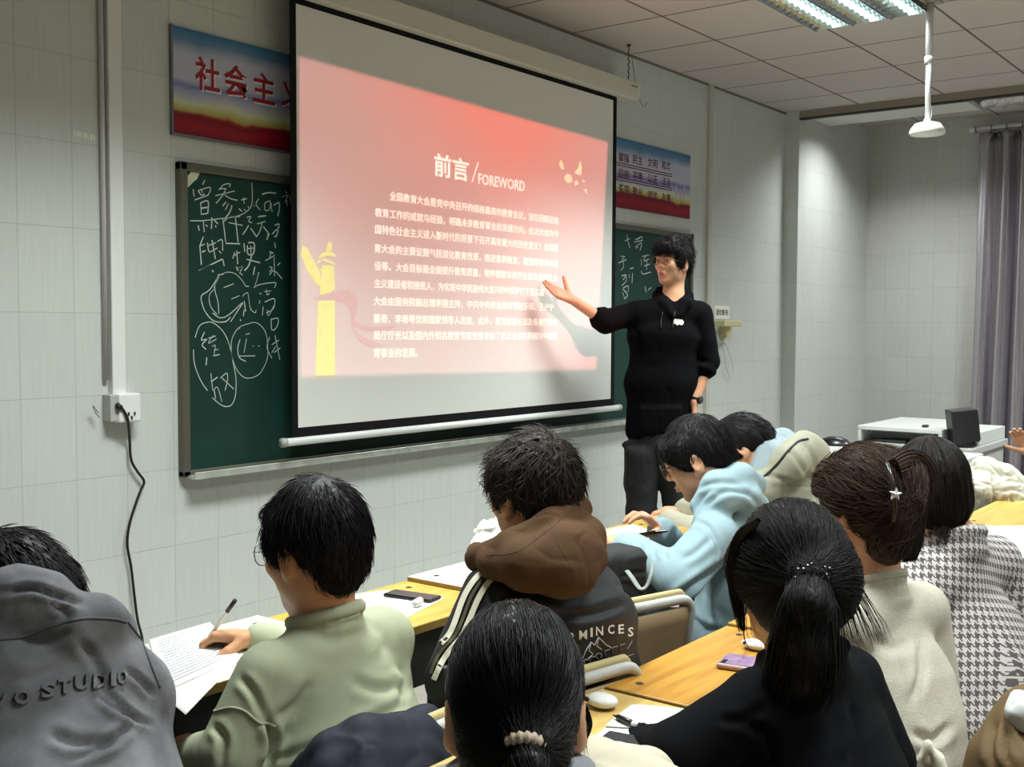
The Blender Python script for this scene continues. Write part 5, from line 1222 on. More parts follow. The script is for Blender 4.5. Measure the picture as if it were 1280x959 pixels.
# ------------------------------------------------------------------ boy in the light blue hoodie
def blue_boy():
    d = 3.40; c = at(871, 573, d); h = -.30; R = fr(h, .42, .0); bh = -.30; f, r = fwd(bh), rgt(bh)
    N = at(907, 640, d+.02); P = at(912, 795, d+.05); P = np.array([P[0], P[1], .53]); C = N*.55+P*.45-f*.07
    SL = at(893, 672, d-.15); SR = at(905, 660, d+.22); EL = at(848, 722, d-.22); WL = at(786, 685, d-.10); ER = at(858, 700, d+.26); WR = at(826, 664, d+.14)
    org = np.array([P[0], P[1], 0])
    hands = [(WL, at(750, 668, d)-WL, np.array([0, 0, -1.0]), -1, dict(curl=(.35, .4, .4, .45), spread=.06, thumb=(.7, .3))),
             (WR, at(800, 640, d+.10)-WR, unit(at(795, 690, d)-at(815, 650, d)), 1, dict(curl=(.55, .6, .65, .7), thumb=(.7, .4)))]
    o = body('person', org, 'boy in a light blue hoodie and glasses looking down at his phone', (c, R), dict(P=P, C=C, N=N, SL=SL, SR=SR, EL=EL, ER=ER, WL=WL, WR=WR), hands, SKIN, .0042)
    eyes(o, c, R); glasses(o, c, R, mat('frame_brown', (62, 50, 42), .4), (.025, .022), .0017)
    s = short_hair(c, R, .014, .008); L = lambda x, y, z: c+R@np.array([x, y, z])
    for x in (-1, 1): s.ell(L(x*.072, .032, .042), (.018, .05, .035), R, .02)
    s.ell(L(0, .078, .058), (.062, .028, .036), R, .02); s.ell(L(0, -.05, .015), (.076, .06, .08), R, .02)
    head_hair(o, s, c, R, radial_flow(c, R, (0, -.05, .12), .2, .45), HBK, 2200, .075, .006, fold=.002)
    K = mat('light_blue_fleece', (148, 172, 181), .88, spec=.15, bump=(260, .22, .0015), vary=(7, .06)); s = Sdf()
    coat(s, P+np.array([0, 0, .08]), C, N, SL, SR, .165, .170, .115, .03, .062, .066)
    s.cap(SL, EL, .072, .070, .02); s.cap(EL, WL, .064, .048, .015); s.cap(SR, ER, .07, .064, .015); s.cap(ER, WR, .058, .044, .012)
    s.cap(WL+(EL-WL)*.14, WL+(EL-WL)*.0, .047, .045, .012); s.cap(WR+(ER-WR)*.12, WR, .044, .040, .012)
    s.cap(P+np.array([0, 0, .06])-f*.02, P+np.array([0, 0, .02])-f*.03, .122, .118, .02, 'u', r, 1.35)
    # hood bunched behind the neck
    s.path([at(872, 632, d-.08), at(895, 607, d-.09), at(925, 598, d-.05), at(942, 606, d+.06)], (.026, .040, .044, .04), .03)
    s.ell(N-f*.05+np.array([0, 0, -.01]), (.085, .07, .06), fr(bh), .03); s.ell(N+f*.02+np.array([0, 0, -.045]), (.09, .08, .05), fr(bh), .03)
    s.path([at(880, 650, d-.10), at(905, 625, d-.13), at(935, 622, d-.08), at(950, 632, d)], (.024, .034, .036, .03), .03)
    solid('hoodie', s, .0068, K, o, fold=dict(amp=.003, size=.13, dirs=(.5, -.2, 1), seed=8), lines=[([(855, 651), (880, 655), (894, 675), (900, 703)], 3, .007), ([(838, 752), (862, 735), (889, 716), (912, 700)], 4.5, .022), ([(797, 672), (800, 684), (799, 696)], 3, .008), ([(826, 680), (830, 690), (833, 700)], 3, .008), ([(812, 676), (817, 688), (818, 700)], 3, .006),
        ([(850, 655), (842, 672), (838, 690)], 4, .006), ([(870, 612), (895, 604), (925, 607)], 3.5, .008), ([(880, 634), (905, 615), (935, 618), (950, 635)], 3.5, .009), ([(868, 640), (880, 620), (897, 609)], 3.5, .007), ([(852, 700), (870, 690), (890, 672)], 4, .006), ([(885, 740), (886, 760), (892, 782)], 3, .006), ([(862, 770), (880, 785), (905, 788)], 4, .008)])
    legs(o, P, bh-.1, mat('washed_denim', (104, 118, 128), .85, vary=(50, .2)), SHW_)
    # phone in his hands
    t = empty('phone', at(803, 668, d+.04), 'black phone held by the boy in the light blue hoodie', 'phone')
    Rp = np.c_[unit(at(782, 672, d+.1)-at(825, 664, d+.02)), np.cross(unit(np.array([.1, .55, .82])), unit(at(782, 672, d+.1)-at(825, 664, d+.02))), unit(np.array([.1, .55, .82]))]
    Rp[:, 1] = np.cross(Rp[:, 2], Rp[:, 0]); Rp[:, 1] /= np.linalg.norm(Rp[:, 1]); Rp[:, 2] = np.cross(Rp[:, 0], Rp[:, 1])
    MB().box(at(801, 669, d+.05), (.078, .038, .0045), Rp).build('phone_body', mat('phone_black', (16, 16, 18), .25), t, bevel=.004)
    MB().box(at(801, 669, d+.05)+Rp[:, 2]*.0047, (.074, .035, .0004), Rp).build('phone_screen', mat('phone_glass', (24, 25, 30), .08), t)
    mb = MB(); w = WR+(ER-WR)*-.03; v = unit(ER-WR); Q = np.c_[unit(np.cross(v, [0, 0, 1])), np.cross(v, unit(np.cross(v, [0, 0, 1]))), v]; mb.tube(ring(w, Q, .029, .025, 18), .0022, 6); mb.build('wrist_cord', BLK, o, smooth=True)
blue_boy()

# ------------------------------------------------------------------ boy in the beige jacket, bent over his desk
def beige_boy():
    d = 4.0; c = at(930, 564, d); h = -.35; R = fr(h, .85, .25); bh = -.15; f, r = fwd(bh), rgt(bh)
    N = at(965, 592, d+.0); P = np.array([N[0]-f[0]*.28+.12, N[1]-f[1]*.28, .53]); C = N*.5+P*.5+np.array([0, 0, .07])-f*.03
    SL = N-r*.17-np.array([0, 0, .04]); SR = N+r*.18-np.array([0, 0, .03]); EL = SL+f*.16-np.array([0, 0, .2]); WL = EL+f*.2+r*.1+np.array([0, 0, .04]); ER = SR+f*.16+r*.05-np.array([0, 0, .19]); WR = ER+f*.2-r*.12+np.array([0, 0, .04])
    o = body('person', (P[0], P[1], 0), 'person in a beige hooded jacket bent low over the desk with face hidden', (c, R), dict(P=P, C=C, N=N, SL=SL, SR=SR, EL=EL, ER=ER, WL=WL, WR=WR), [(WL, f+r*.5, (0, 0, -1), -1, {}), (WR, f-r*.5, (0, 0, -1), 1, {})], SKIN, .005)
    s = short_hair(c, R, .018, .014); L = lambda x, y, z: c+R@np.array([x, y, z]); s.ell(L(0, -.06, .01), (.082, .07, .085), R, .03); s.ell(L(0, .07, .06), (.07, .04, .04), R, .03)
    head_hair(o, s, c, R, radial_flow(c, R), HBK, 1500, .06, .006, vox=.006)
    K = mat('beige_cotton', (168, 166, 148), .8, spec=.2, bump=(80, .15, .002), vary=(9, .05)); s = Sdf()
    coat(s, P+np.array([0, 0, .08]), C, N, SL, SR, .18, .185, .125, .03, .062, .066)
    s.cap(SL, EL, .07, .066, .012); s.cap(EL, WL, .062, .05, .012); s.cap(SR, ER, .07, .066, .015); s.cap(ER, WR, .062, .05, .012)
    s.path([at(990, 575, d-.05), at(1010, 572, d), at(1016, 585, d+.1)], (.07, .075, .05), .03)
    s.path([at(958, 600, d-.13), at(985, 580, d-.13), at(1005, 556, d-.02)], (.03, .06, .05), .03)
    solid('jacket', s, .008, K, o, fold=dict(amp=.003, size=.13, seed=4), lines=[([(950, 590), (985, 602), (1015, 608)], 3, .008), ([(985, 560), (1000, 580), (1012, 600)], 3, .008), ([(1003, 552), (1015, 570), (1020, 590)], 3, .006)])
    s = Sdf(); s.path([at(948, 590, d-.10), at(958, 566, d-.07), at(978, 553, d), at(995, 556, d+.08)], (.035, .04, .045, .035), .03); s.path([at(960, 585, d-.1), at(985, 563, d-.05)], .04, .03)
    solid('hood_lining', s, .007, mat('pale_blue_fleece', (158, 174, 182), .9, bump=(200, .25, .002)), o, fold=dict(amp=.006, size=.06, dirs=(.4, 0, 1), seed=3))
    bb = [bvh_of(x) for x in o.children if x.name.split('.')[0] in ('jacket', 'hood_lining')]; q = []
    for x, y, _ in smooth_path([(943, 601, 0), (957, 594, 0), (972, 580, 0), (985, 564, 0), (998, 552, 0), (1010, 549, 0)], 30):
        pr_ = unit(ray(x, y)); hs = [h[0] for h in (b.ray_cast(Vector(C0), Vector(pr_), 6) for b in bb) if h[0] is not None]
        if hs: q.append(min([np.array(h) for h in hs], key=lambda h: np.linalg.norm(h-C0)))
    mb = MB(); mb.tube(q, .005, 8); mb.build('hood_trim', mat('trim_black', (24, 24, 26), .6), o, smooth=True)
    legs(o, P, bh, DEN, SHOE)
beige_boy()

# ------------------------------------------------------------------ ponytails
def tail(root_pts, widths, n, rr, r0=.0013, wob=.35, flare=1.0):
    """bundle of long strands following root_pts with elliptical spread widths"""
    P = smooth_path(root_pts, 16); W_ = np.interp(np.linspace(0, 1, 16), np.linspace(0, 1, len(widths)), widths)
    T = np.gradient(P, axis=0); T /= np.linalg.norm(T, axis=1, keepdims=True); u = np.cross(T, CF); u /= np.linalg.norm(u, axis=1, keepdims=True); v = np.cross(T, u)
    a = rr.random(n)*2*PI; q = np.sqrt(rr.random(n)); ph = rr.normal(size=(2, n))*wob
    k = np.linspace(0, 1, 16)[:, None]
    x = (np.cos(a)*q)[None]+ph[0][None]*k**1.5*.5; y = (np.sin(a)*q)[None]+ph[1][None]*k**1.5*.5
    cut = 1-.25*rr.random(n)**2
    pts = P[:, None, :]+(u[:, None, :]*x[:, :, None]+v[:, None, :]*y[:, :, None]*.55)*W_[:, None, None]
    idx = np.clip(np.linspace(0, 15, 16)[:, None]*cut[None], 0, 15); i0 = idx.astype(int); i1 = np.minimum(i0+1, 15); f_ = (idx-i0)[:, :, None]; j = np.arange(n)[None]
    pts = pts[i0, j]*(1-f_)+pts[i1, j]*f_
    V, F = tubes_mesh(pts, r0); return V, F, strand_tint(n, 16, rr=rr)
def to_flow(tp, down=0.0, pull=1.0):
    def fl(p):
        v = tp-p; n = np.linalg.norm(v, axis=1, keepdims=True); v = v/np.maximum(n, 1e-6)*pull; v[:, 2] -= down; return v
    return fl

# ------------------------------------------------------------------ girl in black
def black_girl():
    d = 1.98; c = at(986, 722, d); h = .34; R = fr(h, .14, .0); bh = .25; f, r = fwd(bh), rgt(bh)
    N = at(1003, 815, d-.02); P = np.array([N[0]-f[0]*.12, N[1]-f[1]*.12, .53]); C = at(1008, 905, d)
    SL = at(945, 886, d-.10); SR = at(1060, 852, d+.10); EL = at(850, 945, d-.12); WL = at(775, 938, d+.08); ER = at(1100, 950, d+.10); WR = ER+f*.2-r*.1+np.array([0, 0, .05])
    o = body('person', (P[0], P[1], 0), 'girl in a black sweater with a low black ponytail at the golden desk', (c, R), dict(P=P, C=C, N=N, SL=SL, SR=SR, EL=EL, ER=ER, WL=WL, WR=WR), [(WL, at(735, 930, d+.1)-WL, (0, 0, -1), -1, dict(curl=(.5, .5, .5, .5))), (WR, f-r*.3, (0, 0, -1), 1, {})], SKIN, .004)
    eyes(o, c, R); L = lambda x, y, z: c+R@np.array([x, y, z]); s = Sdf()
    s.ell(L(0, -.014, .036), (.087, .106, .104), R, .02); s.ell(L(0, -.055, -.02), (.078, .062, .085), R, .03)
    for x in (-1, 1): s.ell(L(x*.070, .03, .02), (.022, .055, .06), R, .02); s.ell(L(x*.07, -.03, -.04), (.02, .05, .05), R, .03)
    s.box(L(0, .13, -.06), (.068, .085, .095), R, .02, .015, 's'); s.box(L(0, .0, -.19), (.16, .16, .07), R@rotx(-.3), .01, .02, 's')
    tp = at(1012, 722, d-.13); s.cap(L(0, -.085, .0), tp, .055, .022, .04)
    tl = [tp, at(1011, 755, d-.155), at(1006, 810, d-.15), at(1000, 850, d-.14), at(992, 884, d-.12)]
    s.path(tl, (.024, .034, .038, .030, .010), .02)
    ex = [tail(tl, (.020, .048, .058, .056, .040), 1700, RNG, wob=.5)]
    lock = [at(930, 668, d-.02), at(920, 700, d-.01), at(921, 745, d), at(928, 790, d)]; ex.append(tail([at(948, 650, d-.06)]+lock, (.004, .014, .016, .012, .006), 260, RNG, wob=.25))
    ex.append(tail([at(938, 740, d), at(940, 790, d), at(950, 805, d), at(946, 828, d)], (.006, .02, .03, .035), 9, RNG, r0=.0006, wob=.9))
    ex.append(tail([at(1040, 700, d-.02), at(1062, 745, d-.05), at(1080, 790, d-.05), at(1090, 815, d-.05)], (.02, .025, .035, .03), 50, RNG, r0=.0008, wob=.5))
    head_hair(o, s, c, R, to_flow(tp, .05), HB, 5200, .11, .004, vox=.0045, extra=ex, r0=.0010, jitter=.10, fold=.0012)
    mb = MB()
    for i in range(22):
        a = i*2.39996; rr_ = .010+.024*RNG.random(); q = tp-CF*(.030-.012*rr_/.034)+(CR*math.cos(a)*rr_*1.1+CU*(math.sin(a)*rr_*.7+.004)); s_ = .0013+.0011*RNG.random(); mb.lathe([(.0, -s_), (s_*.9, -s_*.4), (s_*.9, s_*.4), (.0, s_)], q, 8)
    mb.build('hair_tie_beads', mat('bead_glass', (206, 200, 208), .12, spec=.9), o, smooth=True)
    mb = MB(); mb.tube([tp-CF*.018+CR*math.cos(a)*.024+CU*math.sin(a)*.018 for a in np.arange(20)*2*PI/20], .005, 8, closed=True); mb.build('hair_tie', mat('tie_black', (18, 16, 20), .7), o, smooth=True)
    K = mat('black_knit', (10, 11, 15), .95, spec=.12, bump=(380, .4, .002)); s = Sdf()
    coat(s, P+np.array([0, 0, .06]), C, N, SL, SR, .17, .165, .11, .04, .056, .066)
    s.cap(SL, EL, .062, .058, .02); s.cap(EL, WL, .056, .042, .015); s.cap(SR, ER, .064, .064, .02); s.cap(ER, WR, .06, .045, .012)
    collar(s, N, bh, .3, .070, .013)
    solid('sweater', s, .0065, K, o, fold=dict(amp=.003, size=.12, dirs=(.3, 0, 1), seed=11), lines=[([(930, 905), (960, 920), (965, 958)], 6, .010), ([(1065, 880), (1070, 915), (1062, 955)], 6, .010), ([(900, 900), (930, 900), (960, 880)], 6, .006)]); legs(o, P, bh, BLKTR, SHOE)
black_girl()

# ------------------------------------------------------------------ girl in the cream sweater
def cream_girl():
    d = 2.40; c = at(1080, 633, d); h = .42; R = fr(h, .16, .0); bh = .35; f, r = fwd(bh), rgt(bh)
    N = at(1092, 722, d); P = np.array([N[0]-f[0]*.10, N[1]-f[1]*.10, .53]); C = at(1110, 845, d)
    SL = at(1050, 780, d-.10); SR = at(1152, 762, d+.14); EL = at(1010, 880, d-.05); WL = EL+f*.2+r*.1+np.array([0, 0, .06]); ER = at(1170, 885, d+.16); WR = ER+f*.2-r*.12+np.array([0, 0, .06])
    o = body('person', (P[0], P[1], 0), 'girl in a cream knit sweater with a star clip in her brown hair', (c, R), dict(P=P, C=C, N=N, SL=SL, SR=SR, EL=EL, ER=ER, WL=WL, WR=WR), [(WL, f, (0, 0, -1), -1, {}), (WR, f, (0, 0, -1), 1, {})], SKIN, .004)
    eyes(o, c, R); L = lambda x, y, z: c+R@np.array([x, y, z]); s = Sdf()
    s.ell(L(0, -.014, .034), (.085, .104, .102), R, .02); s.ell(L(0, -.058, -.02), (.076, .060, .075), R, .03); s.ell(L(0, .06, .06), (.07, .05, .05), R, .03)
    for x in (-1, 1): s.ell(L(x*.066, .02, .02), (.024, .06, .055), R, .02)
    s.box(L(0, .13, -.06), (.10, .085, .09), R, .02, .015, 's'); s.box(L(0, .04, -.195), (.16, .15, .085), R@rotx(-.45), .01, .02, 's')
    s.ell(L(0, -.052, -.075), (.050, .040, .05), R, .02)
    bun = at(1128, 600, d-.05); s.ell(bun, (.048, .048, .062), R@roty(.35), .03); s.ell(at(1122, 640, d-.08), (.03, .035, .06), R@roty(.3), .03)
    tp = at(1125, 625, d-.08)
    ex = [tail([at(1030, 640, d+.0), at(1027, 660, d+.02), at(1034, 690, d+.03)], (.018, .012, .004), 90, RNG, wob=.2), tail([at(1118, 590, d-.10), at(1140, 585, d-.06), at(1148, 610, d-.02), at(1140, 650, d-.02)], (.03, .04, .04, .02), 300, RNG, wob=.3)]
    head_hair(o, s, c, R, to_flow(tp, .1), hair_mat('hair_brown', (60, 44, 34)), 4600, .10, .006, vox=.0048, extra=ex, r0=.0011, jitter=.16, fold=.002)
    # star claw clip
    def star(cx, cy, dd, r1, r2, n=5, rot=.1):
        return [at(cx+q*math.sin(a), cy-q*math.cos(a), dd) for i in range(2*n) for q, a in [((r1 if i % 2 == 0 else r2), rot+i*PI/n)]]
    mb = MB(); q = star(1120, 618, d-.155, 8.5, 4.0); b_ = [p+CF*.006 for p in q]; n = len(q); cc = np.mean(q, 0)-CF*.004
    mb.add(q+b_+[cc], [[i, (i+1) % n, 2*n] for i in range(n)]+[[i, (i+1) % n, n+(i+1) % n, n+i] for i in range(n)]); mb.build('star_clip', mat('clip_silver', (206, 200, 204), .35, metal=.2, bump=(400, .5, .002)), o)
    mb = MB(); mb.tube(smooth_path([at(1108, 578, d-.115), at(1113, 592, d-.14), at(1117, 610, d-.15), at(1119, 635, d-.14), at(1116, 655, d-.12)], 16), .0045, 8); mb.build('clip_bar', mat('clip_smoke', (52, 46, 42), .2), o, smooth=True)
    mb = MB(); mb.tube([at(1148+8.5*math.cos(a), 615+10*math.sin(a), d-.06) for a in np.arange(22)*2*PI/22], .0026, 7, closed=True).tube([at(1147+4*math.cos(a), 615+6*math.sin(a), d-.06) for a in np.arange(16)*2*PI/16], .0018, 6, closed=True); mb.build('clip_ring', mat('clip_clear', (196, 186, 180), .15, spec=.9), o, smooth=True)
    K = mat('cream_knit', (188, 182, 168), .95, spec=.1, bump=(330, .6, .003), vary=(160, .09)); s = Sdf()
    coat(s, P+np.array([0, 0, .06]), C, N+np.array([0, 0, -.012]), SL, SR, .170, .168, .108, .04, .056, .062)
    s.cap(SL, EL, .060, .060, .02); s.cap(EL, WL, .056, .045, .012); s.cap(SR, ER, .060, .060, .02); s.cap(ER, WR, .058, .046, .012)
    collar(s, N, bh, .35, .064, .009, .012); s.cap(N+np.array([0, 0, .012])+f*.015, N+np.array([0, 0, .12])+f*.03, .046, .06, .006, 's')
    neckband(o, N, bh, .35, K, .068, .007, .002)
    solid('sweater', s, .0065, K, o, fold=dict(amp=.003, size=.13, dirs=(.2, 0, 1), seed=14), lines=[([(1150, 800), (1152, 840), (1140, 880)], 6, .008), ([(1140, 915), (1165, 925), (1190, 905)], 6, .010), ([(1085, 790), (1110, 810), (1140, 805)], 7, .004)]); legs(o, P, bh, DEN, SHW_)
cream_girl()

# ------------------------------------------------------------------ person in houndstooth
def hound_mat(p=.0235):
    m = mat('houndstooth', (222, 218, 214), .9, spec=.12, bump=(300, .3, .002)); N, L, b = nodes_of(m)
    at_ = N.new('ShaderNodeAttribute'); at_.attribute_name = 'cloth_uv'; sp = N.new('ShaderNodeSeparateXYZ'); L.new(at_.outputs['Vector'], sp.inputs[0])
    def mt(op, a, v=None):
        n = N.new('ShaderNodeMath'); n.operation = op
        for i, q in enumerate((a, v)):
            if q is None: continue
            if isinstance(q, (int, float)): n.inputs[i].default_value = q
            else: L.new(q, n.inputs[i])
        return n.outputs[0]
    i = mt('FLOOR', mt('MULTIPLY', sp.outputs[0], 8/p)); j = mt('FLOOR', mt('MULTIPLY', sp.outputs[1], 8/p))
    t = mt('LESS_THAN', mt('FLOORED_MODULO', mt('ADD', i, j), 4.0), 1.9)
    a = mt('LESS_THAN', mt('FLOORED_MODULO', i, 8.0), 3.9); c = mt('LESS_THAN', mt('FLOORED_MODULO', j, 8.0), 3.9)
    v = mt('ADD', mt('MULTIPLY', t, a), mt('MULTIPLY', mt('SUBTRACT', 1.0, t), c))
    mx = N.new('ShaderNodeMix'); mx.data_type = 'RGBA'; L.new(v, mx.inputs[0]); mx.inputs[6].default_value = (*lin((196, 190, 187)), 1); mx.inputs[7].default_value = (*lin((92, 87, 88)), 1)
    L.new(mx.outputs[2], b.inputs['Base Color']); return m
def hound():
    d = 2.72; c = at(1160, 614, d); h = .72; R = fr(h, .12, .0); bh = .55; f, r = fwd(bh), rgt(bh)
    N = at(1190, 664, d-.02); P = np.array([N[0]-f[0]*.10, N[1]-f[1]*.10, .53]); C = at(1204, 795, d)
    SL = at(1138, 740, d-.12); SR = at(1242, 702, d+.12); EL = at(1130, 850, d); WL = EL+f*.2+np.array([0, 0, .07]); ER = at(1278, 812, d+.16); WR = ER+f*.22-r*.1+np.array([0, 0, .08])
    o = body('person', (P[0], P[1], 0), 'person in a grey and white houndstooth jacket with dark bobbed hair', (c, R), dict(P=P, C=C, N=N, SL=SL, SR=SR, EL=EL, ER=ER, WL=WL, WR=WR), [(WL, f, (0, 0, -1), -1, {}), (WR, f, (0, 0, -1), 1, {})], SKIN, .0045)
    L = lambda x, y, z: c+R@np.array([x, y, z]); s = Sdf()
    s.ell(L(0, -.014, .034), (.083, .101, .102), R, .02); s.ell(L(0, -.054, -.02), (.074, .055, .075), R, .02)
    for x in (-1, 1): s.ell(L(x*.064, .0, -.01), (.020, .06, .065), R, .02)
    s.box(L(0, .13, -.06), (.066, .085, .10), R, .02, .015, 's'); s.box(L(0, .0, -.180), (.16, .16, .07), R@rotx(-.1), .01, .03, 's')
    ex = [tail([at(1140, 640, d-.14), at(1138, 680, d-.12), at(1136, 715, d-.1)], (.035, .03, .006), 300, RNG, wob=.3), tail([at(1188, 630, d-.06), at(1182, 655, d-.08), at(1172, 672, d-.1)], (.02, .03, .015), 200, RNG, wob=.3)]
    head_hair(o, s, c, R, radial_flow(c, R, (0, -.02, .12), .05, 1.2), hair_mat('hair_black_brown', (28, 22, 21)), 3600, .13, .005, vox=.0048, extra=ex, r0=.0010, jitter=.12, fold=.0015)
    s = Sdf(); coat(s, P+np.array([0, 0, .06]), C, N, SL, SR, .185, .175, .115, .04, .062, .066)
    s.cap(SL, EL, .066, .066, .02); s.cap(EL, WL, .06, .05, .012); s.cap(SR, ER, .068, .068, .02); s.cap(ER, WR, .064, .05, .012)
    collar(s, N, bh, .3, .070, .014, .008)
    def uv(V):
        q = V-C; x = q@r; return np.c_[x+np.tanh(x/.05)*(q@f+.11)*.9, q[:, 2]+.40*(q@f)+.12*x, np.zeros(len(V))]
    solid('jacket', s, .0065, hound_mat(), o, fold=dict(amp=.002, size=.13, dirs=(.2, 0, 1), seed=17), uvfn=uv); legs(o, P, bh, DEN, SHOE)
hound()

# ------------------------------------------------------------------ woman with the scrunchie, nearest the camera
def scrunchie_woman():
    d = 1.38; c = at(644, 893, d); h = .90; R = fr(h, .20, .0); bh = .85; f, r = fwd(bh), rgt(bh)
    N = at(652, 985, d-.03); P = np.array([N[0]-f[0]*.08, N[1]-f[1]*.08, .50]); C = N*.55+P*.45-f*.03
    SL = N-r*.175-np.array([0, 0, .06]); SR = N+r*.175-np.array([0, 0, .06]); EL = SL+f*.05-np.array([0, 0, .22])-r*.03; WL = EL+f*.22+r*.05+np.array([0, 0, .08]); ER = at(735, 992, d+.12); WR = at(806, 976, d+.28)
    o = body('person', (P[0], P[1], 0), 'woman with a low ponytail in a cream scrunchie seen from behind, nearest the camera', (c, R), dict(P=P, C=C, N=N, SL=SL, SR=SR, EL=EL, ER=ER, WL=WL, WR=WR), [(WL, f, (0, 0, -1), -1, {}), (WR, at(850, 962, d+.4)-WR, (0, 0, -1), 1, {})], SKIN, .0036, ears=1.25)
    L = lambda x, y, z: c+R@np.array([x, y, z]); s = Sdf()
    s.ell(L(0, -.012, .036), (.081, .104, .104), R, .02); s.ell(L(0, -.055, -.025), (.066, .055, .080), R, .02)
    for x in (-1, 1): s.ell(L(x*.062, .03, .035), (.018, .05, .045), R, .02)
    s.box(L(0, .13, -.06), (.12, .09, .10), R, .02, .015, 's')
    for x in (-1, 1): s.ell(L(x*.096, -.010, -.020), (.030, .036, .046), R, .006, 's')
    s.box(L(0, .04, -.175), (.16, .15, .085), R@rotx(-.5), .01, .02, 's')
    tp = at(655, 932, d-.115); s.cap(L(0, -.07, -.04), tp, .045, .018, .04)
    tl = [tp, at(661, 960, d-.14), at(668, 1010, d-.13), at(668, 1080, d-.10)]; s.path(tl, (.013, .019, .020, .010), .015)
    ex = [tail(tl, (.012, .024, .028, .026), 900, RNG, wob=.25)]
    lk = [at(727, 880, d+.02), at(731, 905, d+.02), at(722, 925, d+.03), at(718, 945, d+.03)]; ex.append(tail(lk, (.006, .010, .012, .016), 40, RNG, r0=.0008, wob=.4))
    head_hair(o, s, c, R, to_flow(tp, .03), hair_mat('hair_black_cool', (27, 26, 28), .38), 7000, .12, .0035, vox=.0042, extra=ex, r0=.0009, jitter=.10, fold=.0010)
    # scrunchie: ruched ring
    n = 44; Q = np.c_[CR, CU*.92+CF*.4, -CF]; ctr = tp+np.array([0, 0, .004])
    P_ = np.array([ctr+CR*math.cos(a)*.0165+CU*math.sin(a)*.010-CF*(.010+.008*math.sin(a)) for a in np.arange(n)*2*PI/n]); mb = MB(); mb.tube(P_, .0078+.0016*np.sin(np.arange(n)*2.1), 10, closed=True)
    mb.build('scrunchie', mat('scrunchie_satin', (206, 184, 162), .5, bump=(120, .4, .002)), o, smooth=True)
    s = Sdf(); torso(s, P, C, N+np.array([0, 0, -.02]), SL, SR, .024, 1.05, .06); s.cap(SL, EL, .074, .07, .015); s.cap(EL, WL, .066, .046, .012); s.cap(SR, ER, .078, .075, .015); s.cap(ER, WR, .072, .05, .012)
    solid('sweatshirt', s, .0065, mat('ivory_fleece', (196, 188, 168), .9, bump=(260, .3, .002), vary=(10, .04)), o, fold=dict(amp=.006, size=.1, seed=21))
    s = Sdf(); s.path(ring(N+np.array([0, 0, .012]), fr(bh, .25), .070, .066, 18), .020, .02); s.ell(N+fr(bh)@np.array([0, -.085, -.02]), (.09, .04, .05), fr(bh), .03)
    solid('collar', s, .006, mat('grey_marl', (140, 142, 148), .9, bump=(260, .3, .002)), o, fold=dict(amp=.003, size=.06)); legs(o, P, bh, DEN, SHW_)
scrunchie_woman()

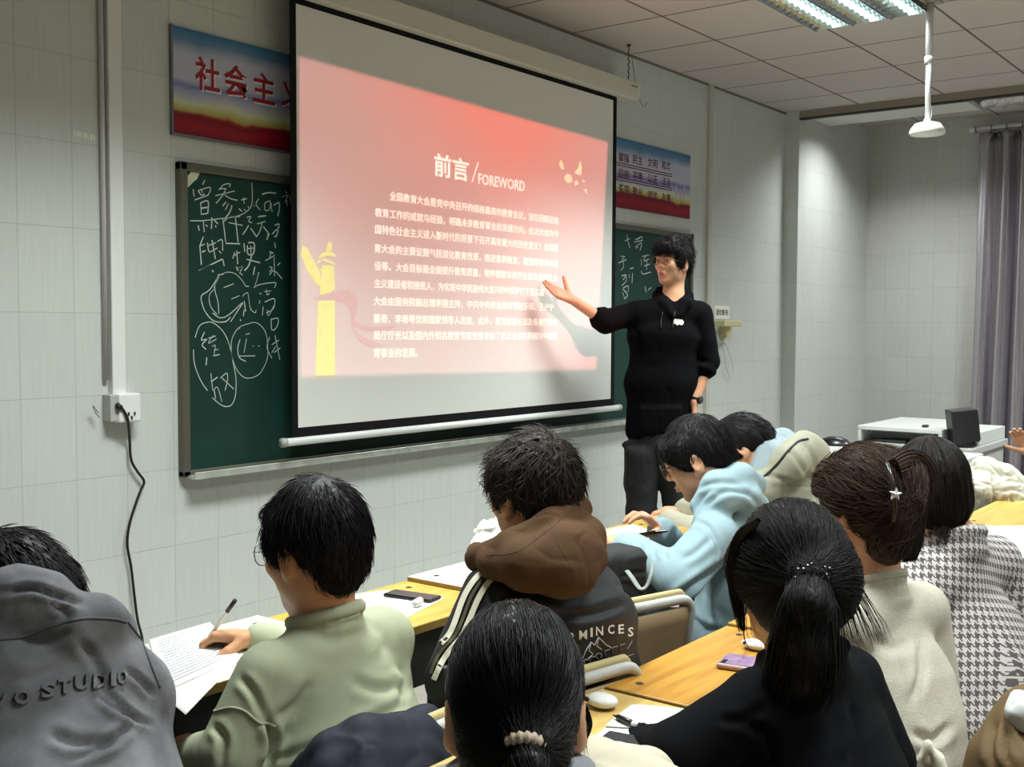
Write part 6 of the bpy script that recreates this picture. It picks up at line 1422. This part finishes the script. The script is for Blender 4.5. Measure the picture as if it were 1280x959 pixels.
# ------------------------------------------------------------------ person in the grey jacket, lower left
def grey_person():
    d = 1.66; c = at(12, 772, d+.10); h = -.15; R = fr(h, .75, .1); bh = .10; f, r = fwd(bh), rgt(bh)
    N = at(35, 790, d-.02); P = np.array([N[0]-f[0]*.34, N[1]-f[1]*.34+.0, .50]); C = at(45, 890, d)
    SL = N-r*.20-np.array([0, 0, .03]); SR = at(112, 838, d+.03); EL = SL+f*.14-np.array([0, 0, .2])-r*.04; WL = EL+f*.22+r*.1+np.array([0, 0, .1]); ER = at(158, 872, d+.06); WR = at(120, 860, d+.36)
    o = body('person', (P[0], P[1], 0), 'person in a washed grey jacket leaning over the desk at the left edge', (c, R), dict(P=P, C=C, N=N, SL=SL, SR=SR, EL=EL, ER=ER, WL=WL, WR=WR), [(WL, f, (0, 0, -1), -1, {}), (WR, f-r*.4, (0, 0, -1), 1, {})], SKIN, .004)
    s = short_hair(c, R, .020, .016); L = lambda x, y, z: c+R@np.array([x, y, z]); s.ell(L(0, -.06, .0), (.084, .07, .09), R, .03); s.ell(L(0, .07, .06), (.07, .04, .04), R, .03)
    head_hair(o, s, c, R, radial_flow(c, R, (0, -.05, .1), .3, .3), HBK, 3000, .06, .007, vox=.0048, fold=.002)
    K = mat('washed_grey_denim', (110, 111, 116), .88, spec=.15, bump=(420, .35, .0015), vary=(13, .5)); s = Sdf()
    coat(s, P+np.array([0, 0, .06])-r*.03, C, N, SL, SR, .19, .185, .13, .04, .066, .068)
    s.cap(SL, EL, .075, .07, .015); s.cap(EL, WL, .064, .05, .012); s.cap(SR, ER, .072, .072, .02); s.cap(ER, WR, .066, .05, .012)
    # turned down collar and hood folds
    s.path([at(-30, 755, d), at(20, 748, d-.05), at(60, 752, d-.04), at(100, 768, d+.0)], (.05, .040, .030, .018), .04)
    s.path([at(40, 770, d-.04), at(90, 784, d-.04), at(125, 775, d+.01), at(150, 780, d+.05)], (.022, .02, .026, .018), .04)
    g = solid('jacket', s, .006, K, o, fold=dict(amp=.003, size=.16, dirs=(.6, .1, .6), seed=23), lines=[([(122, 868), (152, 890), (192, 908)], 4, .008), ([(130, 862), (152, 882), (172, 902)], 3.5, .007), ([(160, 838), (176, 852), (190, 868)], 4, .008), ([(0, 742), (40, 736), (70, 745), (104, 756)], 4, .010), ([(60, 752), (85, 768), (75, 778)], 4, .006),
        ([(20, 800), (60, 800), (95, 788)], 6, .005), ([(100, 800), (120, 830), (135, 870)], 6, .007), ([(60, 915), (100, 930), (150, 925)], 7, .007), ([(90, 950), (130, 935), (165, 905)], 5, .008), ([(10, 850), (50, 845), (100, 825)], 8, .004)]); b = bvh_of(g)
    m = mat('embossed_grey', (104, 106, 112), .8)
    def letters(ch, x, y, w, hp, sl):
        V, F = subdiv_text(ch, w, hp, .035, 1); n = len(V); top = []; bot = []
        for vx, vy, _ in V:
            pr_ = unit(ray(x+vx, y-vy-vx*sl)); hit = b.ray_cast(Vector(C0), Vector(pr_), 6); p = np.array(hit[0]) if hit[0] is not None else C0+pr_*d
            top.append(p-pr_*.005); bot.append(p+pr_*.004)
        from collections import Counter
        E_ = Counter(); 
        for q in F:
            for a_, e_ in zip(q, q[1:]+q[:1]): E_[(a_, e_)] += 1
        side = [[a_, n+a_, n+e_, e_] for (a_, e_) in E_ if (e_, a_) not in E_]
        mesh('back_lettering', top+bot, F+side, m, o)
    for ch, x, y, w in (('V', -9, 887, 20), ('O', 18, 882, 21), ('S', 52, 873, 18), ('T', 73, 868, 17), ('U', 94, 863, 18), ('D', 117, 861, 18), ('I', 139, 858, 6), ('O', 147, 856, 13)): letters(ch, x, y, w, 19, .12)
    mb = MB()
    for px in ([(-5, 800), (30, 796), (60, 785), (100, 774), (140, 774), (158, 778)], [(160, 778), (176, 800), (188, 830), (200, 860)]):
        q = []
        for x, y, _ in smooth_path([(a_, e_, 0) for a_, e_ in px], 30):
            pr_ = unit(ray(x, y)); hit = b.ray_cast(Vector(C0), Vector(pr_), 6)
            if hit[0] is not None: q.append(np.array(hit[0])-pr_*.0005)
        if len(q) > 3: mb.tube(q, .0022, 6)
    mb.build('yoke_seam', mat('seam_grey', (78, 80, 86), .9), o, smooth=True); legs(o, P, bh, DEN, SHOE)
grey_person()

# ------------------------------------------------------------------ person at the right edge, only a hand in view
def edge_person():
    w = at(1290, 566, 5.0); f0 = at(1266, 545, 5.0)-w; h = -.7; f, r = fwd(h), rgt(h); P = np.array([w[0]+.30, w[1]-.55, .52]); N = P+np.array([-.02, .1, .52]); c = N+np.array([0, .04, .17]); R = fr(h, .1)
    SL = N-r*.18-np.array([0, 0, .06]); SR = N+r*.18-np.array([0, 0, .06]); C = N*.55+P*.45; EL = w-f*.2+r*.02-np.array([0, 0, .12]); ER = SR+f*.05-np.array([0, 0, .26]); WR = ER+f*.2+np.array([0, 0, .08])
    o = body('person', (P[0], P[1], 0), 'person at the right edge of the frame with only a raised hand in view', (c, R), dict(P=P, C=C, N=N, SL=SL, SR=SR, EL=EL, ER=ER, WL=w, WR=WR), [(w, f0+np.array([0, 0, .05]), -CF-CR*.3, -1, dict(curl=(.4, .45, .5, .6), thumb=(.6, .3))), (WR, f, (0, 0, -1), 1, {})], SKIN, .0055)
    s = short_hair(c, R); head_hair(o, s, c, R, radial_flow(c, R), HBK, 800, .06, .006, vox=.007)
    s = Sdf(); coat(s, P+np.array([0, 0, .05]), C, N, SL, SR, .18, .18, .115); s.cap(SL, EL, .07, .066, .015); s.cap(EL, w+(EL-w)*.1, .066, .045, .03); s.cap(SR, ER, .08, .07, .015); s.cap(ER, WR, .066, .045, .012)
    solid('jacket', s, .010, mat('white_nylon', (216, 216, 208), .6, bump=(60, .2, .002)), o, fold=dict(amp=.008, size=.1)); legs(o, P, h, DEN, SHOE)
    chair((P[0]-f[0]*.14, P[1]-f[1]*.14), h, 'tubular school chair of the person at the right edge of the frame', .78)
edge_person()
# ================================================================== things on and about the desks
PAPER = mat('paper', (214, 215, 210), .8, spec=.15); INKG = mat('ink_grey', (110, 112, 118), .8)
def sheet(pts, label, z, lift=(0, 0, 0, 0), lines=0, name='worksheet', m=PAPER, group=None, sub=14, curl=.0):
    """a sheet of paper lying at height z; pts = its four corners in photo pixels, in order"""
    Q = [onz(x, y, z) for x, y in pts]; o = np.mean(Q, 0); t = empty(name, (o[0], o[1], z), label, 'paper', group)
    def S(u, v, up=0.0):
        p = Q[0]*(1-u)*(1-v)+Q[1]*u*(1-v)+Q[2]*u*v+Q[3]*(1-u)*v
        l = lift[0]*((1-u)*(1-v))**2+lift[1]*(u*(1-v))**2+lift[2]*(u*v)**2+lift[3]*((1-u)*v)**2
        return p+np.array([0, 0, l+up+curl*math.sin(u*5+v*3)])
    k = sub; V = [S(i/k, j/k) for i in range(k+1) for j in range(k+1)]; F = [[i*(k+1)+j, (i+1)*(k+1)+j, (i+1)*(k+1)+j+1, i*(k+1)+j+1] for i in range(k) for j in range(k)]
    n = np.cross(V[1]-V[0], V[k+1]-V[0])
    if n[2] > 0: F = [f[::-1] for f in F]
    b = mesh('sheet', V, F, m, t, True); s = b.modifiers.new('t', 'SOLIDIFY'); s.thickness = .0008; s.offset = 1
    if lines:
        mb = MB(); rr = np.random.default_rng(int(abs(pts[0][0])))
        for i in range(lines):
            v = .1+.8*i/(lines-1); u0 = .08+.05*rr.random(); e = .92-.35*rr.random()*(rr.random() < .4)
            mb.strip([S(u, v, .0016) for u in np.linspace(u0, e, 10)], .0022, (0, 0, 1))
        mb.build('printed_line', INKG, t)
    return t
def rbox(name, c, R, half, rad, m, parent=None, vox=.0025, org=None):
    s = Sdf(); s.box(c, half, R, rad, .002); return solid(name, s, vox, m, parent, org)
z1 = DZ+.0135
sheet([(186, 800), (262, 778), (300, 821), (205, 866)], 'white printed worksheet under the writing hand of the boy in green', z1+.0012, lines=16)
sheet([(200, 812), (302, 823), (232, 890), (203, 872)], 'loose white worksheet hanging over the near edge of the left white desk', z1, (0, 0, -.006, 0), 0)
t = empty('tape_loop', onz(283, 794, z1), 'small white paper clip on the worksheet beside the writing hand', 'paper clip')
mb = MB(); mb.tube(smooth_path([onz(283, 806, z1)+np.array([0, 0, .002]), onz(282, 800, z1)+np.array([0, 0, .012]), onz(286, 796, z1)+np.array([0, 0, .02]), onz(290, 800, z1)+np.array([0, 0, .01]), onz(294, 806, z1)+np.array([0, 0, .002])], 16), .0022, 6); mb.build('clip_wire', WPL, t, smooth=True)
z = DZ+.0008
sheet([(438, 744), (480, 738), (556, 748), (470, 792)], 'white sheet of paper under the black phone on the yellow desk', z, name='paper_sheet')
def slab(pts, z, th, m, name, parent, rad=.004):
    Q = [onz(x, y, z) for x, y in pts]; c = np.mean(Q, 0); u = unit((Q[1]-Q[0])+(Q[2]-Q[3])); a = np.linalg.norm(Q[1]-Q[0])/2; b_ = np.linalg.norm(Q[3]-Q[0])/2; v = np.cross([0, 0, 1.0], u)
    R = np.c_[u, v, [0, 0, 1.0]]; c = c+np.array([0, 0, th/2]); return c, R, a, b_
def phone(pts, z, label, body_m, glass_m, case=False):
    c, R, a, b_ = slab(pts, z, .009, None, None, None); t = empty('phone', (c[0], c[1], z), label, 'phone')
    rbox('phone_body', c, R, (a, b_, .0045), .004, body_m, t)
    MB().box(c+np.array([0, 0, .0046]), (a-.004, b_-.004, .0003), R).build('phone_screen', glass_m, t)
    return t, c, R, a, b_
PB = mat('phone_black', (16, 16, 18), .25); PG = mat('phone_glass', (24, 25, 30), .08)
phone([(487, 744), (500, 738), (549, 750), (526, 758)], z+.001, 'black phone lying on white paper behind the boy in green', PB, PG)
t = empty('charger', onz(519, 757, z+.001), 'small white charger plug lying beside the black phone on the yellow desk', 'charger')
c_ = onz(519, 760, z+.001); MB().tube([c_+np.array([0, 0, .011]), c_+np.array([.03, .01, .011])], .010, 14).build('plug_body', WPL, t, smooth=True); mb = MB(); mb.tube([c_+np.array([.002, 0, .011]), c_-np.array([.002, .0, -.011])], .006, 12); mb.build('plug_face', GPL, t, smooth=True)
# desk 2, left
z = DZ+.0008
sheet([(789, 881), (866, 887), (838, 912), (756, 908)], 'upper white notebook page under the ballpoint pen', z+.0035, name='notebook_page', curl=.0008)
sheet([(772, 896), (850, 904), (812, 936), (738, 926)], 'lower white notebook page beside the black folder', z, name='notebook_page')
a, e = onz(766, 894, z+.011), onz(829, 919, z+.011); u = unit(e-a); t = empty('pen', a, 'black ballpoint pen lying on the white notebook', 'pen')
MB().tube([a, a+u*.010, a+u*.013, e-u*.052], [.0009, .003, .0052, .0052], 12).build('barrel', mat('pen_black', (22, 22, 24), .3), t, smooth=True)
MB().tube([a+u*.052, a+u*.070], .0055, 12).build('white_label', mat('pen_white', (226, 226, 228), .3), t, smooth=True)
MB().tube([e-u*.058, e], .0060, 12).box(e-u*.030+np.array([0, 0, .0066]), (.002, .02, .0012), np.c_[np.cross(u, [0, 0, 1]), u, [0, 0, 1]]).build('cap', mat('pen_cap', (30, 31, 36), .25), t, smooth=True)
c, R, a, b_ = slab([(738, 936), (764, 918), (815, 926), (795, 948)], z+.001, .006, None, None, None); t = empty('folder', (c[0], c[1], z), 'thin black folder under the sleeve of the girl in black', 'folder'); rbox('folder_cover', c, R, (a, b_, .004), .003, mat('folder_black', (24, 24, 28), .5), t)
c_ = onz(753, 884, z)+np.array([0, 0, .013]); u = unit(onz(770, 886, z)-onz(738, 876, z)); R = np.c_[u, np.cross([0, 0, 1.0], u), [0, 0, 1.0]]
t = empty('earphone_case', (c_[0], c_[1], z), 'glossy white rounded earphone case next to the ponytailed woman', 'earphone case')
s = Sdf(); s.ell(c_, (.032, .026, .0135), R, .004); solid('case_body', s, .0025, mat('gloss_white', (238, 238, 236), .15), t)
MB().box(c_+R@np.array([-.020, -.0185, .001]), (.010, .004, .0035), R).build('hinge', mat('hinge_black', (18, 18, 18), .4), t, bevel=.001)
z = DZ+.005
c_ = onz(946, 812, z)+np.array([0, 0, .011]); t = empty('earphone_case', (c_[0], c_[1], z), 'white speckled oval case on the golden desk beside the hair lock', 'earphone case')
u = unit(onz(960, 811, z)-onz(934, 806, z)); R = np.c_[u, np.cross([0, 0, 1.0], u), [0, 0, 1.0]]; s = Sdf(); s.ell(c_, (.036, .022, .011), R, .004); solid('case_body', s, .0025, mat('speckled_white', (224, 222, 214), .3, vary=(160, .15)), t)
MB().tube([c_+R@np.array([-.022, -.016, .004]), c_+R@np.array([-.022, -.018, .004])], .0035, 10).build('case_button', mat('hinge_black', (18, 18, 18), .4), t, smooth=True)
c, R, a, b_ = slab([(902, 833), (918, 820), (962, 832), (945, 850)], z, .012, None, None, None)
t = empty('phone', (c[0], c[1], z), 'phone in a purple patterned case lying on the golden desk', 'phone')
rbox('phone_case', c, R, (a, b_, .0062), .006, mat('case_pink', (166, 138, 136), .35), t)
m = mat('case_purple', (132, 104, 134), .35, vary=(70, .45)); MB().box(c+np.array([0, 0, .0062]), (a-.005, b_-.005, .0006), R).build('case_back', m, t)
MB().box(c+np.array([0, 0, .007])+R@np.array([-a+.018, b_-.014, 0]), (.012, .005, .0008), R).build('camera_bar', PB, t, bevel=.0006)
# right white desk
z = DZ+.0005
sheet([(1216, 658), (1290, 657), (1318, 690), (1232, 708)], 'white sheet with a green pen lying on it at the right edge', z, name='paper_sheet')
a, e = onz(1243, 686, z+.006), onz(1268, 690, z+.006); u = unit(e-a); t = empty('pen', a, 'green pen lying on the white sheet at the right edge', 'pen')
MB().tube([a-u*.03, a, e-u*.01], [.001, .0045, .0048], 10).build('barrel', mat('pen_green', (44, 112, 70), .4), t, smooth=True); MB().tube([e-u*.012, e], .0052, 10).build('cap', BLK, t, smooth=True)
# front row: papers by the boy with the phone, white cloth by the brown hood
z = DZ+.0005
sheet([(752, 664), (790, 655), (842, 672), (790, 712)], 'pale worksheet under the hands of the boy in light blue', z, name='worksheet', m=mat('paper_cream', (226, 220, 188), .75))
sheet([(826, 644), (860, 632), (880, 640), (845, 655)], 'pale folded sheet behind the phone hands', z, name='worksheet', m=mat('paper_cream', (226, 220, 188), .75))
c_ = onz(775, 686, z); mb = MB(); s = Sdf(); s.path([onz(765, 682, z)+np.array([0, 0, .014]), onz(790, 697, z)+np.array([0, 0, .014])], (.014, .016), .01); o = solid('pencil_case', s, .004, mat('case_black', (22, 22, 24), .7), None, (c_[0], c_[1], z)); tag(o, 'small black pencil case under the left hand of the boy in light blue', 'pencil case')
z1 = DZ+.012
o_ = onz(622, 690, z1); s = Sdf(); s.path([at(604, 690, 2.75), at(618, 672, 2.78), at(634, 662, 2.82)], (.028, .042, .03), .03); s.path([at(612, 692, 2.75), at(640, 690, 2.8)], (.03, .04), .03)
o = solid('plastic_bag', s, .005, mat('bag_white', (228, 228, 220), .45, bump=(30, .3, .004)), None, (o_[0], o_[1], z1), fold=dict(amp=.014, size=.035, seed=6)); tag(o, 'crumpled white plastic bag in front of the boy with the brown hood', 'bag')

# black bag on the empty chair
t = empty('backpack', (2.36, 1.46, .45), 'black bag with grey handle strap standing on the empty chair', 'bag')
s = Sdf(); q = lambda x, y, d: at(x, y, d)
Rb = rotz(-.28)
s.box((2.352, 1.500, .70), (.105, .062, .24), Rb, .03, .02); s.box((2.352, 1.43, .62), (.085, .03, .13), Rb, .025, .02)
solid('bag_body', s, .006, mat('bag_black', (26, 29, 31), .75, bump=(220, .3, .002)), t, fold=dict(amp=.006, size=.1, seed=2), lines=[([(775, 722), (795, 716), (830, 714)], 2.5, .006)])
mb = MB(); P = [q(784, 714, 2.66), q(790, 722, 2.63), q(800, 736, 2.60), q(808, 733, 2.60), q(813, 720, 2.61), q(815, 706, 2.64)]; P = smooth_path(P, 30)
mb.tube(P, .0065, 8, flat=.45); mb.build('handle_strap', mat('strap_grey', (132, 138, 136), .7), t, smooth=True)
# navy padded coat over the chair of the boy in green
s = Sdf()
for k, (y0, dd) in enumerate(((930, 0), (955, -.03), (981, -.05), (1007, -.06))):
    s.path([at(378, y0+40, 1.83+dd), at(415, y0+14, 1.80+dd), at(455, y0-4, 1.82+dd), at(520, y0-8, 1.90+dd), at(556, y0+10, 1.95+dd)], (.028, .038, .042, .040, .030), .012)
s.path([at(490, 914, 1.93), at(532, 908, 1.97), at(552, 928, 2.0)], (.03, .034, .028), .02)
c_ = at(460, 930, 1.85); o = solid('padded_coat', s, .006, mat('navy_nylon', (30, 33, 46), .7, spec=.25, bump=(60, .2, .002)), None, (c_[0], c_[1], .45), fold=dict(amp=.004, size=.06, dirs=(0, 0, 1), seed=9)); tag(o, 'navy padded coat draped over the chair behind the boy in green', 'coat')
# white padded coat over a chair at the right edge
chair((4.72, 1.36), .1, 'tubular school chair under the white padded coat at the right edge', .82)
s = Sdf(); d = 4.75
s.path([at(1222, 600, d), at(1232, 592, d), at(1255, 600, d), at(1285, 618, d)], (.05, .065, .06, .05), .03); s.path([at(1218, 640, d-.05), at(1226, 615, d-.05), at(1250, 618, d-.05), at(1290, 632, d-.05)], (.045, .07, .06, .05), .03); s.path([at(1235, 645, d-.08), at(1262, 640, d-.08), at(1290, 650, d-.08)], (.04, .05, .05), .02)
c_ = at(1250, 625, d); o = solid('padded_coat', s, .007, mat('white_quilt', (200, 199, 184), .6, bump=(50, .25, .003)), None, (c_[0], c_[1], .5), fold=dict(amp=.010, size=.05, seed=7), lines=[([(1240, 590), (1243, 620), (1238, 650)], 2.5, .014), ([(1250, 615), (1268, 612), (1285, 618)], 2.5, .012), ([(1262, 615), (1266, 632), (1270, 645)], 2, .008)]); tag(o, 'white padded coat draped over a chair at the right edge beyond the white desk', 'coat')
# brown coat, lower right corner
chair((2.07, .31), .3, 'tubular school chair under the brown coat in the lower right corner', .80)
s = Sdf(); d = 1.95
s.path([at(1282, 892, d), at(1268, 915, d), at(1252, 950, d), at(1242, 990, d)], (.025, .04, .05, .06), .03); s.path([at(1290, 915, d-.03), at(1280, 960, d-.05), at(1280, 1010, d-.06)], (.04, .06, .07), .03); s.path([at(1292, 900, d), at(1300, 960, d)], (.06, .08), .03)
c_ = at(1250, 930, d); o = solid('brown_coat', s, .006, mat('brown_cotton', (98, 76, 44), .8, bump=(120, .2, .002), vary=(9, .12)), None, (c_[0], c_[1], .4), fold=dict(amp=.006, size=.10, dirs=(0, 0, 1), seed=13), lines=[([(1262, 888), (1272, 905), (1282, 930)], 3, .008), ([(1245, 900), (1238, 930), (1240, 958)], 5, .008), ([(1262, 905), (1256, 935), (1262, 958)], 4, .007)]); tag(o, 'brown cotton coat over a chair in the lower right corner', 'coat')
s = Sdf(); s.path([at(1272, 872, d-.03), at(1280, 888, d-.05), at(1292, 900, d-.05)], (.010, .026, .034), .02); c_ = at(1276, 888, d)
o = solid('white_lining', s, .005, mat('white_fleece', (214, 218, 214), .9), None, (c_[0], c_[1], .7), fold=dict(amp=.004, size=.05)); tag(o, 'white scarf tucked in the brown coat in the lower right corner', 'scarf')
# white tag and coat end under the cream sweater
s = Sdf(); d = 2.2; s.path([at(1146, 952, d), at(1160, 930, d), at(1172, 950, d), at(1182, 985, d)], (.006, .007, .012, .02), .010); c_ = at(1160, 950, d)
o = solid('white_pouch', s, .005, mat('white_cotton', (222, 220, 200), .8), None, (c_[0], c_[1], .45), fold=dict(amp=.003, size=.05)); tag(o, 'white cloth pouch hanging behind the girl in the cream sweater at the bottom edge', 'pouch')
